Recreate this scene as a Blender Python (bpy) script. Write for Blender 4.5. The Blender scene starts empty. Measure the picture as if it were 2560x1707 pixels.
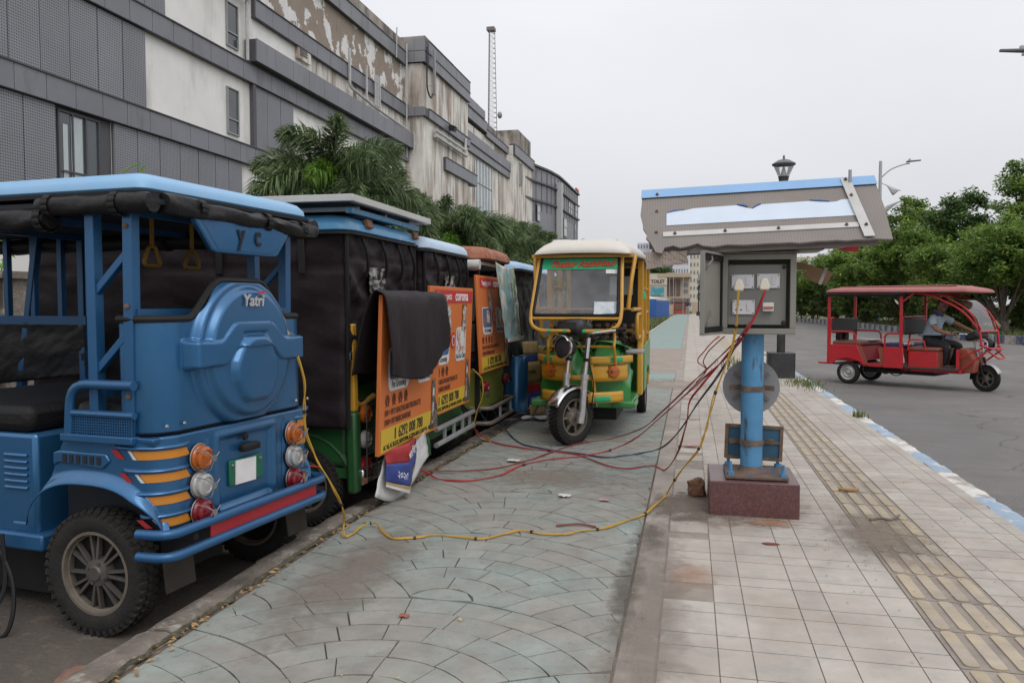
import bpy, bmesh, math, random
from mathutils import Vector as V, Matrix, Euler, noise as NZ
RAD = math.radians
rnd = random.Random(11)
S = bpy.context.scene
COL = S.collection
# ---------------------------------------------------------------- camera, world, sun, exposure
cam = bpy.data.cameras.new('camera'); cam.lens = 28.0; cam.sensor_width = 36.0
cam.clip_start = .05; cam.clip_end = 3000
co = bpy.data.objects.new('camera', cam); COL.objects.link(co)
co.location = (0, 0, 1.25); co.rotation_euler = (RAD(90 - 2.689), 0, RAD(12.613))
S.camera = co
W = bpy.data.worlds.new('World'); S.world = W; W.use_nodes = True
wn = W.node_tree; wn.nodes.clear()
sky = wn.nodes.new('ShaderNodeTexSky'); sky.sky_type = 'NISHITA'; sky.sun_disc = False
sky.sun_elevation = RAD(50); sky.sun_rotation = RAD(140); sky.dust_density = 5; sky.air_density = 1.0
hs = wn.nodes.new('ShaderNodeHueSaturation'); hs.inputs['Saturation'].default_value = .25
mx = wn.nodes.new('ShaderNodeMix'); mx.data_type = 'RGBA'; mx.inputs[0].default_value = .86
mx.inputs[7].default_value = (8.6, 8.7, 9.15, 1)
bg = wn.nodes.new('ShaderNodeBackground'); bg.inputs[1].default_value = .1
wo = wn.nodes.new('ShaderNodeOutputWorld')
wn.links.new(sky.outputs[0], hs.inputs['Color']); wn.links.new(hs.outputs[0], mx.inputs[6])
wc_ = wn.nodes.new('ShaderNodeTexCoord'); wm_ = wn.nodes.new('ShaderNodeMapping'); wm_.inputs['Scale'].default_value = (1, 1, 2.5)
wz_ = wn.nodes.new('ShaderNodeTexNoise'); wz_.inputs['Scale'].default_value = 1.6; wz_.inputs['Detail'].default_value = 4
wr_ = wn.nodes.new('ShaderNodeMapRange'); wr_.inputs[1].default_value = .3; wr_.inputs[2].default_value = .7; wr_.inputs[3].default_value = .93; wr_.inputs[4].default_value = 1.05
wx_ = wn.nodes.new('ShaderNodeVectorMath'); wx_.operation = 'SCALE'
wn.links.new(wc_.outputs['Generated'], wm_.inputs[0]); wn.links.new(wm_.outputs[0], wz_.inputs[0]); wn.links.new(wz_.outputs[0], wr_.inputs[0])
ws_ = wn.nodes.new('ShaderNodeSeparateXYZ'); wn.links.new(wc_.outputs['Generated'], ws_.inputs[0])
wg_ = wn.nodes.new('ShaderNodeMapRange'); wg_.inputs[1].default_value = 0; wg_.inputs[2].default_value = 1; wg_.inputs[3].default_value = .84; wg_.inputs[4].default_value = 1.6   # overcast: brighter towards the zenith
wn.links.new(ws_.outputs[2], wg_.inputs[0]); wp_ = wn.nodes.new('ShaderNodeMath'); wp_.operation = 'MULTIPLY'
wn.links.new(wg_.outputs[0], wp_.inputs[0]); wn.links.new(wr_.outputs[0], wp_.inputs[1])
wn.links.new(mx.outputs[2], wx_.inputs[0]); wn.links.new(wp_.outputs[0], wx_.inputs['Scale'])
wn.links.new(wx_.outputs[0], bg.inputs[0]); wn.links.new(bg.outputs[0], wo.inputs[0])
sun = bpy.data.lights.new('sun', 'SUN'); sun.energy = .7; sun.angle = RAD(35); sun.color = (1, .97, .92)
so = bpy.data.objects.new('sun', sun); COL.objects.link(so)
so.location = (0, -10, 40); so.rotation_euler = (RAD(40), 0, RAD(40))
S.view_settings.view_transform = 'Standard'; S.view_settings.look = 'None'
S.view_settings.exposure = 0; S.view_settings.gamma = 1

# ---------------------------------------------------------------- materials
MATS = {}
def nd(nt, typ, links=None, **kw):
    n = nt.nodes.new(typ)
    for k, v in kw.items():
        if k.startswith('i_'):
            key = k[2:]; key = int(key) if key.isdigit() else key.replace('_', ' ')
            n.inputs[key].default_value = v
        else: setattr(n, k, v)
    for a, b in (links or {}).items(): nt.links.new(b, n.inputs[a])
    return n
def c4(c): return (c[0], c[1], c[2], 1)
def mixc(nt, fac, a, b, mode='MIX'):
    n = nd(nt, 'ShaderNodeMix', data_type='RGBA', blend_type=mode)
    for k, x in ((0, fac), (6, a), (7, b)):
        if isinstance(x, bpy.types.NodeSocket): nt.links.new(x, n.inputs[k])
        else: n.inputs[k].default_value = c4(x) if isinstance(x, tuple) else x
    return n.outputs[2]
def mathn(nt, op, a, b=None, c=None, clamp=False):
    n = nd(nt, 'ShaderNodeMath', operation=op, use_clamp=clamp)
    for k, x in enumerate((a, b, c)):
        if x is None: continue
        if isinstance(x, bpy.types.NodeSocket): nt.links.new(x, n.inputs[k])
        else: n.inputs[k].default_value = x
    return n.outputs[0]
def noise(nt, vec, scale, detail=4, rough=.55):
    return nd(nt, 'ShaderNodeTexNoise', {'Vector': vec}, i_Scale=scale, i_Detail=detail, i_Roughness=rough).outputs[0]
def ramp(nt, x, lo, hi):
    n = nd(nt, 'ShaderNodeMapRange', {0: x}, i_1=lo, i_2=hi); return n.outputs[0]
def stretch(nt, vec, s):
    n = nd(nt, 'ShaderNodeMapping', {0: vec}); n.inputs['Scale'].default_value = s; return n.outputs[0]
def mat(name, c, rough=.6, metal=0., var=.12, vs=5, c2=None, lo=.45, hi=.6, c2s=3, st=None, bump=0., bs=90, coat=0., spec=.5,
        rand=0., dust=0., dcol=(.3, .25, .2), c3=None, lo3=.55, hi3=.65, c3s=8, st3=None, extra=None):
    if name in MATS: return MATS[name]
    m = bpy.data.materials.new(name); m.use_nodes = True; nt = m.node_tree
    b = nt.nodes['Principled BSDF']; g = nd(nt, 'ShaderNodeNewGeometry'); p = g.outputs['Position']
    col = c
    if c2: col = mixc(nt, ramp(nt, noise(nt, stretch(nt, p, st) if st else p, c2s, 6, .6), lo, hi), c, c2)
    if c3: col = mixc(nt, ramp(nt, noise(nt, stretch(nt, p, st3) if st3 else p, c3s, 6, .65), lo3, hi3), col, c3)
    if extra: col = extra(nt, p, col)
    if var:
        f = nd(nt, 'ShaderNodeMapRange', {0: noise(nt, p, vs, 5, .6)}, i_1=.3, i_2=.7, i_3=1 - var, i_4=1 + var).outputs[0]
        cc = nd(nt, 'ShaderNodeCombineColor', {0: f, 1: f, 2: f}).outputs[0]
        col = mixc(nt, 1., col, cc, 'MULTIPLY')
    if rand:
        oi = nd(nt, 'ShaderNodeObjectInfo').outputs['Random']
        f = nd(nt, 'ShaderNodeMapRange', {0: oi}, i_3=1 - rand, i_4=1 + rand).outputs[0]
        cc = nd(nt, 'ShaderNodeCombineColor', {0: f, 1: f, 2: f}).outputs[0]
        col = mixc(nt, 1., col, cc, 'MULTIPLY')
    if dust:
        nz = nd(nt, 'ShaderNodeSeparateXYZ', {0: g.outputs['Normal']}).outputs[2]
        a = mathn(nt, 'ADD', mathn(nt, 'MULTIPLY', mathn(nt, 'MAXIMUM', nz, 0.), .7), .35)
        a = mathn(nt, 'MULTIPLY', a, ramp(nt, noise(nt, p, 7, 6, .65), .3, .75))
        col = mixc(nt, mathn(nt, 'MULTIPLY', a, dust, clamp=True), col, dcol)
        rg = mathn(nt, 'ADD', mathn(nt, 'MULTIPLY', a, dust * .5), rough, clamp=True)
        nt.links.new(rg, b.inputs['Roughness'])
    else: b.inputs['Roughness'].default_value = rough
    if isinstance(col, tuple): b.inputs['Base Color'].default_value = c4(col)
    else: nt.links.new(col, b.inputs['Base Color'])
    b.inputs['Metallic'].default_value = metal; b.inputs['Coat Weight'].default_value = coat
    b.inputs['Coat Roughness'].default_value = .15; b.inputs['Specular IOR Level'].default_value = spec
    if bump:
        bn = nd(nt, 'ShaderNodeBump', {'Height': noise(nt, p, bs, 4)}, i_Strength=bump, i_Distance=.02)
        nt.links.new(bn.outputs[0], b.inputs['Normal'])
    MATS[name] = m; return m
def glass(name, tint=(.9, .93, .93), refl=.35, haze=0., hcol=(.6, .62, .64)):
    m = bpy.data.materials.new(name); m.use_nodes = True; nt = m.node_tree; nt.nodes.clear()
    t = nd(nt, 'ShaderNodeBsdfTransparent', i_Color=c4(tint)); g = nd(nt, 'ShaderNodeBsdfGlossy', i_Roughness=.06)
    fr = nd(nt, 'ShaderNodeFresnel', i_IOR=1.5).outputs[0]
    f = mathn(nt, 'MULTIPLY', fr, refl * 2.5, clamp=True)
    s = nd(nt, 'ShaderNodeMixShader', {0: f, 1: t.outputs[0], 2: g.outputs[0]})
    if haze:
        d = nd(nt, 'ShaderNodeBsdfDiffuse', i_Color=c4(hcol))
        gp = nd(nt, 'ShaderNodeNewGeometry').outputs['Position']
        hz = mathn(nt, 'MULTIPLY', ramp(nt, noise(nt, gp, 3.5, 5), .25, .75), haze)
        s = nd(nt, 'ShaderNodeMixShader', {0: hz, 1: s.outputs[0], 2: d.outputs[0]})
    o = nd(nt, 'ShaderNodeOutputMaterial', {0: s.outputs[0]}); MATS[name] = m; return m
def leafmat(name, ca, cb, sc=2.5, cc=None, tr=.25):
    m = bpy.data.materials.new(name); m.use_nodes = True; nt = m.node_tree; nt.nodes.clear()
    g = nd(nt, 'ShaderNodeNewGeometry'); p = g.outputs['Position']
    col = mixc(nt, ramp(nt, noise(nt, p, sc, 5, .7), .35, .68), ca, cb)
    rr = g.outputs['Random Per Island']
    if cc: col = mixc(nt, ramp(nt, rr, .84, 1.), col, cc)
    f = nd(nt, 'ShaderNodeMapRange', {0: rr}, i_3=.65, i_4=1.4).outputs[0]
    col = mixc(nt, 1., col, nd(nt, 'ShaderNodeCombineColor', {0: f, 1: f, 2: f}).outputs[0], 'MULTIPLY')
    d = nd(nt, 'ShaderNodeBsdfPrincipled', {'Base Color': col}, i_Roughness=.5)
    t = nd(nt, 'ShaderNodeBsdfTranslucent', {0: col})
    s = nd(nt, 'ShaderNodeMixShader', {1: d.outputs[0], 2: t.outputs[0]}, i_0=tr)
    nd(nt, 'ShaderNodeOutputMaterial', {0: s.outputs[0]}); MATS[name] = m; return m

# ---------------------------------------------------------------- mesh helpers
def frame(o, xd, yd):
    x = V(xd).normalized(); y = V(yd); y = (y - x * y.dot(x)).normalized(); z = x.cross(y)
    m = Matrix((x, y, z)).transposed().to_4x4(); m.translation = V(o); return m
def spline(pts, n=6, closed=False):
    P = [V(p) for p in pts]; out = []; N = len(P)
    rng = range(N if closed else N - 1)
    for i in rng:
        if closed: a, b, c, d = P[i - 1], P[i], P[(i + 1) % N], P[(i + 2) % N]
        else: a, b, c, d = P[max(i - 1, 0)], P[i], P[i + 1], P[min(i + 2, N - 1)]
        for k in range(n):
            t = k / n
            out.append(.5 * ((2 * b) + (c - a) * t + (2 * a - 5 * b + 4 * c - d) * t * t + (3 * b - a - 3 * c + d) * t ** 3))
    if not closed: out.append(P[-1])
    return out
def fillet(pts, r, n=5, closed=False):
    P = [V(p) for p in pts]; out = []; N = len(P)
    for i in range(N):
        if not closed and i in (0, N - 1): out.append(P[i]); continue
        a, b, c = P[i - 1], P[i], P[(i + 1) % N]
        d1 = (a - b); d2 = (c - b); rr = min(r, d1.length * .49, d2.length * .49)
        p, q = b + d1.normalized() * rr, b + d2.normalized() * rr
        for k in range(n + 1):
            t = k / n; out.append((1 - t) ** 2 * p + 2 * t * (1 - t) * b + t * t * q)
    return out
def rrect(w, h, r, n=4):
    out = []
    for cx, cy, a0 in ((w / 2 - r, h / 2 - r, 0), (-w / 2 + r, h / 2 - r, 90), (-w / 2 + r, -h / 2 + r, 180), (w / 2 - r, -h / 2 + r, 270)):
        for k in range(n + 1):
            a = RAD(a0 + 90 * k / n); out.append((cx + r * math.cos(a), cy + r * math.sin(a)))
    return out
class MB:
    def __init__(s): s.v = []; s.f = []
    def add(s, vs, fs, m=None):
        b = len(s.v)
        s.v += [(m @ V(p)) if m else V(p) for p in vs]; s.f += [[b + i for i in f] for f in fs]; return s
    def box(s, c, d, m=None, rot=None):
        x, y, z = d[0] / 2, d[1] / 2, d[2] / 2
        vs = [V((a, b, e)) for e in (-z, z) for b in (-y, y) for a in (-x, x)]
        if rot: r = Euler(rot).to_matrix(); vs = [r @ p for p in vs]
        vs = [p + V(c) for p in vs]
        return s.add(vs, [(0, 2, 3, 1), (4, 5, 7, 6), (0, 1, 5, 4), (2, 6, 7, 3), (0, 4, 6, 2), (1, 3, 7, 5)], m)
    def bar(s, p, q, w, h=None, up=(0, 0, 1)):
        p, q = V(p), V(q); h = h or w; d = q - p
        if abs(d.normalized().dot(V(up))) > .99: up = (1, 0, 0)
        x = d.normalized(); y = V(up).cross(x).normalized(); z = x.cross(y)
        m = Matrix((x, y, z)).transposed().to_4x4(); m.translation = (p + q) / 2
        return s.box((0, 0, 0), (d.length, w, h), m)
    def tube(s, pts, r, n=8, cap=True, closed=False):
        P = [V(p) for p in pts]; N = len(P); b = len(s.v); up = None
        for i in range(N):
            if closed: t = P[(i + 1) % N] - P[i - 1]
            else: t = P[min(i + 1, N - 1)] - P[max(i - 1, 0)]
            t.normalize()
            if up is None: up = V((0, 0, 1)) if abs(t.z) < .9 else V((1, 0, 0))
            up = (up - t * up.dot(t)).normalized(); y = t.cross(up)
            ri = r[i] if isinstance(r, (list, tuple)) else r
            for k in range(n):
                a = 2 * math.pi * k / n; s.v.append(P[i] + (up * math.cos(a) + y * math.sin(a)) * ri)
        for i in range(N if closed else N - 1):
            j = (i + 1) % N
            for k in range(n):
                l = (k + 1) % n; s.f.append([b + i * n + k, b + i * n + l, b + j * n + l, b + j * n + k][::-1])
        if cap and not closed: s.f.append([b + k for k in range(n)]); s.f.append([b + (N - 1) * n + k for k in range(n)][::-1])
        return s
    def lathe(s, prof, n=24, m=None, cap=False):
        b = len(s.v); vs = []; fs = []
        for r, z in prof:
            for k in range(n): a = 2 * math.pi * k / n; vs.append((r * math.cos(a), r * math.sin(a), z))
        for i in range(len(prof) - 1):
            for k in range(n): l = (k + 1) % n; fs.append((i * n + k, i * n + l, (i + 1) * n + l, (i + 1) * n + k))
        if cap: fs.append(tuple(range(n))[::-1]); fs.append(tuple((len(prof) - 1) * n + k for k in range(n)))
        return s.add(vs, fs, m)
    def prism(s, poly, t, m=None, z0=0):
        n = len(poly); vs = [(p[0], p[1], z0) for p in poly] + [(p[0], p[1], z0 + t) for p in poly]
        fs = [tuple(range(n))[::-1], tuple(range(n, 2 * n))] + [(i, (i + 1) % n, n + (i + 1) % n, n + i) for i in range(n)]
        return s.add(vs, fs, m)
    def grid(s, fn, nu, nv, m=None):
        vs = [fn(i / nu, j / nv) for j in range(nv + 1) for i in range(nu + 1)]
        fs = [(j * (nu + 1) + i, j * (nu + 1) + i + 1, (j + 1) * (nu + 1) + i + 1, (j + 1) * (nu + 1) + i) for j in range(nv) for i in range(nu)]
        return s.add(vs, fs, m)
    def ball(s, c, r, nu=12, nv=8, m=None):
        r = (r, r, r) if not isinstance(r, (tuple, list)) else r
        return s.grid(lambda u, v: (c[0] + r[0] * math.cos(6.28319 * u) * math.sin(math.pi * v), c[1] + r[1] * math.sin(6.28319 * u) * math.sin(math.pi * v), c[2] - r[2] * math.cos(math.pi * v)), nu, nv, m)
    def build(s, name, m, parent=None, smooth=38, bevel=0., solid=0., loc=None, mtx=None, sub=0):
        me = bpy.data.meshes.new(name); me.from_pydata([tuple(p) for p in s.v], [], s.f)
        if m: me.materials.append(MATS[m] if isinstance(m, str) else m)
        if smooth:
            me.polygons.foreach_set('use_smooth', [True] * len(me.polygons)); me.set_sharp_from_angle(angle=RAD(smooth))
        return place(name, me, parent, bevel, solid, loc, mtx, sub)
def place(name, me, parent=None, bevel=0., solid=0., loc=None, mtx=None, sub=0):
    o = bpy.data.objects.new(name, me); COL.objects.link(o); o.parent = parent
    if mtx is not None: o.matrix_basis = mtx
    if loc is not None: o.location = loc
    if solid: md = o.modifiers.new('s', 'SOLIDIFY'); md.thickness = solid; md.offset = 0
    if bevel: md = o.modifiers.new('b', 'BEVEL'); md.width = bevel; md.segments = 2; md.limit_method = 'ANGLE'; md.angle_limit = RAD(40)
    if sub: md = o.modifiers.new('u', 'SUBSURF'); md.levels = sub; md.render_levels = sub
    return o
def tag(o, label, cat, group=None):
    o['label'] = label; o['category'] = cat
    if group: o['group'] = group
    return o
def thing(name, label, cat, loc=(0, 0, 0), rz=0., group=None):
    o = bpy.data.objects.new(name, None); COL.objects.link(o); o.location = loc; o.rotation_euler = (0, 0, rz); o.empty_display_size = .1
    return tag(o, label, cat, group)
def struct(o, kind='structure'): o['kind'] = kind; return o
def copy_tree(o, parent=None):
    c = o.copy(); COL.objects.link(c); c.parent = parent
    for ch in list(o.children): copy_tree(ch, c)
    return c
def text(body, size, m, parent, mtx, name='lettering', bold=0., shear=0., sx=1., ex=.0006, align='LEFT', space=1., label=None):
    cu = bpy.data.curves.new('t', 'FONT'); cu.body = body; cu.size = size; cu.extrude = ex; cu.offset = bold; cu.shear = shear
    cu.align_x = align; cu.space_character = space; cu.resolution_u = 3
    ob = bpy.data.objects.new('t', cu); me = bpy.data.meshes.new_from_object(ob)
    bpy.data.objects.remove(ob); me.name = name
    for p in me.vertices: p.co.x *= sx
    me.materials.clear(); me.materials.append(MATS[m] if isinstance(m, str) else m)
    o = place(name, me, parent, mtx=mtx)
    if label: o['label'] = label
    return o
UNIT = {}
def piece(name, m, parent, c, d, rz=0., rot=None):
    """a box shaped piece sharing one unit mesh per material"""
    if m not in UNIT:
        b = MB().box((0, 0, 0), (1, 1, 1)); me = bpy.data.meshes.new('piece_' + m)
        me.from_pydata([tuple(p) for p in b.v], [], b.f); me.materials.append(MATS[m]); UNIT[m] = me
    o = bpy.data.objects.new(name, UNIT[m]); COL.objects.link(o); o.parent = parent
    o.location = c; o.scale = d; o.rotation_euler = rot or (0, 0, rz); return o
def lerp(a, b, t): return a + (b - a) * t
def interp(x, tab):
    if x <= tab[0][0]: return tab[0][1]
    for (a, b), (c, d) in zip(tab, tab[1:]):
        if x <= c: return lerp(b, d, (x - a) / (c - a))
    return tab[-1][1]
def sstep(a, b, x):
    t = max(0., min(1., (x - a) / (b - a))); return t * t * (3 - 2 * t)
def nz3(x, y, z): return NZ.noise(V((x, y, z)))
# ================================================================ setting: ground
mat('soil', (.17, .14, .1), .95, c2=(.12, .14, .06), c2s=.35, lo=.45, hi=.6, bump=.5, bs=20)
def cracks(nt, p, col):
    w = nd(nt, 'ShaderNodeVectorMath', {0: p}, operation='ADD'); nz_ = nd(nt, 'ShaderNodeTexNoise', {'Vector': p}, i_Scale=1.2, i_Detail=5.)
    nt.links.new(nz_.outputs['Color'], w.inputs[1])
    vo = nd(nt, 'ShaderNodeTexVoronoi', {'Vector': w.outputs[0]}, i_Scale=.22, feature='DISTANCE_TO_EDGE').outputs[0]
    c = mathn(nt, 'LESS_THAN', vo, .0035); col = mixc(nt, mathn(nt, 'MULTIPLY', c, .55), col, (.07, .065, .06))
    st_ = ramp(nt, noise(nt, stretch(nt, p, (.35, 3.2, 1)), 1.1, 5, .6), .5, .68); col = mixc(nt, mathn(nt, 'MULTIPLY', st_, .35), col, (.12, .115, .11))
    return mixc(nt, mathn(nt, 'MULTIPLY', ramp(nt, noise(nt, p, .9, 6, .7), .52, .7), .4), col, (.25, .22, .19))
mat('asphalt', (.165, .157, .15), .85, var=.14, vs=.8, c2=(.225, .207, .187), c2s=.45, lo=.42, hi=.72, st=(1, .3, 1), bump=.6, bs=130, c3=(.13, .126, .12), c3s=120, lo3=.5, hi3=.62, extra=cracks)
mat('dirt_road', (.105, .087, .072), .95, var=.2, vs=3, c2=(.07, .06, .052), c2s=1.5, bump=.5, bs=45, c3=(.17, .14, .115), c3s=14, lo3=.55, hi3=.75)
mat('track_base', (.15, .115, .088), .95, var=.2, vs=6)
def wear(nt, p, col):
    a = ramp(nt, noise(nt, p, 1.3, 8, .72), .38, .56)
    return mixc(nt, mathn(nt, 'MULTIPLY', a, .8), col, (.268, .24, .21))
mat('track_paver', (.25, .287, .262), .85, var=.16, vs=7, rand=.05, extra=wear, bump=.25, bs=110, c3=(.18, .148, .122), c3s=22, lo3=.56, hi3=.74)
mat('track_far', (.24, .31, .285), .85, var=.08, vs=2, c2=(.33, .29, .25), c2s=.7, lo=.55, hi=.8)
mat('path_tile', (.44, .402, .355), .8, var=.1, vs=5, rand=.055, c2=(.345, .29, .245), c2s=1.7, lo=.4, hi=.68, c3=(.33, .31, .285), c3s=7, lo3=.5, hi3=.75, bump=.12, bs=150)
mat('grout', (.28, .24, .2), .95, var=.2, vs=8)
def gridlines(nt, p, col):
    s = nd(nt, 'ShaderNodeSeparateXYZ', {0: p})
    def ln(o, per, w): return mathn(nt, 'LESS_THAN', mathn(nt, 'ABSOLUTE', mathn(nt, 'SUBTRACT', mathn(nt, 'FRACT', mathn(nt, 'DIVIDE', o, per)), .5)), w)
    f = mathn(nt, 'MAXIMUM', ln(s.outputs[0], .34, .02), ln(s.outputs[1], .34, .02))
    return mixc(nt, mathn(nt, 'MULTIPLY', f, .6), col, (.25, .22, .19))
mat('path_far', (.42, .38, .335), .85, var=.1, vs=2, c2=(.38, .33, .28), c2s=.9, extra=gridlines)
mat('tactile', (.4, .33, .23), .85, var=.14, vs=7, rand=.06, c2=(.35, .3, .25), c2s=3, lo=.4, hi=.65, bump=.15)
mat('tactile_base', (.29, .25, .21), .9, var=.15, vs=9, rand=.06, c2=(.27, .23, .2), c2s=4, bump=.3)
mat('kerb_concrete', (.21, .178, .148), .92, var=.25, vs=9, c2=(.13, .108, .088), c2s=2.5, bump=.7, bs=35, c3=(.3, .27, .235), c3s=9)
mat('kerb_blue', (.29, .38, .48), .75, var=.1, c2=(.5, .5, .47), c2s=6, lo=.56, hi=.62, bump=.4, bs=40)
mat('kerb_white', (.62, .6, .56), .8, var=.12, c2=(.36, .32, .28), c2s=6, lo=.5, hi=.6, bump=.4, bs=40)
mat('kerb_dark', (.07, .1, .19), .75, var=.2, c2=(.2, .2, .2), c2s=5)
mat('kerb_pale', (.46, .44, .41), .8, var=.15, c2=(.25, .22, .2), c2s=4)
mat('slab', (.3, .25, .21), .9, var=.12, vs=2, c2=(.31, .25, .21), c2s=.9, bump=.2, bs=40)
mat('edge_concrete', (.345, .305, .268), .92, var=.2, vs=4, c2=(.28, .235, .2), c2s=3, lo=.42, hi=.66, bump=.35, bs=50, c3=(.4, .28, .2), c3s=1.2, lo3=.58, hi3=.72)
mat('moss', (.1, .09, .06), 1, var=.4, vs=30, bump=.8, bs=60)
mat('leaf_dry', (.33, .21, .09), .8, var=.4, vs=20)
mat('leaf_yellow', (.5, .36, .08), .7, var=.2, vs=20)
def sheet(name, pts, z, m):
    b = MB().add([(p[0], p[1], z) for p in pts], [tuple(range(len(pts)))]); return struct(b.build(name, m, smooth=0))
sheet('ground', [(-1500, -300), (1500, -300), (1500, 2500), (-1500, 2500)], -.6, 'soil')
sheet('left_road', [(-15, -6), (-1.8, -6), (-1.8, 120), (-15, 120)], -.12, 'dirt_road')
sheet('road', [(1.85, -8), (60, -8), (60, 30), (26, 60), (8, 160), (-2, 200), (-6, 200), (1.85, 160)], -.17, 'asphalt')
KL = [(-3, -1.85), (2.2, -1.868), (4.1, -1.9), (6.2, -1.855), (9.2, -1.77), (13, -1.69), (20, -1.66), (42, -1.66), (100, -1.66)]
KR = 1.93
def kl(y): return interp(y, KL)
ys = [-3, 0, 2.2, 4.1, 6.2, 9.2, 13, 20, 42, 100]
trk = sheet('cycle_track', [(-.24, -3)] + [(-.24, 100)] + [(kl(y), y) for y in ys[::-1]], -.006, 'track_base')
swk = sheet('sidewalk', [(-.24, -3), (KR - .13, -3), (KR - .13, 140), (-.24, 100)], -.004, 'grout')
# --- stamped fan pavers of the cycle track
def fan_blocks():
    R0 = .98; nr = 7; out = []
    def alpha(r):
        # half angle of the visible sector at radius r: outside the neighbouring fans below
        lim = 0.
        for k in range(1, 181):
            a = RAD(k * .6); x, y = r * math.sin(a), r * math.cos(a)
            if math.hypot(x - R0, y + R0 / 2) < R0 or math.hypot(x, y + R0) < R0: break
            lim = a
        return lim
    al = [alpha(max(.02, R0 * i / nr)) for i in range(nr + 1)]
    for j in range(-2, 32):
        for i in range(-4, 3):
            cx = -1.02 + 2 * R0 * i + (R0 if j % 2 else 0); cy = 1.2 + j * R0 / 2
            for q in range(nr):
                r1, r2 = R0 * q / nr + .0025, R0 * (q + 1) / nr - .0025
                L = 2 * al[q + 1] * (r1 + r2) / 2; n = max(1, round(L / rnd.uniform(.17, .24))); sh = rnd.uniform(-.12, .12) / n if n > 1 else 0
                cuts = [0] + [min(max((k + rnd.uniform(-.1, .1)) / n + sh, .04), .96) for k in range(1, n)] + [1]
                for k in range(n):
                    t0, t1 = cuts[k], cuts[k + 1]; poly = []
                    g = .0026 / max(.1, L)
                    ns = 4
                    for s_ in range(ns + 1):
                        t = lerp(t0 + g, t1 - g, s_ / ns); a = (2 * t - 1) * al[q + 1]; poly.append((cx + r2 * math.sin(a), cy + r2 * math.cos(a)))
                    for s_ in range(ns, -1, -1):
                        t = lerp(t0 + g, t1 - g, s_ / ns); a = (2 * t - 1) * lerp(al[q], al[q + 1], .04); poly.append((cx + r1 * math.sin(a), cy + r1 * math.cos(a)))
                    poly = [(p[0] + rnd.uniform(-.0022, .0022), p[1] + rnd.uniform(-.0022, .0022)) for p in poly]
                    mx_, my_ = sum(p[0] for p in poly) / len(poly), sum(p[1] for p in poly) / len(poly)
                    if not (1.2 < my_ < 13.6): continue
                    lo, hi = kl(my_) + .03, -.25
                    poly = [(min(max(p[0], lo), hi), p[1]) for p in poly]
                    ar = sum(poly[a][0] * poly[(a + 1) % len(poly)][1] - poly[(a + 1) % len(poly)][0] * poly[a][1] for a in range(len(poly))) / 2
                    if abs(ar) < .0015: continue
                    q2 = []
                    for p in poly:
                        if not q2 or math.hypot(p[0] - q2[-1][0], p[1] - q2[-1][1]) > .003: q2.append(p)
                    if len(q2) > 3: out.append((my_, mx_, q2[::-1] if ar < 0 else q2))
    out.sort(key=lambda t: t[0]); return out
fb = fan_blocks(); rest = MB(); cnt = 0
for my_, mx_, poly in fb:
    vis = my_ > 1.9 and mx_ > -.62 * my_ - .6
    dz = rnd.uniform(-.0008, .0008)
    if vis and cnt < 298:
        b = MB(); b.prism([(p[0] - mx_, p[1] - my_) for p in poly], .012, z0=-.008)
        b.build('paver', 'track_paver', trk, smooth=0, loc=(mx_, my_, dz)); cnt += 1
    else: rest.prism([(p[0], p[1]) for p in poly], .012, z0=-.008 + dz)
struct(rest.build('pavers', 'track_paver', trk, smooth=0), 'stuff')
MB().add([(-1.66, 13.6, .001), (-.245, 13.6, .001), (-.245, 14.6, .001), (-1.68, 14.6, .001)], [(0, 1, 2, 3)]).build('far_surface', 'track_far', trk, 0)
MB().add([(-1.66, 14.6, .002), (-.245, 14.6, .002), (-.1, 22.8, .002), (-1.66, 22.8, .002)], [(0, 1, 2, 3)]).build('patched_slab', 'slab', trk, 0)
MB().add([(-1.66, 22.8, .001), (-.245, 22.8, .001), (-.245, 100, .001), (-1.66, 100, .001)], [(0, 1, 2, 3)]).build('far_surface', 'track_far', trk, 0)
# --- sidewalk tiles: a wide and a narrow strip alternate both ways
xl = [-.10, .11, .23, .45, .57, .79, .915]; xr = [1.265, 1.385, 1.605, 1.72, 1.80]
yl = [1.0]
while yl[-1] < 12.4: yl.append(yl[-1] + (.222 if len(yl) % 2 else .12))
cells = []
for xs in (xl, xr):
    for a, b_ in zip(xs, xs[1:]):
        for c, d in zip(yl, yl[1:]): cells.append((a, b_, c, d))
ped = (.13, .62, 4.82, 5.33)
cells = [c for c in cells if not (c[0] > ped[0] - .03 and c[1] < ped[1] + .02 and c[2] > ped[2] - .02 and c[3] < ped[3] + .02)]
cells = [c for c in cells if not (c[0] < -.05 and (rnd.random() < .22))]
cells.sort(key=lambda c: c[2]); rest = MB(); cnt = 0
for a, b_, c, d in cells:
    x, y = (a + b_) / 2, (c + d) / 2; w, h = b_ - a - .0045, d - c - .0065
    vis = y > 2.3 and x < .36 * y + .1
    rt = (rnd.uniform(-.004, .004), rnd.uniform(-.004, .004), rnd.uniform(-.004, .004))
    if vis and cnt < 296: piece('tile', 'path_tile', swk, (x, y, -.006), (w, h, .016), rot=rt); cnt += 1
    else: rest.box((x, y, -.006), (w, h, .016))
struct(rest.build('tiles', 'path_tile', swk, smooth=0), 'stuff')
MB().add([(-.1, 12.5, .001), (1.79, 12.5, .001), (1.79, 130, .001), (-.1, 95, .001)], [(0, 1, 2, 3)]).build('far_paving', 'path_far', swk, 0)
MB().add([(-.238, 1, .0), (-.108, 1, .0), (-.108, 95, .0), (-.238, 95, .0)], [(0, 1, 2, 3)]).build('edge_strip', 'edge_concrete', swk, 0)
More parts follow.
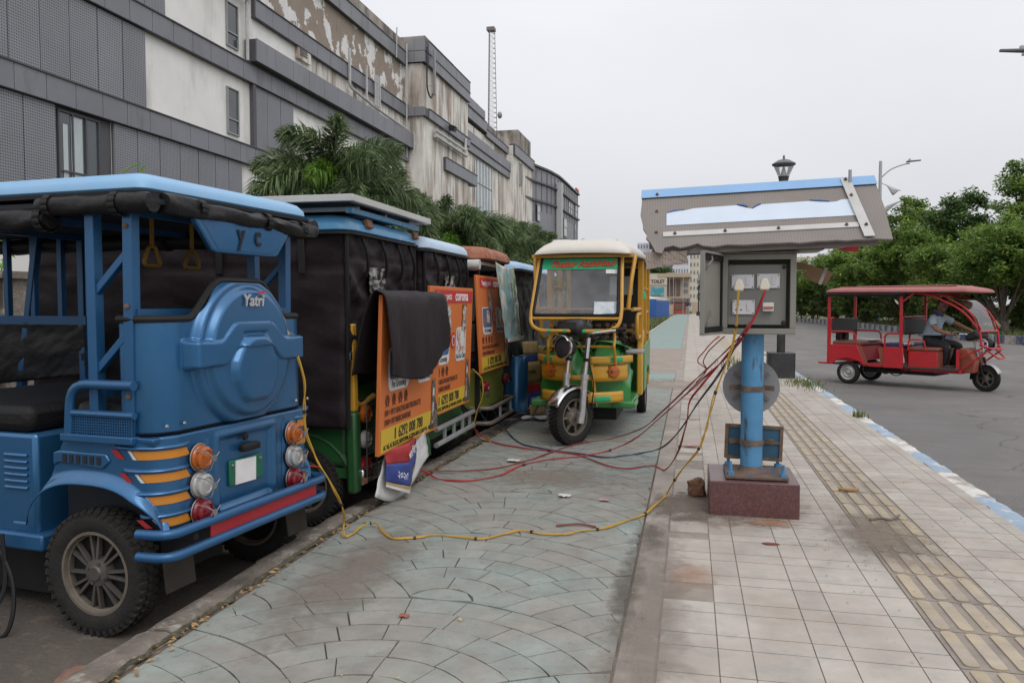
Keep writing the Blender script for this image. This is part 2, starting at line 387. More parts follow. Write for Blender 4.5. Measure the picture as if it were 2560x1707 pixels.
# --- tactile strip
bar = MB().prism(rrect(.05, .305, .02, 4), .006).build('bar', 'tactile', None, 0); bme = bar.data; bpy.data.objects.remove(bar)
y = 1.3; k = 0
while y < 17:
    t = piece('tactile_tile', 'tactile_base', swk, (1.09, y + .165, -.006), (.34, .322, .014)); k += 1
    if y < 12:
        for i in range(4):
            o = bpy.data.objects.new('bar', bme); COL.objects.link(o); o.parent = t
            o.matrix_basis = Matrix.Diagonal((1 / .34, 1 / .322, 1 / .014, 1)) @ Matrix.Translation((-.127 + i * .085, rnd.uniform(-.004, .004), .0072 - rnd.uniform(0, .001)))
    y += .33
MB().add([(.92, 17, .004), (1.26, 17, .004), (1.26, 95, .004), (.92, 95, .004)], [(0, 1, 2, 3)]).build('far_strip', 'tactile', swk, 0)
# --- kerbs
def kerb_block(name, m, parent, x0, x1, y0, y1, top, bot, rough=.006, sk=(0, 0)):
    nx, ny = 4, max(3, int((y1 - y0) / .06)); b = MB(); s0 = rnd.random() * 90
    def e(u, v):
        x = lerp(x0, x1, u) + lerp(sk[0], sk[1], v); y = lerp(y0, y1, v); n_ = nz3(x * 9 + s0, y * 9, s0) * rough; n2 = nz3(x * 26, y * 26, s0) * rough * .7
        ed = 1 if u in (0, 1) else 0
        return (x + (n_ * 1.6 + n2) * ed, y, top + (n_ + n2) * .6 - ed * rough * .8)
    b.grid(e, nx, ny); n = len(b.v); st = nx + 1
    b.add([(b.v[j * st].x, b.v[j * st].y, bot) for j in range(ny + 1)], [])
    b.add([(b.v[j * st + nx].x, b.v[j * st + nx].y, bot) for j in range(ny + 1)], [])
    for j in range(ny):
        b.f.append([j * st, (j + 1) * st, n + j + 1, n + j]); b.f.append([(j + 1) * st + nx, j * st + nx, n + ny + 1 + j, n + ny + 2 + j])
    b.f.append([n + ny + 1, n] + list(range(0, st))[::1]); b.f.append([n, n + ny + 1][:0] + list(range(ny * st, ny * st + st))[::-1] + [n + ny, n + 2 * ny + 1])
    return b.build(name, m, parent, smooth=50)
kb = struct(bpy.data.objects.new('left_kerb', None)); COL.objects.link(kb)
y = -1.
while y < 22:
    L = rnd.uniform(.7, 1.0); x = kl(y + L / 2); dx = (kl(y + L) - kl(y)) / 2
    kerb_block('kerb_block', 'kerb_concrete', kb, x - .165, x - .004, y, y + L - .012, rnd.uniform(.006, .02), -.2, .022 if y < 10 else .008, sk=(-dx, dx)); y += L
b = MB().box((-1.735, 58, -.08), (.13, 72, .2)); b.build('far_kerb', 'kerb_pale', kb, 0)
kb = struct(bpy.data.objects.new('right_kerb', None)); COL.objects.link(kb)
y = 1.; k = 0
while y < 16:
    L = rnd.uniform(.72, .85); kerb_block('kerb_block', ('kerb_white', 'kerb_blue')[k % 2], kb, KR - .125, KR + rnd.uniform(-.006, .004), y, y + L - .004, rnd.uniform(-.001, .003), -.25, .008); y += L; k += 1
MB().box((KR - .06, 78, -.09), (.12, 124, .2)).build('far_kerb', 'kerb_pale', kb, 0)
mb = MB()   # moss and grit that fills the joint beside the left kerb
def mossf(u, v):
    y = lerp(1.2, 11, v); w = .016 + .022 * nz3(y * 3, 1, 0) + .024 * nz3(y * 11, 1, 5); x = kl(y) - .012 + u * max(.006, w)
    return (x, y, .006 + .014 * math.sin(math.pi * u) * (1 + nz3(x * 60, y * 40, 2)))
mb.grid(mossf, 5, 420); struct(mb.build('kerb_moss', 'moss'), 'stuff')
def leafbits(name, n, fx, m, s0=.008, s1=.02):
    b = MB()
    for _ in range(n):
        x, y, z = fx(); s = rnd.uniform(s0, s1); a = rnd.random() * 6.28; t = rnd.uniform(-.5, .5)
        mt = Matrix.Translation((x, y, z + .002 + abs(t) * s * .4)) @ Euler((t, rnd.uniform(-.4, .4), a)).to_matrix().to_4x4()
        b.add([(-s, 0, 0), (0, -s * .45, s * .1), (s, 0, 0), (0, s * .45, s * .1)], [(0, 1, 2, 3)], mt)
    return struct(b.build(name, m, smooth=0), 'stuff')
def fk():
    y = rnd.uniform(1.6, 9.); return (kl(y) + abs(rnd.gauss(.0, .04)) - .01, y, .008)
leafbits('leaf_litter', 420, fk, 'leaf_dry')
leafbits('yellow_leaf_litter', 70, lambda: (rnd.uniform(-1.8, 1.85), 1.8 + rnd.random() ** 1.3 * 8, .008), 'leaf_yellow', .006, .013)
leafbits('grit', 500, lambda: (rnd.gauss(1.0, .22), rnd.gauss(4.6, .7), .004), 'leaf_dry', .003, .009)
leafbits('grit_by_the_track', 260, lambda: (rnd.gauss(-.15, .07), rnd.uniform(2, 6), .004), 'leaf_dry', .003, .007)
def patch(name, cx, cy, rx, ry, col, z=.006, amt=.8):
    m = bpy.data.materials.new(name); m.use_nodes = True; nt = m.node_tree; bs_ = nt.nodes['Principled BSDF']
    tc = nd(nt, 'ShaderNodeTexCoord').outputs['Object']; le = nd(nt, 'ShaderNodeVectorMath', {0: tc}, operation='LENGTH').outputs['Value']
    n_ = noise(nt, nd(nt, 'ShaderNodeNewGeometry').outputs['Position'], 9, 6, .7)
    a = mathn(nt, 'SUBTRACT', mathn(nt, 'ADD', mathn(nt, 'MULTIPLY', n_, 1.3), .12), le); a = mathn(nt, 'MULTIPLY', ramp(nt, a, 0, .6), amt)
    nt.links.new(a, bs_.inputs['Alpha']); bs_.inputs['Roughness'].default_value = .95
    nt.links.new(mixc(nt, noise(nt, tc, 14, 5), tuple(x * .75 for x in col), tuple(x * 1.2 for x in col)), bs_.inputs['Base Color'])
    o = MB().lathe([(0.001, 0), (1, 0)], 20).build(name, m, None, 0, loc=(cx, cy, z)); o.scale = (rx, ry, 1); return struct(o, 'stuff')
patch('dirt_patch', .2, 5.0, .68, .62, (.23, .19, .152), .0062, .92); patch('dirt_patch', .0, 5.0, .34, .5, (.2, .165, .135), .0072, .85)
patch('dirt_patch', .98, 4.55, .36, .7, (.22, .178, .14), .0125, .8)
patch('brick_dust', .46, 4.7, .2, .1, (.42, .2, .11), .007, .7)
patch('dirt_patch', -.15, 3.2, .24, 2.2, (.25, .21, .175), .0062, .55)
patch('damp_stain', -.26, 3.5, .1, .8, (.1, .088, .073), .0066, .4); patch('damp_stain', -.2, 4.3, .12, .4, (.1, .085, .07), .0068, .4)
patch('brick_dust', .02, 3.7, .16, .25, (.4, .24, .16), .0068, .5)
patch('dirt_patch', -1.0, 5.6, .7, .5, (.27, .22, .18), .0062, .6)
patch('dirt_patch', -1.5, 3.4, .3, 1.2, (.25, .2, .165), .0064, .6)
patch('dirt_patch', -.2, 12.6, .9, 1.2, (.36, .3, .25), .0066, .8)
# ================================================================ building on the left
def perf(nt, p, col):
    s = nd(nt, 'ShaderNodeSeparateXYZ', {0: p})
    def fr(o): return mathn(nt, 'SUBTRACT', mathn(nt, 'FRACT', mathn(nt, 'DIVIDE', o, .088)), .5)
    a, b_ = fr(s.outputs[1]), fr(s.outputs[2])
    d = mathn(nt, 'ADD', mathn(nt, 'MULTIPLY', a, a), mathn(nt, 'MULTIPLY', b_, b_))
    return mixc(nt, mathn(nt, 'LESS_THAN', d, .07), col, (.035, .037, .045))
mat('perforated', (.25, .253, .28), .5, .0, var=.08, vs=.6, extra=perf, rand=.05)
mat('cladding', (.19, .192, .214), .45, .0, var=.1, vs=.7, rand=.05, c3=(.11, .11, .12), c3s=1.2, lo3=.55, hi3=.8, st3=(1, 1, .25))
mat('cladding_pale', (.25, .25, .265), .45, .0, var=.08, vs=.7, rand=.04)
mat('clad_dark', (.085, .085, .095), .6, var=.1)
mat('plaster', (.82, .81, .78), .85, var=.07, vs=.6, c3=(.52, .5, .46), c3s=.7, lo3=.52, hi3=.8, st3=(1, 1, .3), bump=.1, bs=12)
mat('plaster_stained', (.74, .71, .66), .9, var=.12, vs=.8, c2=(.34, .27, .22), c2s=.9, lo=.46, hi=.64, st=(1, 1, .16), c3=(.12, .105, .09), c3s=1.3, lo3=.54, hi3=.7, st3=(1, 1, .12), bump=.2, bs=8)
mat('plaster_peeling', (.74, .73, .71), .9, var=.08, vs=1.5, c2=(.3, .245, .2), c2s=.55, lo=.465, hi=.485, c3=(.16, .14, .12), c3s=.8, lo3=.6, hi3=.75, st3=(1, 1, .3), bump=.25, bs=9)
mat('concrete_mouldy', (.36, .32, .28), .95, var=.2, vs=.7, c2=(.11, .1, .09), c2s=.9, lo=.42, hi=.62, st=(1, 1, .3))
mat('window_glass', (.06, .07, .08), .12, spec=.8, var=.3, vs=.5)
mat('window_pale', (.5, .55, .56), .25, var=.12, vs=.8, st=(1, 1, .3), c2=(.4, .45, .46), c2s=1)
mat('frame_grey', (.3, .3, .31), .5, var=.05); mat('frame_brown', (.32, .28, .24), .6, var=.1)
mat('pipe_grey', (.5, .5, .5), .5, var=.1)
mat('black_plastic', (.018, .018, .02), .45, var=.1)
bld = thing('commercial_building', 'long grey and white building with perforated panels and peeling plaster behind the palms', 'building', (0, 0, 0))
def bbox(name, m, x0, x1, y0, y1, z0, z1, par=None):
    return MB().box(((x0 + x1) / 2, (y0 + y1) / 2, (z0 + z1) / 2), (abs(x1 - x0), abs(y1 - y0), abs(z1 - z0))).build(name, m, par or bld, 0)
def ledge(X, y0, y1, z0, z1, w, m='cladding', prot=.25, lip=True):
    """a projecting band with separate cladding panels"""
    core = bbox('band', 'clad_dark', X - .5, X + prot - .04, y0 + .02, y1 - .02, z0 + .02, z1 - .02)
    n = max(1, round((y1 - y0) / w)); d = (y1 - y0) / n
    for i in range(n): piece('panel', m, core, (X + prot - .03, y0 + (i + .5) * d, (z0 + z1) / 2), (.06, d - .025, z1 - z0))
    bbox('soffit', 'clad_dark', X - .4, X + prot - .01, y0, y1, z0 - .02, z0 + .018, core)
    if lip: bbox('lip', 'clad_dark', X - .4, X + prot + .05, y0, y1, z1 + .003, z1 + .05, core)
    return core
def panels(X, ylist, z0, z1, m='perforated'):
    core = bbox('panel_backing', 'clad_dark', X - .3, X + .05, ylist[0], ylist[-1], z0, z1)
    for a, b_ in zip(ylist, ylist[1:]): piece('perforated_panel', m, core, (X + .08, (a + b_) / 2, (z0 + z1) / 2), (.06, b_ - a - .04, z1 - z0))
def rng(a, b_, n): return [lerp(a, b_, i / n) for i in range(n + 1)]
def win(X, y0, y1, z0, z1, split=None, nm=1, glassm='window_glass', fm='frame_grey', depth=.0):
    f = MB()
    t = .06
    for yy in [y0, y1] + [lerp(y0, y1, i / nm) for i in range(1, nm)]: f.box((X + .04 + depth, yy, (z0 + z1) / 2), (.1, t, z1 - z0 + t))
    for zz in [z0, z1] + ([lerp(z0, z1, split)] if split else []): f.box((X + .045 + depth, (y0 + y1) / 2, zz), (.1, y1 - y0, t))
    w = f.build('window', fm, bld, 0)
    for i in range(nm):
        a, b_ = lerp(y0, y1, i / nm), lerp(y0, y1, (i + 1) / nm)
        for c, d in (((z0, lerp(z0, z1, split)), (lerp(z0, z1, split), z1)) if split else ((z0, z1),)):
            piece('pane', glassm, w, (X + .02 + depth, (a + b_) / 2, (c + d) / 2), (.03, b_ - a - .05, d - c - .05))
    return w
XA = -20
bbox('wall', 'plaster', -34, XA, 8, 54.5, -.6, 15.3)
bbox('wall', 'plaster_peeling', -34, XA - .02, 8, 54.5, 15.3, 18.3)
bbox('parapet', 'concrete_mouldy', -33.8, XA + .1, 8, 54.4, 18.96, 19.75)
bbox('stained_wall', 'plaster_stained', XA - .1, XA + .015, 39, 54.5, 12.3, 14.5)
ledge(XA, 8, 35, 7.65, 8.45, 1.24); ledge(XA, 36.5, 54.5, 7.65, 8.45, 1.24)
ledge(XA, 8, 59, 11.42, 12.2, 1.24)
ledge(XA, 33.4, 59.2, 12.32, 13.32, 1.7, prot=.62, lip=False)
ledge(XA, 34, 54.4, 14.5, 15.3, 1.6); ledge(XA, 8, 33.1, 15.1, 15.9, 1.3, prot=.5)
ledge(XA, 8, 54.3, 18.1, 18.95, 1.6)
panels(XA, [13.0, 14.2, 15.4, 16.6, 17.8, 19.0, 20.23, 21.44, 22.67, 23.94, 25.18, 26.43], 8.52, 11.36)
panels(XA, [34.07, 35.17, 36.45, 37.77], 8.52, 11.4)
panels(XA, rng(20.4, 27.63, 6), 12.25, 15.05)
panels(XA, [13, 14.2, 15.4, 16.7, 18, 19.4, 20.71, 22.0], 3.2, 7.62); panels(XA, [24.63, 25.86, 27.13, 28.37, 29.58, 30.79, 31.8, 32.88], 3.2, 7.62)
bbox('reveal', 'clad_dark', XA - .1, XA + .2, 33.78, 34.03, 8.5, 11.4)
bbox('recess', 'clad_dark', XA - .3, XA + .005, 22.02, 24.6, 3, 7.63)
win(XA - .0, 22.15, 23.95, 4.0, 7.5, .45, 3, 'window_glass', 'clad_dark'); piece('curtain', 'window_pale', bld, (XA + .045, 22.95, 5.8), (.01, .5, 3.2)); piece('curtain', 'window_pale', bld, (XA + .046, 22.45, 5.8), (.01, .2, 2.6))
win(XA, 31.88, 32.74, 8.8, 10.78, .32, 1); win(XA, 31.92, 32.78, 12.62, 14.5, .32, 1)
p = MB(); p.tube([(XA + .25, 33.25, 12.3), (XA + .25, 33.25, 14.9)], .08); p.tube([(XA + .2, 33.3, 14.8), (XA + .5, 33.3, 15.5), (XA + .5, 33.3, 18)], .11)
p.build('downpipe', 'pipe_grey', bld)
def pipe(pts, r=.06, nm='conduit', m='pipe_grey'): return MB().tube(fillet(pts, .3, 3), r, 6).build(nm, m, bld)
pipe([(XA + .35, 44.2, 16.2), (XA + .35, 44.2, 14.0), (XA + .3, 48, 13.75), (XA + .3, 54.2, 13.55)], .09)
for y0, z0 in ((46.6, 15.9), (48.0, 15.7), (48.35, 15.75), (48.7, 15.7)): pipe([(XA + .4, y0, 13.8), (XA + .4, y0, z0)], .07)
pipe([(XA + .3, 53.9, 11.6), (XA + .35, 53.9, 19.5)], .06); pipe([(XA + .3, 52, 18), (XA + .35, 52, 20)], .05)
v_ = bbox('vent_surround', 'plaster_stained', XA - .1, XA + .2, 38.2, 39.6, 13.9, 14.95)
for i in range(5): piece('slat', 'cladding_pale', v_, (XA + .22, 38.75, 14.15 + i * .13), (.05, .8, .06), rot=(0, .5, 0))
# projecting block
XB = -18.7
bbox('wall', 'plaster_stained', -30, XB, 55.2, 66.3, -.6, 18.4)
bbox('return_wall', 'plaster_stained', -30, XB - .03, 54.52, 55.2, -.6, 18.3)
bbox('parapet', 'concrete_mouldy', -30, XB - 1, 58, 65.6, 18.4, 21.4)
def bandB(z0, z1, m='cladding', pr=.25):
    ledge(XB, 55.25, 66.25, z0, z1, 1.4, m, pr)
    r_ = bbox('return_band', 'clad_dark', -20.3, XB + pr - .05, 54.4, 55.2, z0 + .02, z1 - .02)
    for i in range(2): piece('panel', 'cladding_pale', r_, (-20 + .35 + i * .78, 54.38, (z0 + z1) / 2), (.76, .06, z1 - z0))
bandB(18.35, 19.1, 'cladding'); bandB(19.14, 20.0, 'cladding'); bandB(14.6, 15.22)
ledge(XB, 59.3, 68.5, 11.6, 12.5, 1.6)
win(XB - 1, 62.2, 63.2, 19.6, 20.9, None, 1)
pipe([(XB + .3, 56.5, 14.0), (XB + .3, 64.5, 14.0), (XB + .3, 64.5, 15)], .13); pipe([(XB + .3, 56.5, 13.6), (XB + .3, 64.8, 13.6)], .13)
a_ = MB().box((XB + .5, 55.7, 17.9), (.16, .3, 3.2)).build('antenna_panel', 'cladding_pale', bld, bevel=.03)
MB().bar((XB, 55.7, 19), (XB + .5, 55.7, 19), .06).bar((XB, 55.7, 17), (XB + .5, 55.7, 17), .06).build('bracket', 'pipe_grey', a_)
pipe([(XB + .4, 55.6, 16.4), (XB + .35, 55.3, 15.9), (XB + .2, 54.9, 16.6), (XB + .2, 54.9, 19.5)], .06, 'cable', 'black_plastic')
MB().box((XB + .5, 60.2, 14.9), (.5, .5, .4), rot=(0, .4, 0)).build('flood_light', 'black_plastic', bld)
# far blocks
XC = -19.5
bbox('wall', 'plaster_stained', -30, XC, 66.3, 96, -.6, 17.4)
bbox('parapet', 'concrete_mouldy', -29, XC - .3, 66.4, 74.2, 17.4, 20.1); bbox('parapet', 'concrete_mouldy', -29, XC - .2, 74.2, 84.4, 17.4, 19)
ledge(XC, 66.4, 74.2, 18.75, 19.5, 1.6, lip=False, prot=.3); ledge(XC, 66.4, 75, 17.7, 18.6, 1.6); ledge(XC, 75, 84.5, 17.35, 18.0, 1.6)
ledge(XC, 66.5, 92, 15.6, 16.5, 1.8, lip=False, prot=.35); ledge(XC, 66.5, 92, 14.85, 15.5, 1.8)
win(XC, 72, 77.7, 9, 14.7, .62, 5, 'window_pale')
bbox('wall', 'plaster_stained', -29, XC + .6, 85, 96, 5, 18.4); bbox('parapet', 'concrete_mouldy', -28, XC + .5, 88, 95.2, 18.4, 20.7)
ledge(XC + .6, 85, 96, 17.4, 18.5, 1.6)
win(XC - .2, 90.5, 92, 19, 20.2); win(XC + .6, 88, 89, 14.6, 17)
bbox('mouldy_patch', 'concrete_mouldy', XC - .1, XC + .02, 79, 84, 16.5, 17.3)
cv = [(-19.3, 90), (-18.9, 96), (-18.1, 102), (-17.8, 108), (-18.0, 116), (-18.3, 124), (-18.6, 134)]
def cvx(y): return interp(y, [(b_, a) for a, b_ in cv])
def strip(name, m, off, z0f, z1f, y0=90, y1=134, n=24):
    b = MB()
    for i in range(n + 1):
        y = lerp(y0, y1, i / n); x = cvx(y) + off; b.v += [V((x, y, z0f(y))), V((x, y, z1f(y))), V((x - 6, y, z1f(y)))]
    for i in range(n):
        k = i * 3; b.f += [[k, k + 3, k + 4, k + 1], [k + 1, k + 4, k + 5, k + 2]]
    b.add([(cvx(y1) + off, y1, z0f(y1)), (cvx(y1) + off, y1, z1f(y1)), (-30, y1, z1f(y1)), (-30, y1, z0f(y1))], [(0, 1, 2, 3)])
    return b.build(name, m, bld, 0)
tz = lambda y: interp(y, [(90, 17.8), (134, 19.4)])
strip('curved_wall', 'cladding', 0, lambda y: -.6, tz); 
for zo, zl in ((0, .25), (-1.9, -1.7), (-4.2, -3.95), (-8.2, -7.9)): strip('curved_band', 'clad_dark', .3, lambda y, a=zo: tz(y) + min(a, zo) - .0, lambda y, a=zl: tz(y) + a)
for i in range(18):
    y = lerp(95, 133, i / 17); piece('seam', 'clad_dark', bld, (cvx(y) + .02, y, tz(y) - 2.8), (.06, .08, 5))
for y0, y1, dz0, dz1 in ((110, 112, -4, -2.2), (120, 124.5, -3.9, -2.1), (129, 132, -3.8, -1.9), (97, 99, -6.5, -4.5), (114, 117, -7.6, -5), (128, 130, -7.6, -5)):
    win(cvx((y0 + y1) / 2) + .1, y0, y1, tz(y0) + dz0, tz(y0) + dz1, .5, 2 if y1 - y0 > 3 else 1, 'window_pale' if y0 in (114, 97) else 'window_glass')
MB().box((cvx(107) + .5, 107, 11), (.7, .9, 13)).build('downpipe', 'pipe_grey', bld, 0)
mat('red_paint_far', (.4, .06, .05), .6); MB().box((-18.5, 132, 19.9), (.2, 3, .7)).build('red_railing', 'red_paint_far', bld, 0)
# lattice mast on its roof
mst = thing('radio_mast', 'tall thin lattice mast standing on the roof of the long building', 'mast', (-20.2, 80.5, 18.4))
mat('mast_steel', (.4, .38, .37), .6, var=.1); mat('mast_dark', (.2, .17, .17), .6)
lg = [(math.cos(RAD(a)), math.sin(RAD(a))) for a in (20, 140, 260)]
def mr(z): return lerp(.6, .36, z / 11)
for i in range(3): MB().tube([(lg[i][0] * mr(0), lg[i][1] * mr(0), -.5), (lg[i][0] * mr(11), lg[i][1] * mr(11), 11)], .035, 5).build('leg', 'mast_dark', mst)
b = MB()
for k in range(22):
    z0, z1 = k * .5, k * .5 + .5
    for i in range(3):
        j = (i + 1) % 3; b.tube([(lg[i][0] * mr(z0), lg[i][1] * mr(z0), z0), (lg[j][0] * mr(z1), lg[j][1] * mr(z1), z1)], .016, 4)
        b.tube([(lg[i][0] * mr(z1), lg[i][1] * mr(z1), z1), (lg[j][0] * mr(z1), lg[j][1] * mr(z1), z1)], .018, 4)
b.build('lattice', 'mast_steel', mst)
MB().ball((.9, 0, 2.2), (.25, .35, .35)).build('dish', 'cladding_pale', mst); MB().box((0, 0, 10.9), (.8, .8, .35)).build('mast_head', 'mast_dark', mst)
# boundary wall behind the parked vehicles
bw = thing('boundary_wall', 'low stained concrete wall behind the parked rickshaws', 'wall', (-9.2, 0, 0))
for i in range(14): piece('wall_panel', 'kerb_concrete', bw, (0, 3 + i * 4, .75), (.2, 3.9, 1.7)); piece('coping', 'kerb_concrete', bw, (0, 3 + i * 4, 1.65), (.34, 3.96, .1))
# ================================================================ vegetation
leafmat('palm_leaf', (.058, .098, .036), (.17, .245, .095), 1.4, (.28, .29, .17), .34)
leafmat('palm_leaf_fresh', (.09, .2, .02), (.2, .34, .05), 1.8, None, .3)
mat('palm_trunk', (.25, .22, .18), .9, var=.2, st=(1, 1, 6), c2=(.15, .13, .1), c2s=3, bump=.3, bs=20)
leafmat('tree_leaf', (.07, .145, .03), (.25, .37, .075), .9, (.38, .44, .12), .45)
leafmat('tree_leaf_dark', (.06, .12, .032), (.165, .26, .07), 1.1, None, .25)
leafmat('shrub_leaf', (.06, .11, .025), (.16, .22, .06), 1.5, (.2, .2, .08), .3)
leafmat('grass_blade', (.06, .1, .02), (.16, .2, .06), 2, (.25, .22, .1), .3)
mat('bark', (.13, .105, .085), .95, var=.25, vs=4, st=(1, 1, .3), c2=(.08, .065, .05), c2s=5, bump=.6, bs=25)
def frond_mesh(name, L, droop, seed, m):
    r = random.Random(seed); v = []; f = []
    def rach(t):
        a = RAD(62) - t * droop
        return a
    p = V((0, 0, 0)); pts = [p.copy()]; n = 26
    for i in range(n):
        a = rach(i / n); p = p + V((math.cos(a), r.uniform(-.02, .02), math.sin(a))) * (L / n); pts.append(p.copy())
    for i in range(2, n + 1):
        t = (pts[i] - pts[i - 1]).normalized(); up = V((0, 1, 0)).cross(t).normalized() * -1; sd = V((0, 1, 0)); tt = i / n
        ll = L * .27 * (math.sin(math.pi * min(1, .16 + tt * .84)) ** .6 + .12)
        for k in range(25):
            an = r.uniform(0, 6.283); d = (sd * math.cos(an) + up * math.sin(an)); base = pts[i - 1].lerp(pts[i], r.random())
            dr = (d * .8 + t * r.uniform(.45, .8)).normalized(); l_ = ll * r.uniform(.65, 1.05); w = .0125 * L / 2
            mid = base + dr * l_ * .55; tip = base + dr * l_ + V((0, 0, -l_ * r.uniform(.22, .5)))
            pw = dr.cross(V((r.uniform(-1, 1), r.uniform(-1, 1), r.uniform(-1, 1)))).normalized() * w
            b0 = len(v); v += [base + pw * .5, base - pw * .5, mid - pw, mid + pw, tip]; f += [(b0, b0 + 1, b0 + 2, b0 + 3), (b0 + 3, b0 + 2, b0 + 4)]
    b = MB(); b.v = v; b.f = [list(q) for q in f]; b.tube(pts, [.03 * (1 - .8 * i / n) for i in range(n + 1)], 5)
    me = bpy.data.meshes.new(name); me.from_pydata([tuple(q) for q in b.v], [], b.f); me.materials.append(MATS[m]); return me
FR = [frond_mesh('frond_a', 2.1, 2.0, 1, 'palm_leaf'), frond_mesh('frond_b', 2.3, 2.6, 2, 'palm_leaf'), frond_mesh('frond_c', 1.9, 1.5, 3, 'palm_leaf'), frond_mesh('frond_d', 1.7, 2.4, 4, 'palm_leaf_fresh')]
def palm(x, y, h, n, label, sc=1., seed=0):
    r = random.Random(seed); t = thing('palm_tree', label, 'palm tree', (x, y, -.4), r.random() * 6, 'palms in front of the building')
    MB().tube([(0, 0, 0), (.05, .03, h * .5), (0, 0, h), (0, 0, h + .3)], [.17, .14, .12, .07], 10).build('trunk', 'palm_trunk', t)
    for i in range(n):
        o = bpy.data.objects.new('frond', FR[3] if (i % 9 == 5) else FR[r.randrange(3)]); COL.objects.link(o); o.parent = t
        tilt = lerp(-.6, 1.45, (i / n)) + r.uniform(-.12, .12)
        o.rotation_euler = (r.uniform(-.2, .2), tilt, i * 2.399 + r.uniform(-.2, .2)); o.location = (0, 0, h + .1 - .5 * (i / n)); s_ = sc * r.uniform(.85, 1.1); o.scale = (s_,) * 3
    return t
ORD = ('third', 'fourth', 'fifth', 'sixth', 'seventh', 'eighth', 'ninth', 'tenth', 'eleventh', 'twelfth', 'thirteenth', 'fourteenth', 'fifteenth', 'sixteenth')
PL = [(-9.7, 20.9, 4.55, 32, 1.38, 'nearest and tallest palm with bushy foxtail fronds in front of the building'), (-8.8, 19.6, 2.5, 26, 1.15, 'low palm just in front of the tallest one')]
for i in range(12):
    y_ = 23.6 + i * 3.2; PL.append((-9.2 + (.9 if i % 2 else -.5), y_, (3.3, 3.9)[i % 2 == 0] + .045 * i, 24, 1.22 + .02 * i, ORD[i] + ' palm of the row counted from the tallest one near the camera'))
for i, (x, y, h, n, sc, lb) in enumerate(PL): palm(x, y, h, n, lb, sc, 20 + i)
def leaf_cloud(b, r, c, rad, n, s0, s1, flat=.3):
    for _ in range(n):
        d = V((r.gauss(0, 1), r.gauss(0, 1), r.gauss(0, .8))); d = d.normalized() * (r.random() ** .45)
        p = V(c) + V((d.x * rad, d.y * rad, d.z * rad * .8)); s = r.uniform(s0, s1)
        m = Matrix.Translation(p) @ Euler((r.gauss(0, .45), r.gauss(.2, .4), r.random() * 6.283)).to_matrix().to_4x4()
        b.add([(-s, 0, -s * .12), (0, -s * .38, 0), (s, 0, -s * .25), (0, s * .38, 0)], [(0, 1, 2, 3)], m)
def tree_meshes(seed, h, cr, ch, nclump, nleaf, m, ls=.075, trunk_h=None, lean=0., multi=1):
    """crown of leaf clumps carried by a forked trunk; returns (trunk mesh builder, crown mesh builder)"""
    r = random.Random(seed); th = trunk_h or h * .35; tb, cb = MB(), MB(); cz = th + (h - th) * .5; hv = (h - th) * .5
    cl = []; lobes = []
    for i in range(11):
        d = V((r.gauss(0, 1), r.gauss(0, 1), r.gauss(.25, .9))).normalized(); lobes.append((V((d.x * cr * .62, d.y * cr * .62, cz + d.z * hv * .62)), r.uniform(.34, .52)))
    for i in range(nclump):
        c, q = lobes[i % 11]; d = V((r.gauss(0, 1), r.gauss(0, 1), r.gauss(.25, 1))).normalized() * (r.random() ** .2)
        cl.append(V((c.x + d.x * cr * q, c.y + d.y * cr * q, c.z + d.z * hv * q)))
    for c in cl: leaf_cloud(cb, r, c, cr * r.uniform(.13, .24), nleaf, ls * .7, ls * 1.25)
    for k in range(multi):
        o = V((.12 * k, .08 * k, 0)); top = V((r.uniform(-.2, .2) + lean, r.uniform(-.2, .2), th)) + o * 2
        tb.tube(spline([o + V((0, 0, -.3)), o + V((lean * .3, .03, th * .5)), top], 4), [lerp(.14, .085, i / 8) * (h / 4.5) for i in range(9)], 8)
        for c in r.sample(cl, min(9, len(cl))):
            mid = top.lerp(c, .5) + V((0, 0, -.1)); tb.tube(spline([top - V((0, 0, .15)), mid, c], 3), [lerp(.06, .012, i / 6) * h / 4.5 for i in range(7)], 5)
    return tb, cb
TM = {}
def tree(name, kind, x, y, z, label, cat='tree', sc=1., group='trees along the far side of the road', rz=None):
    seed, h, cr, ch, ncl, nl, m, ls, th, mu = kind
    t = thing(name, label, cat, (x, y, z), rnd.random() * 6 if rz is None else rz, group); t.scale = (sc,) * 3
    if kind not in TM:
        tb, cb = tree_meshes(seed, h, cr, ch, ncl, nl, m, ls, th, 0, mu)
        TM[kind] = (tb.build('trunk', 'bark', t).data, cb.build('crown', m, t, smooth=0).data)
    else: place('trunk', TM[kind][0], t); place('crown', TM[kind][1], t)
    return t
K1 = (1, 4.6, 2.15, 2, 230, 90, 'tree_leaf', .105, .7, 2); K2 = (2, 5.2, 2.4, 2, 230, 90, 'tree_leaf', .11, .55, 1)
K3 = (3, 7.5, 2.8, 3, 190, 90, 'tree_leaf_dark', .14, .9, 1); K4 = (4, 1.9, 1.1, 1, 70, 70, 'shrub_leaf', .08, .1, 1); K5 = (5, 8.5, 2.5, 3, 120, 85, 'tree_leaf', .13, 2.0, 1)
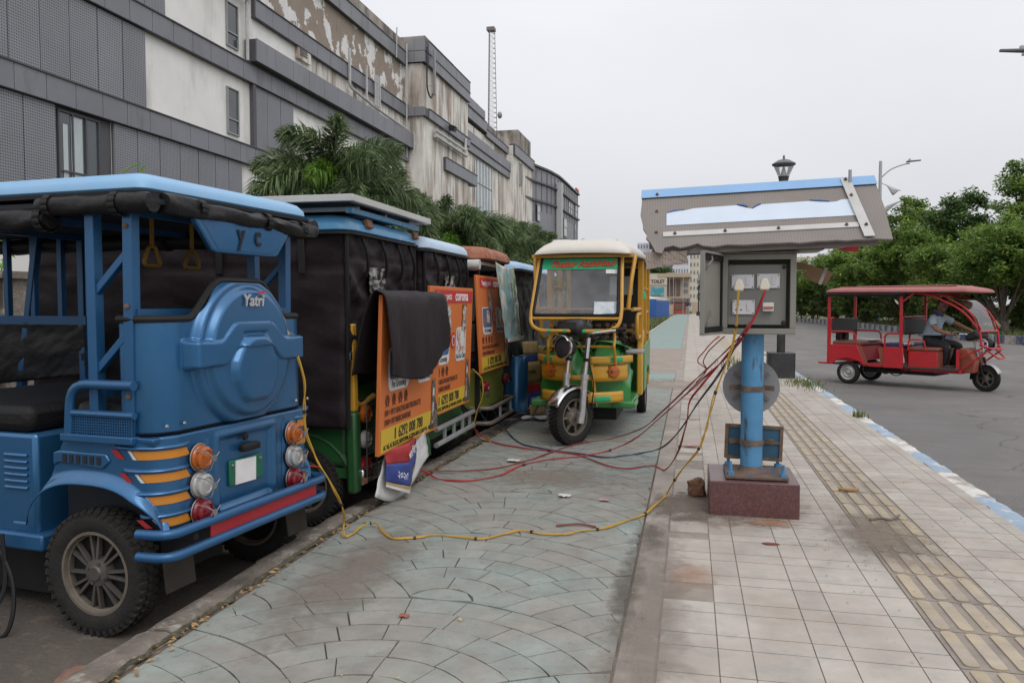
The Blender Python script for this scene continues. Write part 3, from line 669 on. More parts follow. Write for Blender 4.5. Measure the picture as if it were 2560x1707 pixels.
# ================================================================ vehicle helpers
mat('tyre', (.018, .0175, .017), .85, var=.25, vs=20, dust=.3, dcol=(.1, .085, .07), spec=.3, bump=.3, bs=70)
mat('rim_dark', (.06, .058, .055), .5, .3, var=.2, vs=15, dust=.5, dcol=(.16, .13, .1))
mat('rim_edge', (.17, .145, .115), .5, .3, var=.2, vs=20, dust=.5, dcol=(.22, .19, .15))
mat('rim_mid', (.1, .092, .084), .45, .4, var=.2, vs=15, dust=.4, dcol=(.2, .17, .14))
mat('rim_silver', (.5, .49, .47), .4, .6, var=.2, vs=20, dust=.4)
mat('blue_paint', (.02, .125, .285), .28, .5, var=.1, vs=2.5, coat=.5, dust=.2, dcol=(.2, .22, .25), bump=.04, bs=120, c3=(.07, .16, .27), c3s=38, lo3=.66, hi3=.74)
mat('blue_tube', (.018, .105, .25), .36, .35, var=.06, vs=6, coat=.2, dust=.18, dcol=(.16, .18, .2))
mat('blue_roof', (.21, .43, .67), .42, 0, var=.07, vs=2, coat=.1, dust=.25, dcol=(.42, .45, .48), c3=(.12, .3, .52), c3s=3, lo3=.58, hi3=.8, st3=(1, 1, .3))
mat('black_rubber', (.01, .01, .011), .65, var=.2, dust=.06, spec=.3)
mat('rust_band', (.11, .08, .06), .8, var=.3, vs=16, c2=(.2, .12, .07), c2s=14)
mat('mud_rubber', (.035, .03, .025), .9, var=.25, dust=.25, dcol=(.12, .1, .08), spec=.2)
mat('vinyl_black', (.01, .0095, .01), .45, spec=.3, var=.2, vs=9, bump=.25, bs=30, dust=.12, dcol=(.11, .1, .095))
mat('seat_black', (.012, .012, .013), .5, spec=.25, var=.2, bump=.2, bs=60)
mat('interior_dark', (.01, .013, .02), .7, var=.2)
mat('chrome', (.62, .62, .62), .18, 1., var=.1, dust=.15); mat('steel', (.4, .4, .4), .35, .9, var=.15, dust=.15)
mat('lens_amber', (.42, .1, .008), .25, coat=.5, var=.05); mat('lens_white', (.4, .4, .39), .2, coat=.5, var=.1); mat('lens_red', (.2, .01, .015), .25, coat=.5, var=.05)
mat('refl_amber', (.62, .23, .02), .45, var=.1, dust=.2); mat('refl_red', (.35, .012, .02), .45, var=.1, dust=.15); mat('refl_white', (.6, .6, .6), .5)
mat('plate_green', (.01, .12, .07), .45, var=.1); mat('plate_white', (.72, .7, .7), .6, var=.06, vs=20)
mat('handle_yellow', (.27, .15, .015), .5, var=.1); mat('rust', (.2, .09, .04), .9, var=.3, vs=12, c2=(.1, .06, .04), c2s=9)
mat('ink_dark', (.004, .008, .014), .6, var=0); mat('ink_red', (.5, .02, .02), .6, var=0); mat('ink_white', (.75, .75, .75), .6, var=0)
glass('plastic_film', (.85, .85, .85), .5, .25, (.35, .34, .33))
def wheel(parent, c, Rr, w, rimR, rimm, edgem, spokes=10, rz=0., side=1, name='wheel', hubr=.055, disc=False, tread=True, lean=0.):
    """axle along local y; side=+1 shows its face on +y. wheel > tyre, hub"""
    b = MB(); ax = Euler((RAD(-90), 0, 0)).to_matrix().to_4x4()
    rw = w * .42
    b.lathe([(rimR * .93, -rw), (rimR, -rw), (rimR * 1.02, -rw * .8), (rimR * .9, -rw * .6), (rimR * .88, rw * .6), (rimR * 1.02, rw * .8), (rimR, rw), (rimR * .93, rw), (rimR * .9, rw * .5), (rimR * .9, -rw * .5), (rimR * .93, -rw)], 36, ax)
    o = b.build(name, edgem, parent, 40, mtx=Matrix.Translation(c) @ Euler((lean, 0, rz)).to_matrix().to_4x4())
    s = MB()
    if disc:
        s.lathe([(.001, rw * .2 * side), (rimR * .35, rw * .3 * side), (rimR * .55, rw * .75 * side), (rimR * .8, rw * .4 * side), (rimR * .95, rw * .7 * side)], 32, ax)
    else:
        for i in range(spokes):
            a = 2 * math.pi * i / spokes + (.07 if i % 2 else -.07) * (spokes > 8)
            d = V((math.cos(a), 0, math.sin(a)))
            s.bar(d * hubr * .8 + V((0, rw * .55 * side, 0)), d * rimR * .96 + V((0, rw * .35 * side, 0)), (.011 if spokes > 12 else .02) * rimR / .17, .02, (0, 1, 0))
        MB().lathe([(rimR * .9, -.004), (hubr, -.004), (hubr, .004), (rimR * .9, .004)], 28, ax).build('drum', 'black_rubber', o)
    s.build('spokes', rimm, o, 40)
    h = MB(); h.lathe([(.001, rw * 1.05 * side), (hubr * .5, rw * 1.05 * side), (hubr * .6, rw * .9 * side), (hubr, rw * .8 * side), (hubr * 1.15, rw * .2 * side), (hubr * 1.15, -rw * .5 * side)], 20, ax)
    for i in range(4):
        a = i * math.pi / 2 + .4; h.lathe([(.001, rw * .95 * side), (.008, rw * .95 * side), (.009, rw * .6 * side)], 8, Matrix.Translation((math.cos(a) * hubr * .8, 0, math.sin(a) * hubr * .8)) @ ax)
    h.build('hub', rimm, o, 40)
    t = MB(); hw = w / 2
    t.lathe([(rimR * .98, -hw * .8), (rimR * 1.08, -hw * .95), (lerp(rimR, Rr, .55), -hw), (Rr - .022, -hw * .9), (Rr - .008, -hw * .7), (Rr - .004, 0), (Rr - .008, hw * .7), (Rr - .022, hw * .9), (lerp(rimR, Rr, .55), hw), (rimR * 1.08, hw * .95), (rimR * .98, hw * .8)], 48, ax)
    if tread:
        nb = 44
        for i in range(nb):
            for j, yy in enumerate((-.72, -.26, .26, .72)):
                a = 2 * math.pi * (i + (.5 if j % 2 else 0)) / nb; rr = Rr - (.008 if abs(yy) > .5 else .003)
                m = Matrix.Rotation(-a, 4, 'Y') @ Matrix.Translation((rr, yy * hw, 0)) @ Matrix.Rotation(.35 * (1 if yy > 0 else -1), 4, 'X')
                t.box((0, 0, 0), (.011, hw * .4, 2 * math.pi * Rr / nb * .62), m)
                if abs(yy) > .5: t.box((-.014, 0, 0), (.02, hw * .16, 2 * math.pi * Rr / nb * .5), Matrix.Rotation(-a, 4, 'Y') @ Matrix.Translation((rr, (.86 if yy > 0 else -.86) * hw, 0)))
    t.build('tyre', 'tyre', o, 40)
    return o
def roof_shell(parent, m, x0, x1, hw, z0, h, r=.12, dome=.06, name='roof', lip=True, nose=0., ribs=0):
    """rounded tray roof: rings of rounded rectangles rising to a shallow dome"""
    b = MB(); L = x1 - x0; cx = (x0 + x1) / 2; n = 7; rings = []
    for ins, z in ((.012, 0), (0, .012), (.004, h * .45), (.03, h * .8), (.075, h), (.16, h + dome * .35), (.3, h + dome * .75), (.46, h + dome)):
        ins = min(ins, hw * .95); rr = max(.02, r - ins * .3)
        rings.append([(cx + p[0], p[1], z0 + z - (nose * max(0, (cx + p[0] - x1 + .7) / .7) ** 2)) for p in rrect(L - 2 * ins, 2 * hw - 2 * ins, min(rr, hw - ins - .001), n)])
    k = len(rings[0])
    for q in rings: b.v += [V(p) for p in q]
    for i in range(len(rings) - 1):
        for j in range(k): b.f.append([i * k + j, i * k + (j + 1) % k, (i + 1) * k + (j + 1) % k, (i + 1) * k + j])
    b.f.append([(len(rings) - 1) * k + j for j in range(k)]); b.f.append([j for j in range(k)][::-1])
    o = b.build(name, m, parent, 50)
    if ribs:
        rb = MB()
        for i in range(ribs): yy = lerp(-hw * .6, hw * .6, i / (ribs - 1)); rb.box((cx - .05, yy, z0 + h + dome * .62 * (1 - (yy / hw) ** 2) + .01), (L * .8, .07, .02))
        rb.build('rib', m, o, bevel=.008)
    if lip:
        q = MB(); q.prism(rrect(L + .03, 2 * hw + .03, r, 6), .014, Matrix.Translation((cx, 0, z0 - .016))); q.build('rubber_lip', 'black_rubber', o)
    return o
def round_lamp(parent, c, r, m, guard=True, m4=None):
    """lamp facing -x"""
    M4 = m4 or frame(c, (0, -1, 0), (0, 0, 1))
    b = MB().lathe([(r * 1.12, 0), (r * 1.12, .02), (r, .028), (r * .98, .045), (r * .72, .052), (r * .66, .046), (r * .3, .05), (.001, .052)], 28)
    o = b.build('tail_lamp', m, parent, 30, mtx=M4)
    MB().lathe([(r * 1.18, -.01), (r * 1.18, .008), (r * 1.08, .012)], 28).build('bezel', 'black_rubber', o)
    if guard:
        g = MB(); g.lathe([(.014, .085), (.014, .09), (.001, .09)], 14)
        for a in (20, 140, 260):
            a = RAD(a); d = V((math.cos(a), math.sin(a), 0)); g.tube([d * .01 + V((0, 0, .087)), d * r * 1.05 + V((0, 0, .075)), d * r * 1.3 + V((0, 0, .03))], .0026, 5)
        g.tube([(r * 1.2 * math.cos(RAD(a)), r * 1.2 * math.sin(RAD(a)), .012) for a in range(0, 360, 20)], .003, 5, closed=True)
        g.build('wire_guard', 'steel', o)
    return o
def roll(parent, pts, r, seed, name='rolled_curtain', m='vinyl_black', wob=.22, straps=()):
    P = spline(pts, 10); b = MB(); n = 16; N = len(P); up = V((0, 0, 1))
    for i, p in enumerate(P):
        t = (P[min(i + 1, N - 1)] - P[max(i - 1, 0)]).normalized(); y = t.cross(up).normalized(); u = y.cross(t)
        e = 1 if 0 < i < N - 1 else .94
        for k in range(n):
            a = 2 * math.pi * k / n; w = r * e * (1 + wob * nz3(p.x * 6 + math.cos(a) * 1.3, p.y * 6 + math.sin(a) * 1.3, seed) + wob * .4 * nz3(p.x * 17, p.y * 17 + a, seed))
            b.v.append(p + (u * math.cos(a) + y * math.sin(a)) * w)
    for i in range(N - 1):
        for k in range(n): l = (k + 1) % n; b.f.append([i * n + k, (i + 1) * n + k, (i + 1) * n + l, i * n + l])
    b.f.append([k for k in range(n)]); b.f.append([(N - 1) * n + k for k in range(n)][::-1])
    o = b.build(name, m, parent, 60)
    for s_ in straps:
        i = int(s_ * (N - 1)); p = P[i]; t = (P[min(i + 1, N - 1)] - P[max(i - 1, 0)]).normalized(); y = t.cross(up).normalized()
        lo = [p + (up * math.cos(a) + y * math.sin(a)) * r * 1.17 for a in [2 * math.pi * k / 12 for k in range(13)]]
        q = MB()
        for a, c in zip(lo, lo[1:]): q.add([a - t * .018, a + t * .018, c + t * .018, c - t * .018], [(0, 1, 2, 3)])
        q.build('strap', 'black_rubber', o, solid=.003)
    return o
def rear_m(y, z, x=0.): return frame((x, y, z), (0, -1, 0), (0, 0, 1))
# ================================================================ nearest blue rickshaw
mat('badge_grey', (.5, .5, .5), .4, .3)
bl = thing('electric_rickshaw', 'nearest glossy blue rickshaw seen from its rear corner with rolled black curtains', 'rickshaw', (-2.074, 3.30, -.12), RAD(174), 'rickshaws parked along the kerb')
def bars(nm, m, lst, w, par, bev=.003):
    o = None
    for p, q in lst: o = MB().bar(p, q, w).build(nm, m, par, 0, bevel=bev)
    return o
# --- body: plan path left side -> rear -> right side, height from fender edge to belt line
HW = .55; XR = -.085; RC = .12
def plan(s):
    """s in [-1,1]; +1 is the front end of the left side. returns x,y and outward normal"""
    sg = 1 if s >= 0 else -1; a = abs(s); fl = HW - RC; arc = RC * math.pi / 2; sd = .62; tot = fl + arc + sd; d = a * tot
    if d < fl: return XR, d * sg, (-1, 0)
    if d < fl + arc:
        t = (d - fl) / RC; return XR + RC * (1 - math.cos(t)), sg * (fl + RC * math.sin(t)), (-math.cos(t), sg * math.sin(t))
    return XR + RC + d - fl - arc, sg * HW, (0, sg)
def zbot(x, y):
    if abs(y) < HW - .06: return .425
    d = (x - .262) / .315
    if abs(d) >= 1: return .445
    return .445 + .19 * (1 - abs(d) ** 2.6) ** .5
def ztopl(x): return .835 - .38 * sstep(.36, .58, x)
def body_off(x, y, z, rear):
    o = 0
    if abs(y) > HW - .06:
        d = abs(z - zbot(x, y)); o += .035 * (1 - sstep(.0, .055, d)) if abs((x - .262) / .4) < 1 else 0
        o += .012 * sstep(.3, .36, x) * 0
    if rear:
        fy = abs(y); e = max(fy - .205, abs(z - .625) - .17)
        o += -.018 * (1 - sstep(-.03, .0, e)) + .008 * math.exp(-(e / .012) ** 2)
        o += .006 * (1 - sstep(0, .004, abs(fy - .275) - .001)) * -1 if z < .8 else 0
    return o
def bodyfn(u, v):
    s = 1 - 2 * u; x, y, nn = plan(s); z0 = zbot(x, y); z1 = ztopl(x); z = lerp(z0, max(z1, z0 + .004), v)
    o = body_off(x, y, z, nn[0] < -.99); tuck = .02 * (1 - sstep(.4, .5, z)) if nn[0] < -.9 else 0
    return (x + nn[0] * (o - tuck), y + nn[1] * o, z)
b = MB().grid(bodyfn, 260, 46); body = b.build('body', 'blue_paint', bl, 45, solid=.006)
# flat deck on top of the body edge + floor
MB().box((.16, 0, .825), (.44, 1.1, .02)).build('deck', 'blue_tube', bl, bevel=.005)
MB().box((1.25, 0, .2), (1.6, .8, .24)).build('underbody_light_block', 'black_rubber', bl); MB().box((1.2, 0, .36), (1.35, 1.12, .07)).build('floor', 'blue_tube', bl, bevel=.01)  # first box added below the floor to block light, where batteries hang
MB().box((.28, 0, .55), (.5, .84, .5)).build('inner_wall', 'interior_dark', bl)
# seat box under the passenger bench, with louvres
sb = MB().box((.98, 0, .6), (.8, 1.06, .44)).build('side_panel', 'blue_paint', bl, bevel=.02)
for i in range(6): MB().box((.69, .535, .585 + i * .028), (.13, .012, .014), rot=(.5, 0, 0)).build('louvre', 'blue_paint', sb, bevel=.004)
def cushion(c, d, name='seat', par=None, m='seat_black', bev=.04): return MB().box(c, d).build(name, m, par or bl, bevel=bev)
cushion((1.0, 0, .88), (.8, 1.08, .12)); cushion((.2, 0, .9), (.4, 1.0, .13)); cushion((.05, 0, 1.12), (.1, .98, .34), 'backrest')
# --- upper rear shell with the spare wheel bulge
def ztop(y):
    a = abs(y); return 1.3 + .165 * (1 - sstep(.13, .35, a)) - .0 * a
def shell(y, z):
    d = 0; rr = math.hypot(y, z - 1.155)
    d += .035 * (1 - sstep(.315, .345, rr)); d += .03 * (1 - sstep(.265, .30, rr))
    an = math.atan2(z - 1.155, y)
    # cross band with a raised middle
    bz = 1.205 + .075 * (1 - sstep(.12, .24, abs(y))); lo_ = 1.1 + .075 * (1 - sstep(.1, .22, abs(y)))
    if abs(y) < .40: d = max(d, .078 * (1 - sstep(0, .022, z - bz)) * sstep(-.012, .012, z - lo_) * (1 - sstep(.375, .395, abs(y))))
    e = max(abs(y) * .86 + abs(z - 1.075) * .55, abs(z - 1.08) * 1.05, math.hypot(y, z - 1.075) * .98)
    d += .028 * (1 - sstep(.135, .165, e))
    d -= .012 * (1 - sstep(-.006, .006, max(abs(y) - .085, abs(z - 1.235) - .012)))
    return d
HU = .53
def uplan(d):
    """plan of the upper shell: d measured from the centre line round the corner"""
    sg = 1 if d >= 0 else -1; a = abs(d); fl = HU - .13; arc = .13 * math.pi / 2
    if a < fl: return XR + .015, a * sg, -1., 0.
    if a < fl + arc: t = (a - fl) / .13; return XR + .015 + .13 * (1 - math.cos(t)), sg * (fl + .13 * math.sin(t)), -math.cos(t), sg * math.sin(t)
    return XR + .145 + a - fl - arc, sg * HU, 0., sg * 1.
UT = HU - .13 + .13 * math.pi / 2 + .05
def up_fn(u, v):
    d = lerp(UT, -UT, u); x, y, nx_, ny_ = uplan(d); zz = lerp(.85, ztop(d), v); o = shell(y, zz) if nx_ < -.98 else 0
    return (x + nx_ * o + .012 * (zz - .85), y + ny_ * o, zz)
us = MB().grid(up_fn, 190, 130).build('rear_panel', 'blue_paint', bl, 50, solid=.006)
dd = [lerp(UT, -UT, i / 70) for i in range(71)]
MB().tube([(uplan(d)[0] + .012, uplan(d)[1], ztop(d) + .008) for d in dd], .017, 8).build('edge_trim', 'black_rubber', us)
MB().tube([(uplan(d)[0] + .002, uplan(d)[1], .846) for d in dd], .005, 5).build('seam', 'black_rubber', us)
text('Yatri', .075, 'badge_grey', us, rear_m(.085, 1.362, XR - .056), 'badge', .0012, .2, 1.0, .003)
MB().bar((XR - .058, -.02, 1.418), (XR - .058, -.075, 1.428), .004, .008).build('badge_stroke', 'ink_red', us)
# --- deck edge, rail, mesh panel, posts and braces per side
for sg in (1, -1):
    y = .52 * sg
    bars('post', 'blue_tube', [((.065, y, .84), (.055, y, 1.8)), ((.245, y, .84), (.25, y, 1.8))], .046, bl)
    bars('brace', 'blue_tube', [((.065, y, 1.58), (.245, y, 1.41)), ((.065, y, 1.26), (.245, y, 1.09))], .03, bl)
    MB().box((.205, sg * .555, .825), (.37, .05, .03)).build('sill', 'blue_tube', bl, bevel=.004)
    MB().tube(fillet([(.02, sg * .56, 1.045), (.345, sg * .56, 1.045), (.36, sg * .56, .835)], .09), .02, 10).build('side_rail', 'blue_tube', bl)
    MB().tube([(.02, sg * .56, .925), (.35, sg * .56, .925)], .015, 8).build('mid_rail', 'blue_tube', bl)
    g = MB()
    for i in range(27): g.box((.035 + i * .012, sg * .56, .88), (.004, .004, .08))
    for i in range(7): g.box((.19, sg * .56, .85 + i * .011), (.32, .005, .004))
    g.box((.19, sg * .552, .88), (.32, .002, .08)); g.build('mesh_panel', 'blue_tube', bl, 0)
    # strips of reflective tape under pressed ridges on the rear quarter
    for k in range(4):
        z = .765 - k * .092; s0 = .305; s1 = .552 - k * .033
        def stripf(u, v, zz=z, a=s0, c=s1, o=.004):
            x, yy, nn = plan(sg * lerp(a, c, u)); return (x + nn[0] * o, yy + nn[1] * o, zz - .024 + .048 * v)
        def sub(a, c, m, nm, lean=0., dz0=-.024, dz1=.024, o=.006):
            q = MB(); 
            def fn(u, v):
                x, yy, nn = plan(sg * (lerp(a, c, u) + lean * v)); return (x + nn[0] * o, yy + nn[1] * o, z + lerp(dz0, dz1, v) * .72)
            q.grid(fn, 14, 2); return q.build(nm, m, bl, 30)
        L = s1 - s0
        rg = MB()
        def rf(u, v):
            x, yy, nn = plan(sg * lerp(s0 - .005, s1 + .03, u)); a = v * math.pi; e = .018 * math.sin(math.pi * min(1, u * 8, (1 - u) * 8) / 2)
            return (x + nn[0] * e * math.sin(a), yy + nn[1] * e * math.sin(a), z + .029 - .010 * math.cos(a))
        rg.grid(rf, 24, 6).build('pressed_ridge', 'blue_paint', bl, 50)
        sub(s0, s0 + L * .72, 'refl_amber', 'reflector_strip', .02); sub(s0 + L * .73, s0 + L * .79, 'refl_white', 'reflector_strip', .022); sub(s0 + L * .92, s1 + .01, 'refl_red', 'reflector_strip', .03)
    # slotted pressing above the wheel arch
    q = MB().prism([(.19, .70), (.42, .715), (.45, .70), (.45, .755), (.42, .765), (.17, .765), (.15, .735)][::1], .012, frame((0, sg * HW, 0), (1, 0, 0), (0, 0, 1)) @ Matrix.Translation((0, 0, -.012 if sg > 0 else 0)))
    q = q.build('slotted_pressing', 'blue_paint', bl, bevel=.006)
    for i in range(6): MB().box((.205 + i * .036, sg * (HW + .0125), .735), (.02, .006, .034)).build('slot', 'interior_dark', q)
    wheel(bl, (.252, sg * .505, .262), .262, .118, .175, 'rim_mid', 'rim_edge', 15, side=sg)
    MB().box((-.06, sg * .42, .275), (.012, .17, .16), rot=(0, .12, 0)).build('mud_flap', 'mud_rubber', bl, bevel=.004)
    for k, (zz, m) in enumerate(((.728, 'lens_amber'), (.613, 'lens_white'), (.5, 'lens_red'))): round_lamp(bl, (XR - .004, sg * .335, zz), .047, m)
    # rolled curtains under the roof edge
    roll(bl, [(-.1, sg * .565, 1.765), (.2, sg * .565, 1.765), (.47, sg * .565, 1.767)], .042, 3 * sg, straps=(.3, .85))
    roll(bl, [(.42, sg * .565, 1.715), (.9, sg * .565, 1.72), (1.5, sg * .565, 1.72), (2.1, sg * .565, 1.71)], .046, 5 * sg, straps=(.05, .3, .6))
    bars('post', 'blue_tube', [((1.42, y, .4), (1.42, y, 1.8)), ((2.0, y, .4), (1.75, y, 1.8))], .042, bl)
roll(bl, [(-.085, .5, 1.77), (-.09, .2, 1.762), (-.09, -.15, 1.755), (-.09, -.4, 1.745), (-.085, -.57, 1.745)], .037, 9, wob=.4, straps=(.18, .5, .8))
for sg in (1, -1):
    for x, z in ((.06, 1.68), (.06, 1.36), (.062, 1.0), (.065, .88)): MB().lathe([(.011, 0), (.011, .006), (.006, .007), (.006, .012), (.001, .013)], 8, frame((x, sg * .543, z), (1 * sg, 0, 0), (0, 0, 1)) @ Matrix.Rotation(math.pi, 4, 'Y')).build('bolt', 'rust_band', bl)
    for y in (.5, .40): MB().lathe([(.009, 0), (.006, .005), (.001, .006)], 8, rear_m(sg * y, .88, XR - .0)).build('rivet', 'steel', bl)
# far side: window bars and a black plastic sheet
for i in range(5): MB().bar((1.37 + i * .21, -.52, 1.28), (1.37 + i * .21, -.52, 1.8), .032).build('window_bar', 'blue_tube', bl, 0)
MB().bar((1.38, -.52, 1.275), (2.2, -.52, 1.275), .05).build('window_rail', 'blue_tube', bl, 0)
MB().grid(lambda u, v: (lerp(1.39, 2.25, u), -.50 + .012 * nz3(u * 5, v * 3, 1) + .006 * nz3(u * 16 + v * 9, v * 6, 4), lerp(.96 - .09 * u, 1.26, v)), 60, 20).build('plastic_sheet', 'vinyl_black', bl, 60, solid=.003)
MB().bar((.05, .52, 1.33), (.05, -.52, 1.33), .04).build('cross_bar', 'blue_tube', bl, 0); MB().bar((.25, .5, 1.0), (.25, -.5, 1.0), .03).build('cross_bar', 'blue_tube', bl, 0)
# roof, ceiling, visor
roof_shell(bl, 'blue_roof', -.06, 2.35, .575, 1.812, .08, .06, .03)
MB().box((1.1, 0, 1.77), (2.4, 1.16, .02)).build('ceiling', 'interior_dark', bl); 
for x in (.1, .7, 1.4): MB().box((x, 0, 1.75), (.04, 1.12, .04)).build('roof_beam', 'blue_tube', bl)
vz = MB().prism([(.335, 1.735), (-.335, 1.735), (-.335, 1.715), (-.235, 1.6), (-.205, 1.592), (.205, 1.592), (.235, 1.6), (.335, 1.715)], .03, frame((-.09, 0, 0), (0, 1, 0), (0, 0, 1)) @ Matrix.Translation((0, 0, -.015))).build('visor', 'blue_paint', bl, bevel=.008)
MB().prism([(.30, 1.72), (-.30, 1.72), (-.20, 1.606), (.20, 1.606)], .004, frame((-.107, 0, 0), (0, 1, 0), (0, 0, 1))).build('visor_inset', 'blue_paint', vz, bevel=.002)
text('y', .13, 'ink_dark', vz, rear_m(.075, 1.64, -.112), 'lettering', .002, 0, .9, .001); text('c', .13, 'ink_dark', vz, rear_m(-.045, 1.64, -.112), 'lettering', .002, 0, .9, .001)
# grab handles
for x, y in ((.3, .145), (.3, -.114)):
    h = MB().tube(fillet([(x, y - .02, 1.63), (x, y - .055, 1.545), (x, y + .055, 1.545), (x, y + .02, 1.63)], .025, 4, True), .009, 8, closed=True).build('grab_handle', 'handle_yellow', bl)
    MB().box((x, y, 1.69), (.008, .02, .13)).build('strap', 'handle_yellow', h)
# number plate, its lamp, bumper
pl = MB().box((XR + .008, .0, .61), (.012, .24, .115)).build('number_plate', 'plate_green', bl, bevel=.004); MB().box((XR + .0005, .01, .607), (.006, .145, .108), rot=(.03, 0, 0)).build('taped_paper', 'plate_white', pl)
for s_ in (1, -1): MB().lathe([(.008, 0), (.006, .005), (.001, .006)], 10, rear_m(s_ * .1, .645, XR + .001)).build('screw', 'steel', pl)
q = MB().box((XR - .01, -.01, .715), (.035, .125, .035)).build('plate_lamp', 'black_rubber', bl, bevel=.01); MB().lathe([(.018, 0), (.016, .01), (.001, .012)], 14, rear_m(.015, .765, XR)).build('lock', 'black_rubber', bl)
for z, nm in ((.465, 'bumper_bar'), (.375, 'bumper_bar')):
    MB().tube(fillet([(-.02, .60, z), (-.16, .585, z), (-.16, -.555, z), (-.02, -.57, z)], .1), .02, 12).build(nm, 'blue_tube', bl)
MB().box((-.155, -.06, .42), (.004, .8, .05)).build('reflective_tape', 'refl_red', bl)
for s_ in (.42, -.42): MB().bar((-.15, s_, .42), (-.02, s_, .42), .03, .03).build('bumper_bracket', 'black_rubber', bl)
MB().tube([(.25, .5, .262), (.25, -.5, .262)], .03, 8).box((.25, 0, .27), (.22, .2, .2)).build('axle', 'black_rubber', bl)
# front end (out of frame in the photo)
MB().prism([(1.9, .36), (2.3, .42), (2.25, .95), (2.05, 1.0), (1.95, .6)], .8, frame((0, .4, 0), (1, 0, 0), (0, 0, 1))).build('front_apron', 'blue_paint', bl, bevel=.03)
wheel(bl, (2.42, 0, .25), .25, .1, .17, 'rim_dark', 'rim_edge', 10)
MB().tube([(2.28, .1, .95), (2.42, .1, .25)], .022).tube([(2.28, -.1, .95), (2.42, -.1, .25)], .022).tube([(2.2, .3, 1.05), (2.25, 0, 1.0), (2.2, -.3, 1.05)], .015).build('fork', 'steel', bl)
cbl = MB().tube(spline([(.75, .6, .38), (.62, .62, .2), (.6, .68, .01), (.75, .75, .02), (.95, .72, .02)], 8), .009, 6).tube(spline([(.7, .6, .4), (.66, .64, .15), (.75, .8, .02), (1.1, .8, .02)], 8), .009, 6).build('black_cable', 'black_rubber')
cbl.matrix_world = Matrix.Translation((-2.074, 3.30, -.12)) @ Matrix.Rotation(RAD(174), 4, 'Z'); tag(cbl, 'black cable hanging from the step of the nearest blue rickshaw to the road', 'cable')
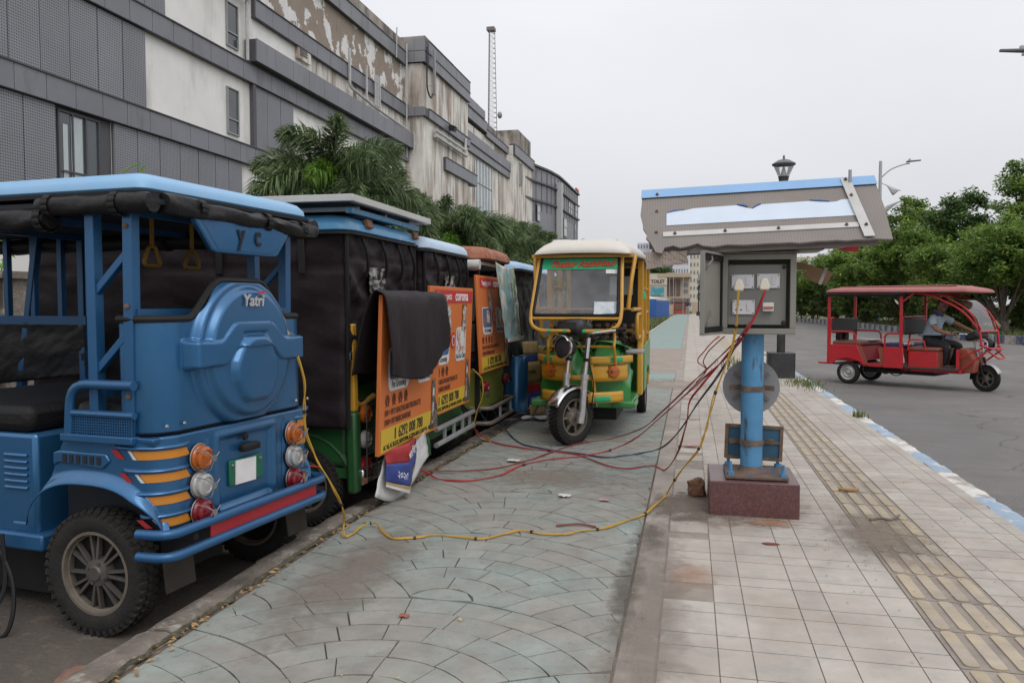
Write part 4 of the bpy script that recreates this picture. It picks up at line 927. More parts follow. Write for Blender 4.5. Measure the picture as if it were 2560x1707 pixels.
# ================================================================ advertising boards on the parked row
def print_mix(name, a, b_, sc): return mat(name, a, .55, var=.15, vs=sc, c2=b_, c2s=sc, lo=.45, hi=.55)
mat('board_orange', (.63, .165, .035), .5, var=.05, vs=3, dust=.12); mat('board_yellow', (.62, .42, .03), .5, var=.05, vs=3, dust=.12); mat('board_red', (.5, .03, .03), .5, var=.05)
mat('board_white', (.68, .68, .68), .5, var=.03); mat('print_brown', (.1, .03, .012), .6, var=0); mat('print_black', (.02, .015, .015), .6, var=0)
print_mix('print_blue', (.06, .13, .3), (.2, .13, .1), 14); print_mix('print_fur', (.2, .15, .11), (.05, .04, .035), 30); print_mix('print_dog', (.55, .52, .5), (.12, .07, .05), 22); print_mix('print_skin', (.45, .25, .17), (.6, .55, .5), 20)
def make_board(label, loc, rz):
    t = thing('advertising_board', label, 'sign board', loc, rz, 'orange pet shop boards')
    Wd, Hh = 1.12, .96                                              # board lies in local x (right) / z (up), facing -y
    base = MB().box((Wd / 2, .014, Hh / 2), (Wd, .026, Hh)).build('board', 'board_orange', t, bevel=.004)
    def flat(poly, m, nm, d, par=base): return MB().prism(poly, .0012, frame((0, -d, 0), (1, 0, 0), (0, 0, 1))).build(nm, m, par, 0)
    def rr(cx, cy, w, h, r): return [(cx + p[0], cy + p[1]) for p in rrect(w, h, r, 4)]
    def tx(s, x, z, size, m, d=.004, **k): return text(s, size, m, base, frame((x, -d, z), (1, 0, 0), (0, 0, 1)), 'lettering', **k)
    flat([(.02, .015), (.98, .015), (.98, .155), (.02, .155)], 'board_yellow', 'yellow_band', .0012)
    tx('6292 008 788', .31, .072, .098, 'print_black', bold=.0016, sx=.85); flat(rr(.255, .105, .02, .07, .008), 'print_black', 'phone_mark', .0026)
    tx('AC 165, AC BLOCK, NEWTOWN, ACTION AREA I, KOLKATA - 700 156', .06, .028, .04, 'print_black', sx=.74, bold=.0006)
    tx('500 + PET HEALTHCARE PRODUCTS', .07, .232, .05, 'print_brown', sx=.8, bold=.0008); tx('2000+ PET MERCHANDISE', .07, .175, .05, 'print_brown', sx=.8, bold=.0008)
    for i, x in enumerate((.11, .22, .33, .43)):                     # line icons
        q = MB(); q.tube([(x + .028 * math.cos(RAD(a)) * (.8 if i % 2 else 1), -.003, .325 + .032 * math.sin(RAD(a))) for a in range(0, 360, 40)], .003, 4, closed=True)
        q.tube([(x - .02, -.003, .285), (x, -.003, .35), (x + .02, -.003, .285)], .0025, 4); q.build('icon', 'print_brown', base)
    for x, w, s_, m in ((.3, .36, 'Pet Grooming', 'print_blue'), (.79, .28, 'Vet-Doc Clinic', 'print_skin')):
        c = flat(rr(x, .51, w, .27, .05), 'board_white', 'card', .0014); flat(rr(x, .54, w - .03, .19, .04), m, 'card_photo', .0028, c)
        flat(rr(x + .03, .55, w * .3, .13, .03), 'print_skin' if m == 'print_blue' else 'board_white', 'card_photo', .0044, c)
        tx(s_, x, .395, .06, 'print_black', d=.003, sx=.72, align='CENTER', bold=.0008)
    for rad, m, d in ((.066, 'board_red', .0036), (.045, 'board_white', .005), (.034, 'board_red', .0062)):
        flat([(.575 + (rad if i % 2 else rad * .86) * math.cos(i * math.pi / 14), .545 + (rad if i % 2 else rad * .86) * math.sin(i * math.pi / 14)) for i in range(28)], m, 'seal', d)
    cat = [(.93, .02), (1.1, .02), (1.105, .09), (1.075, .19), (1.03, .24), (1.035, .29), (1.03, .35), (1.022, .38), (1.005, .355), (.98, .355), (.965, .385), (.955, .34), (.95, .29), (.958, .24), (.95, .13)]
    flat(cat, 'print_fur', 'cat_picture', .0030)
    flat([(.978, .255), (1.008, .255), (1.004, .30), (.992, .32), (.98, .30)], 'board_white', 'cat_picture', .0046); flat([(.97, .06), (1.0, .06), (1.005, .2), (.975, .22)], 'print_dog', 'cat_picture', .0046)
    for x in (.43, .86):
        flat([(x + dx_, z) for dx_, z in ((-.06, .62), (.06, .62), (.055, .7), (.03, .73), (.05, .77), (.035, .81), (.0, .82), (-.035, .81), (-.06, .76), (-.03, .73), (-.055, .69))], 'print_dog', 'dog_picture', .0074)
    b2 = flat([(.1, .84), (1.09, .84), (1.09, .935), (.1, .935)], 'board_red', 'red_band', .0012); tx('corona', .6, .858, .115, 'ink_white', d=.003, bold=.0022, sx=1.1); tx('happy pets', .16, .865, .08, 'ink_white', d=.003)
    tx('@coronapets', .8, .81, .03, 'print_brown', sx=.8)
    return t
def bpos(x, y, yaw): return (x, y), yaw
bd1 = make_board('orange pet board half covered by a draped dark cloth flap', (-1.79, 4.39, .345), RAD(90)); bd1.rotation_euler = (RAD(2), 0, RAD(90))
bd2 = copy_tree(bd1); bd2.location = (-1.83, 5.40, .42); bd2['label'] = 'uncovered orange pet board reading corona in a red band'
bd3 = copy_tree(bd1); bd3.location = (-1.83, 6.93, .62); bd3.scale = (.98, 1, .93); bd3.rotation_euler = (RAD(-3), 0, RAD(90)); bd3['label'] = 'orange pet board behind a hanging pale poster'
# ================================================================ covered rickshaws
mat('cover_cloth', (.016, .011, .0135), .6, var=.2, vs=4, bump=.2, bs=25, dust=.13, dcol=(.085, .065, .068), spec=.22)
mat('cover_grey', (.025, .026, .026), .65, var=.2, vs=5, bump=.15, bs=40, dust=.15, dcol=(.11, .11, .11), spec=.3)
mat('roof_blue_old', (.04, .22, .42), .42, var=.12, vs=3, coat=.2, dust=.22, dcol=(.3, .36, .42), c3=(.3, .42, .52), c3s=9, lo3=.55, hi3=.75, st3=(1, 1, .1))
mat('roof_sky', (.3, .46, .66), .5, var=.08, vs=3, dust=.3, dcol=(.5, .54, .58))
mat('green_body', (.012, .085, .02), .45, var=.2, coat=.15, dust=.35, dcol=(.1, .09, .07)); mat('yellow_body', (.55, .29, .02), .45, var=.08, vs=5, coat=.15, dust=.2, c3=(.25, .13, .03), c3s=25, lo3=.66, hi3=.75)
mat('olive_body', (.17, .2, .02), .45, var=.1, dust=.35); mat('alu', (.45, .46, .47), .4, .6, var=.1, dust=.2)
mat('roof_brown', (.34, .14, .085), .85, var=.2, vs=5, st=(1, 1, 1), c2=(.24, .09, .05), c2s=8, bump=.6, bs=22)
mat('tarp_white', (.5, .49, .46), .6, var=.12, vs=6, dust=.3)
mat('solar_under', (.02, .022, .03), .5, var=.1)
def cover_side(parent, p0, p1, z0, z1, out, seed, name='cover', m='cover_cloth', bag=.03, nu=46, nv=44):
    """a hanging cloth wall from p0 to p1 (x,y), wrinkled towards out"""
    def fn(u, v):
        x, y = lerp(p0[0], p1[0], u), lerp(p0[1], p1[1], u); z = lerp(z0, z1, v)
        w = bag * (math.sin(math.pi * u) ** .5) * (1 - v * .6) + .03 * nz3(u * 3.3 + seed, v * 3, seed) + .034 * nz3(u * 7 + v * 5, v * 4 - u * 3, seed + 3) + .010 * nz3(u * 17 - v * 13, v * 14, seed)
        w -= .012 * math.exp(-((v - .82) / .012) ** 2)
        return (x + out[0] * w, y + out[1] * w, z)
    return MB().grid(fn, nu, nv).build(name, m, parent, 70, solid=.003)
def covered_rick(label, x, y, roofm, lampm='green_body', hw=.6, solar=False, zc=.45, patch_y=0., seed=1, z0=1.80):
    t = thing('electric_rickshaw', label, 'rickshaw', (x, y, -.12), RAD(180), 'rickshaws parked along the kerb')
    roof_shell(t, roofm, -.06, 2.4, hw + .04, z0, .1, .1, .04)
    L = cover_side(t, (-.02, hw), (2.2, hw), zc, z0, (0, 1), seed); cover_side(t, (-.02, -hw), (2.2, -hw), zc, z0, (0, -1), seed + 7)
    Rr = cover_side(t, (-.025, hw), (-.025, -hw), zc + .35, z0, (-1, 0), seed + 11, bag=.02)
    for (px, py) in ((-.03, hw + .004), (-.03, -hw - .004)): MB().tube([(px, py, zc), (px - .004, py, 1.2), (px, py, z0)], .014, 6).build('zip', 'black_rubber', t)
    MB().box((-.05, hw + .005, 1.06), (.01, .02, .045)).build('zip_pull', 'chrome', t)
    for yy in (.42, .1, -.2, -.45):
        MB().tube(spline([(-.05, yy * hw / .6, z0 - .02), (-.075, yy * hw / .6 - .02, z0 - .12), (-.07, yy * hw / .6 - .045, z0 - .2), (-.05, yy * hw / .6 - .06, z0 - .26)], 4), .011, 6).build('tie_strap', 'black_rubber', t)
    for xx in (.25, .8, 1.4): MB().box((xx, hw + .03, z0 - .14), (.045, .012, .22), rot=(.05, .05, 0)).build('tie_strap', 'black_rubber', t, bevel=.004)
    MB().grid(lambda u, v: (-.052 - .012 * nz3(u * 5, v * 6, 9) - .008 * nz3(u * 13, v * 15, 2), patch_y + lerp(.12, -.14, u) + .02 * nz3(v * 4, 0, 3), lerp(1.38, 1.60, v)), 22, 20).build('vinyl_window', 'vinyl_window', t, 40)
    MB().box((.8, 0, .62), (1.6, 1.06, .5)).build('body', lampm, t, bevel=.04); MB().box((1.1, 0, .34), (2.2, 1.06, .06)).build('floor', lampm, t)
    for sg in (1, -1):
        wheel(t, (.30, sg * .5, .25), .25, .105, .165, 'rim_dark', 'rim_edge', 10, side=sg)
        MB().tube([(.30 + .32 * math.cos(RAD(a)), sg * .5, .25 + .32 * math.sin(RAD(a))) for a in range(-10, 191, 15)], .035, 8).build('fender', lampm, t)
    MB().box((1.1, 0, .3), (2.0, .8, .2)).build('underside_light_block', 'black_rubber', t)  # added box that keeps light off the road below, in place of the chassis
    wheel(t, (2.3, 0, .25), .25, .1, .165, 'rim_dark', 'rim_edge', 10)
    return t
mat('vinyl_window', (.09, .085, .08), .12, var=.4, vs=9, spec=.9, c2=(.3, .29, .28), c2s=7, lo=.5, hi=.62, c3=(.02, .02, .02), c3s=12)
mat('roof_pale_blue', (.42, .54, .68), .5, var=.08, vs=3, dust=.3, dcol=(.56, .59, .62))
r2 = covered_rick('rickshaw in a dark cloth cover carrying a solar panel on its blue roof', -2.02, 5.0, 'roof_blue_old', 'green_body', .585, patch_y=.18, seed=2, zc=.62)
mat('solar_frame', (.52, .52, .5), .45, .2, var=.08, dust=.15)
sp = MB().box((.0, 0, 0), (1.55, 1.42, .04)).build('solar_panel', 'solar_frame', None, bevel=.003); sp.location = (-2.68, 5.02, 1.865); sp.rotation_euler = (0, RAD(0), 0)
tag(sp, 'flat solar panel with a pale metal frame above the blue roof of the covered rickshaw', 'solar panel'); MB().box((0, 0, -.006), (1.48, 1.35, .036)).build('panel_back', 'solar_under', sp)
for yy in (-.45, 0, .45): MB().box((0, yy, -.035), (1.4, .03, .03)).build('rail', 'alu', sp)
for xx in (-.7, .7): MB().box((xx, 0, -.06), (.04, 1.2, .03)).build('rail', 'roof_blue_old', sp)
for yy in (.33, -.52): MB().box((-.062, yy, 1.865), (.02, .09, .05), rot=(0, .3, 0)).build('roof_bracket', 'rust', r2)
# corner post, lamps and bumper of that rickshaw
MB().bar((-.03, .52, .72), (-.02, .52, 1.25), .06, .05).build('post', 'yellow_body', r2, bevel=.01); MB().bar((-.03, .51, .22), (-.03, .52, .72), .09, .07).build('post', 'green_body', r2, bevel=.02)
MB().tube(fillet([(-.03, .5, .78), (-.03, .42, .74), (-.03, .2, .78)], .05), .018).build('rail', 'yellow_body', r2)
lp = MB().box((-.02, .40, .52), (.03, .17, .52)).build('lamp_panel', 'black_rubber', r2, bevel=.01)
for z, m in ((.69, 'lens_amber'), (.53, 'lens_white'), (.37, 'lens_red')): round_lamp(r2, (-.035, .40, z), .05, m, False)
g = MB()
for z in [.3 + i * .075 for i in range(7)]: g.tube([(-.1, .48, z), (-.1, .32, z)], .004, 5)
for y in (.48, .32): g.tube([(-.1, y, .28), (-.1, y, .77)], .004, 5)
g.build('lamp_grille', 'rim_dark', r2)
MB().box((-.06, .12, .31), (.05, .75, .1)).build('bumper', 'chrome', r2, bevel=.012); MB().box((-.1, .52, .3), (.03, .02, .03)).build('tow_hook', 'rust', r2)
# cloth flap thrown over the top of the first board
FP = [(-.02, .95), (-.06, 1.16), (-.11, 1.34), (-.155, 1.44), (-.19, 1.445), (-.225, 1.40), (-.24, 1.25), (-.245, 1.1), (-.24, .95)]
fps = spline([(a - .065, 0, c) for a, c in FP], 6)
def flap(u, v):
    i = v * (len(fps) - 1); k = int(min(i, len(fps) - 2)); p = fps[k].lerp(fps[k + 1], i - k); y = lerp(.655, -.50, u)
    dn = sstep(.45, 1, v); low = .06 * math.sin(math.pi * u) - .11 * sstep(.55, 1, u); 
    return (p.x - dn * (.02 + .045 * nz3(u * 5, v * 2, 3) + .022 * nz3(u * 12 + v * 3, v * 3, 1)), y + dn * .0 - .02 * dn * (1 - u), p.z - dn * low + .006 * nz3(u * 9, v * 9, 0) + .02 * (1 - dn) * nz3(u * 3, 1, 5))
MB().grid(flap, 50, 60).build('cover_flap', 'cover_cloth', r2, 70, solid=.005)
r3 = covered_rick('covered rickshaw with a pale blue roof beside the one carrying a solar panel', -1.97, 6.24, 'roof_pale_blue', 'green_body', .56, z0=1.78, patch_y=.0, seed=5, zc=.62)
for z in (.42, .3):
    MB().tube([(-.1, .52, z), (-.1, -.55, z)], .02, 8).build('bumper_bar', 'alu', r3)
for yy in (.3, .05, -.2, -.42): MB().bar((-.1, yy, .3), (-.1, yy, .42), .03, .02).build('bumper_upright', 'alu', r3, 0)
# hanging banner under the first board
mat('flex_white', (.6, .6, .58), .5, var=.08, vs=6); mat('flex_blue', (.03, .055, .24), .5, var=.08, vs=6); mat('flex_red', (.38, .03, .035), .5, var=.08, vs=6); mat('flex_tan', (.42, .3, .12), .5, var=.1, vs=6)
bn = thing('flex_banner', 'crumpled red and blue printed sheet hanging under the half covered orange board', 'banner', (-1.81, 4.52, .36), 0)
def bfold(u): return .05 * abs(u - .42) * 2
for v0, v1, m, nm in ((0, .38, 'flex_red', 'red_band'), (.38, .86, 'flex_blue', 'blue_band'), (.86, .93, 'flex_tan', 'tan_band'), (.93, 1.0, 'flex_white', 'white_edge')):
    def bf(u, v, a=v0, c=v1):
        vv = lerp(a, c, v); return (.07 - bfold(u) * 1.4 + .012 * nz3(u * 6, vv * 4, 2), u * .62, -vv * (.13 + .20 * (1 - abs(u - .42) * 1.3)) + .02 * u)
    MB().grid(bf, 24, 6).build(nm, m, bn, 60, solid=.002)
MB().grid(lambda u, v: (-.02 + .01 * nz3(u * 5, v * 5, 6) + .03 * v * u, .1 + u * .72 - .2 * v * (1 - u), .02 - v * (.28 + .1 * math.sin(u * 4))), 20, 12).build('white_back', 'flex_white', bn, 60, solid=.002)
text('পরিবেশের পূজো', .07, 'ink_white', bn, frame((.085, .22, -.1), (-.06, 1, .25), (0, 0, 1)), sx=.8); text('২০২৫', .07, 'ink_white', bn, frame((.075, .03, -.17), (.12, 1, -.3), (0, 0, 1)), sx=.9)
# ================================================================ rickshaw with the brown padded roof
r4 = thing('electric_rickshaw', 'rickshaw with a brown padded roof and olive green tail', 'rickshaw', (-1.9, 7.62, -.12), RAD(180), 'rickshaws parked along the kerb')
def pad(u, v):
    return None
roof_shell(r4, 'roof_brown', -.08, 2.3, .56, 1.78, .12, .16, .03, lip=False)
roll(r4, [(-.02, .56, 1.73), (.6, .57, 1.73), (1.5, .56, 1.72)], .05, 4, 'rolled_tarp', 'tarp_white'); MB().box((1.1, 0, 1.75), (2.2, 1.06, .03)).build('ceiling', 'tarp_white', r4)
for sg in (1, -1):
    bars('post', 'black_rubber', [((.02, sg * .5, .4), (.02, sg * .5, 1.78)), ((.55, sg * .5, .4), (.55, sg * .5, 1.78)), ((1.5, sg * .5, .4), (1.4, sg * .5, 1.78))], .04, r4)
    MB().tube(fillet([(.05, sg * .5, 1.7), (.35, sg * .5, 1.5), (.38, sg * .5, 1.0), (.2, sg * .5, .8)], .3), .018).build('curved_rail', 'black_rubber', r4)
    wheel(r4, (.32, sg * .47, .25), .25, .1, .165, 'rim_dark', 'rim_edge', 10, side=sg); MB().bar((.02, sg * .5, 1.2), (1.4, sg * .5, 1.2), .025).build('side_bar', 'black_rubber', r4)
MB().box((.5, 0, .56), (1.0, 1.0, .42)).build('body', 'olive_body', r4, bevel=.04); MB().box((.04, 0, 1.0), (.03, .96, .5)).build('back_panel', 'interior_dark', r4)
MB().box((1.3, 0, .34), (1.8, 1.0, .08)).build('floor', 'black_rubber', r4); MB().box((.25, 0, .82), (.45, .96, .1)).build('seat', 'seat_black', r4, bevel=.03)
MB().box((.35, -.46, 1.25), (.5, .01, .8)).build('white_panel', 'tarp_white', r4)
MB().tube(fillet([(.1, .5, .4), (-.1, .48, .4), (-.1, -.5, .4), (.1, -.52, .4)], .08), .02).build('bumper_bar', 'rim_edge', r4); MB().tube(fillet([(.1, .5, .26), (-.1, .48, .26), (-.1, -.5, .26), (.1, -.52, .26)], .08), .02).build('bumper_bar', 'rim_edge', r4)
for y in (.1, -.35): MB().bar((-.1, y, .26), (-.1, y, .4), .02).build('bumper_upright', 'alu', r4, 0)
q = MB().box((-.005, .22, .55), (.01, .15, .13), rot=(.15, 0, 0)).build('number_plate', 'rim_edge', r4); round_lamp(r4, (-.01, .42, .6), .045, 'lens_red', False); round_lamp(r4, (-.01, -.42, .6), .045, 'lens_red', False)
mat('poster_map', (.36, .42, .3), .55, var=.12, vs=6, c2=(.22, .38, .42), c2s=5, lo=.45, hi=.55, c3=(.55, .54, .5), c3s=4, lo3=.52, hi3=.6)
ps = thing('hanging_poster', 'pale green and blue poster hanging from the brown roof', 'poster', (-1.76, 7.15, 1.64), 0)
MB().grid(lambda u, v: (.0 + .06 * v + .015 * nz3(u * 5, v * 3, 8) + .012 * nz3(u * 11, v * 8, 1), .02 + u * (.80 - .12 * v) + .30 * v * .55, -.72 * v - .03 * math.sin(u * 3)), 24, 30).build('sheet', 'poster_map', ps, 60, solid=.002)
MB().box((.075, .58, -.735), (.012, .7, .035)).build('bottom_hem', 'tarp_white', ps)
text('শহরের মানচিত্র', .11, 'plate_green', ps, frame((.075, .42, -.16), (.02, .35, -1), (0, 1, .3)), sx=.8, bold=.002); text('NEWTOWN', .075, 'ink_dark', ps, frame((.082, .3, -.2), (.03, .3, -1), (0, 1, .3)), sx=.9)
# ================================================================ last rickshaws of the row
def tarp_rick(label, x, y, seed):
    t = thing('electric_rickshaw', label, 'rickshaw', (x, y, -.12), RAD(180), 'rickshaws parked along the kerb')
    roof_shell(t, 'roof_sky', -.1, 2.3, .6, 1.74, .09, .1, .03)
    cover_side(t, (.0, .55), (1.9, .55), .55, 1.74, (0, 1), seed, m='cover_grey'); cover_side(t, (.0, .57), (.0, -.55), .8, 1.74, (-1, 0), seed + 4, m='cover_grey')
    MB().box((.6, 0, .6), (1.2, 1.04, .5)).build('body', 'blue_tube', t, bevel=.05)
    MB().box((1.2, 0, .34), (2.2, 1., .08)).build('floor', 'black_rubber', t)
    for sg in (1, -1): wheel(t, (.32, sg * .47, .25), .25, .1, .165, 'rim_dark', 'rim_edge', 10, side=sg)
    return t
r5 = tarp_rick('rickshaw under a grey tarpaulin with a sky blue roof next to the brown roofed one', -1.88, 8.95, 4)
MB().lathe([(.13, .2), (.13, .78), (.12, .8), (.001, .8)], 18, Matrix.Translation((-.02, .42, 0))).build('tail_drum', 'blue_paint', r5)
for z in (.3, .45, .6, .74): MB().ball((-.06, .30, z), .035).build('drum_boss', 'blue_paint', r5)
g = MB()
for i in range(14): g.box((-.08, .18, .12 + i * .05), (.06, .14, .02))
g.build('slatted_grille', 'black_rubber', r5)
r6 = tarp_rick('half hidden last rickshaw of the row with a sky blue roof', -1.9, 10.35, 9)
def flex(label, loc, rz, w, h, lean):
    t = thing('flex_banner', label, 'banner', loc, rz); M0 = Matrix.Rotation(lean, 4, 'X')
    for a, c, m, nm in ((0, .14, 'flex_tan', 'tan_band'), (.14, .3, 'flex_blue', 'blue_band'), (.3, .42, 'flex_red', 'red_band'), (.42, .72, 'flex_tan', 'tan_band'), (.72, .82, 'flex_blue', 'blue_band'), (.82, 1, 'flex_tan', 'tan_band')):
        MB().grid(lambda u, v, a=a, c=c: (u * w, .03 * nz3(u * 3, a * 4 + v * (c - a) * 4, rz), lerp(a, c, v) * h), 8, 4, M0).build(nm, m, t, 60, solid=.002)
    text('শারদীয়া', .06, 'ink_dark', t, M0 @ frame((.02, -.025, h * .55), (1, 0, 0), (0, 0, 1)), sx=.7); text('পূজো ২০২৫', .05, 'ink_white', t, M0 @ frame((.02, -.025, h * .2), (1, 0, 0), (0, 0, 1)), sx=.7)
    return t
flex('narrow tan blue and red printed strip leaning by the blue tailed rickshaw', (-1.72, 8.62, .02), RAD(60), .26, .82, RAD(-9)); flex('wider tan and blue printed sheet leaning behind the narrow strip', (-1.74, 8.95, .04), RAD(35), .42, .74, RAD(-12))
# ================================================================ yellow and green rickshaw facing the camera
mat('yellow_tube', (.52, .26, .015), .42, var=.1, vs=8, coat=.15, dust=.12, c3=(.2, .1, .03), c3s=22, lo3=.64, hi3=.74)
mat('green_paint', (.018, .2, .035), .35, var=.1, vs=4, coat=.25, dust=.25); mat('green_tape', (.01, .36, .15), .5, var=.08)
mat('roof_cream', (.6, .57, .5), .5, var=.05, vs=2, dust=.25, dcol=(.45, .4, .33)); mat('fork_alu', (.5, .5, .5), .35, .7, var=.15, vs=20, dust=.3); mat('tuft_brown', (.07, .045, .025), .5, var=.3, vs=9, c2=(.3, .18, .06), c2s=9, lo=.58, hi=.64)
glass('windscreen', (.95, .97, .97), .6, .24, (.62, .63, .65)); mat('grey_panel', (.3, .29, .29), .7, var=.1)
yl_ = thing('electric_rickshaw', 'yellow and green rickshaw with a cream roof standing on the cycle track', 'rickshaw', (-.97, 9.3, 0), RAD(-90))
yw = yl_
# front wheel assembly, steered
st = RAD(-33); SM = Matrix.Translation((2.3, -.055, 0)) @ Matrix.Rotation(st, 4, 'Z')
wheel(yw, SM @ V((.0, 0, .248)), .248, .115, .165, 'rim_edge', 'rim_edge', 7, rz=st, side=1, hubr=.075)
for sg in (1, -1):
    f = MB().tube([SM @ V((-.02, sg * .105, .27)), SM @ V((-.055, sg * .105, .6))], .03, 10).tube([SM @ V((-.055, sg * .105, .585)), SM @ V((-.06, sg * .105, .63))], .037, 10).tube([SM @ V((.0, sg * .1, .2)), SM @ V((-.02, sg * .105, .3))], .035, 10).build('fork_leg', 'fork_alu', yw)
    MB().tube([SM @ V((-.06, sg * .105, .62)), SM @ V((-.11, sg * .105, .95))], .021, 10).build('fork_tube', 'chrome', f); MB().tube([SM @ V((-.078, sg * .105, .74)), SM @ V((-.082, sg * .105, .77))], .027, 10).build('clamp', 'black_rubber', f)
MB().tube([SM @ V((-.0, .12, .248)), SM @ V((0, -.12, .248))], .02, 8).build('axle', 'steel', yw)
MB().grid(lambda u, v: SM @ V((.285 * math.cos(lerp(RAD(25), RAD(165), u)), lerp(-.075, .075, v), .25 + (.285 - .03 * abs(v - .5) ** 2 * 4) * math.sin(lerp(RAD(25), RAD(165), u)))), 20, 6).build('mudguard', 'chrome', yw, 60, solid=.004)
# black flap behind
hm = SM @ frame((.1, 0, .87), (0, 1, 0), (-.1, 0, 1))
hl = MB().lathe([(.03, -.12), (.07, -.09), (.09, -.03), (.095, 0), (.098, .012), (.088, .016)], 26, hm).build('headlight', 'black_rubber', yw)
MB().lathe([(.098, .0), (.1, .02), (.09, .024)], 26, hm).build('rim', 'chrome', hl); MB().lathe([(.09, .015), (.06, .026), (.001, .032)], 24, hm).build('lens', 'solar_under', hl)
MB().grid(lambda u, v: hm @ V((.1 * math.cos(lerp(.5, 2.64, u)), .1 * math.sin(lerp(.5, 2.64, u)) + .005, lerp(.0, .06, v))), 14, 3).build('peak', 'chrome', hl, solid=.003)
MB().box((2.17, -.05, 1.03), (.2, .3, .16), rot=(0, -.3, st)).build('instrument_cowl', 'black_plastic', yw, bevel=.05)
MB().tube(fillet([SM @ V((-.2, .34, 1.02)), SM @ V((-.12, .2, 1.0)), SM @ V((-.1, 0, .97)), SM @ V((-.12, -.2, 1.0)), SM @ V((-.2, -.34, 1.02))], .08), .013, 8).build('handlebar', 'chrome', yw)
for sg in (1, -1): MB().tube([SM @ V((-.2, sg * .3, 1.018)), SM @ V((-.24, sg * .42, 1.03))], .02, 8).build('grip', 'black_rubber', yw)
MB().tube([(2.1, .0, 1.02), (1.98, .12, 1.18)], .008).tube([(2.1, .02, 1.0), (2.0, .16, 1.2)], .008).build('mirror_stem', 'chrome', yw)
# apron: green body with two humps, yellow arched bumpers
def ap(u, v):
    y = lerp(-.43, .43, u); a = abs(y); z = lerp(.32, .90 - .30 * sstep(.30, .43, a) - .13 * (1 - sstep(.02, .12, a)), v)
    x = 1.96 - .18 * (a / .43) ** 2 - .3 * sstep(.4, 1, v) ** 2 - .04 * (1 - sstep(.05, .13, a)); return (x, y, z)
MB().grid(ap, 50, 26).build('front_apron', 'green_paint', yw, 60, solid=.006)
MB().grid(lambda u, v: (lerp(1.32, 1.70, u), lerp(-.42, .42, v), .80 + .1 * math.sin(math.pi * min(1, v * 1.0)) ** .4 * (.6 + .4 * u) - .12 * (1 - sstep(.03, .12, abs(v - .5)))), 12, 40).build('battery_cover', 'green_paint', yw, 60, solid=.006)
MB().box((1.35, 0, .55), (.6, .76, .5)).build('driver_seat_box', 'green_paint', yw, bevel=.04); MB().box((1.3, .0, .83), (.42, .7, .07)).build('driver_seat', 'seat_black', yw, bevel=.03)
MB().box((1.62, .46, .80), (.35, .16, .03)).build('shelf', 'grey_panel', yw, bevel=.01)
def arcband(z0, z1, y0, y1, off, m, nm, th=.03, xb=2.1):
    def fn(u, v):
        y = lerp(y0, y1, u); return (xb + off - .3 * (abs(y) / .43) ** 2.6, y, lerp(z0, z1, v))
    return MB().grid(fn, 20, 3).build(nm, m, yw, 60, solid=th)
for sg in (1, -1):
    u_ = arcband(.71, .775, sg * .09, sg * .44, .03, 'yellow_body', 'upper_bumper'); q = arcband(.72, .765, sg * .27, sg * .43, .052, 'green_tape', 'green_tape', .004)
    arcband(.545, .70, sg * .1, sg * .40, .0, 'yellow_body', 'lamp_bezel', .02)
    x_ = 2.1 - .3 * (.29 / .43) ** 2.6
    il = MB().lathe([(.062, 0), (.062, .02), (.05, .035), (.02, .04), (.001, .04)], 22, frame((x_ + .01, sg * .285, .635), (-.45 * sg, 1, 0), (0, 0, 1))).build('indicator', 'lens_amber', yw)
    g = MB(); fm = frame((x_ + .06, sg * .285, .635), (-.45 * sg, 1, 0), (0, 0, 1))
    for a in (0, 60, 120): g.tube([fm @ V((.07 * math.cos(RAD(a)), .07 * math.sin(RAD(a)), -.03)), fm @ V((0, 0, 0)), fm @ V((-.07 * math.cos(RAD(a)), -.07 * math.sin(RAD(a)), -.03))], .004, 5)
    g.build('wire_guard', 'rust', il)
    MB().bar((2.06, sg * .13, .4), (2.08, sg * .1, .72), .02, .1).build('bumper_stay', 'yellow_body', yw, bevel=.005)
    arcband(.36, .455, sg * .04, sg * .36, .03, 'yellow_body', 'lower_bumper', .05, 2.14); arcband(.37, .42, sg * .14, sg * .3, .06, 'green_tape', 'green_tape', .004, 2.14)
    MB().tube(fillet([(2.02, sg * .31, .70), (2.12, sg * .3, .88), (1.98, sg * .3, .95), (2.05, sg * .28, 1.05)], .06), .014, 8).build('front_stay', 'yellow_tube', yw)
    MB().tube(fillet([(2.02, sg * .3, .86), (2.03, 0, .86)], .05), .012).build('cross_stay', 'yellow_tube', yw)
arcband(.555, .60, -.12, .12, -.02, 'yellow_body', 'cross_bumper', .01)
# windscreen hoop
wt, wb_ = V((2.0, 0, 1.70)), V((2.24, 0, 1.12))
def wp(y, t): return wt.lerp(wb_, t) + V((-.03 * (y / .4) ** 2, y, 0))
hoop = fillet([wp(-.40, 0), wp(-.445, .9), wp(-.44, 1.1), wp(-.35, 1.19), wp(.28, 1.19), wp(.36, 1.1), wp(.375, .9), wp(.36, 0)], .09, 5)
MB().tube(hoop, .017, 8).build('windscreen_hoop', 'yellow_tube', yw); MB().tube([wp(-.44, 1.0), wp(.37, 1.0)], .014, 8).build('hoop_bar', 'yellow_tube', yw)
for y in (-.26, -.12, .05, .17): MB().tube([wp(y - .012, 1.19), wp(y + .012, 1.19)], .0185, 8).build('green_band', 'green_tape', yw)
wc = [wp(-.375, .03), wp(-.425, .95), wp(.345, .95), wp(.335, .03)]
MB().tube(fillet(wc, .04, 4, True), .016, 6, closed=True).build('windscreen_seal', 'black_rubber', yw)
MB().add(wc, [(0, 1, 2, 3)]).build('windscreen', 'windscreen', yw, 0)
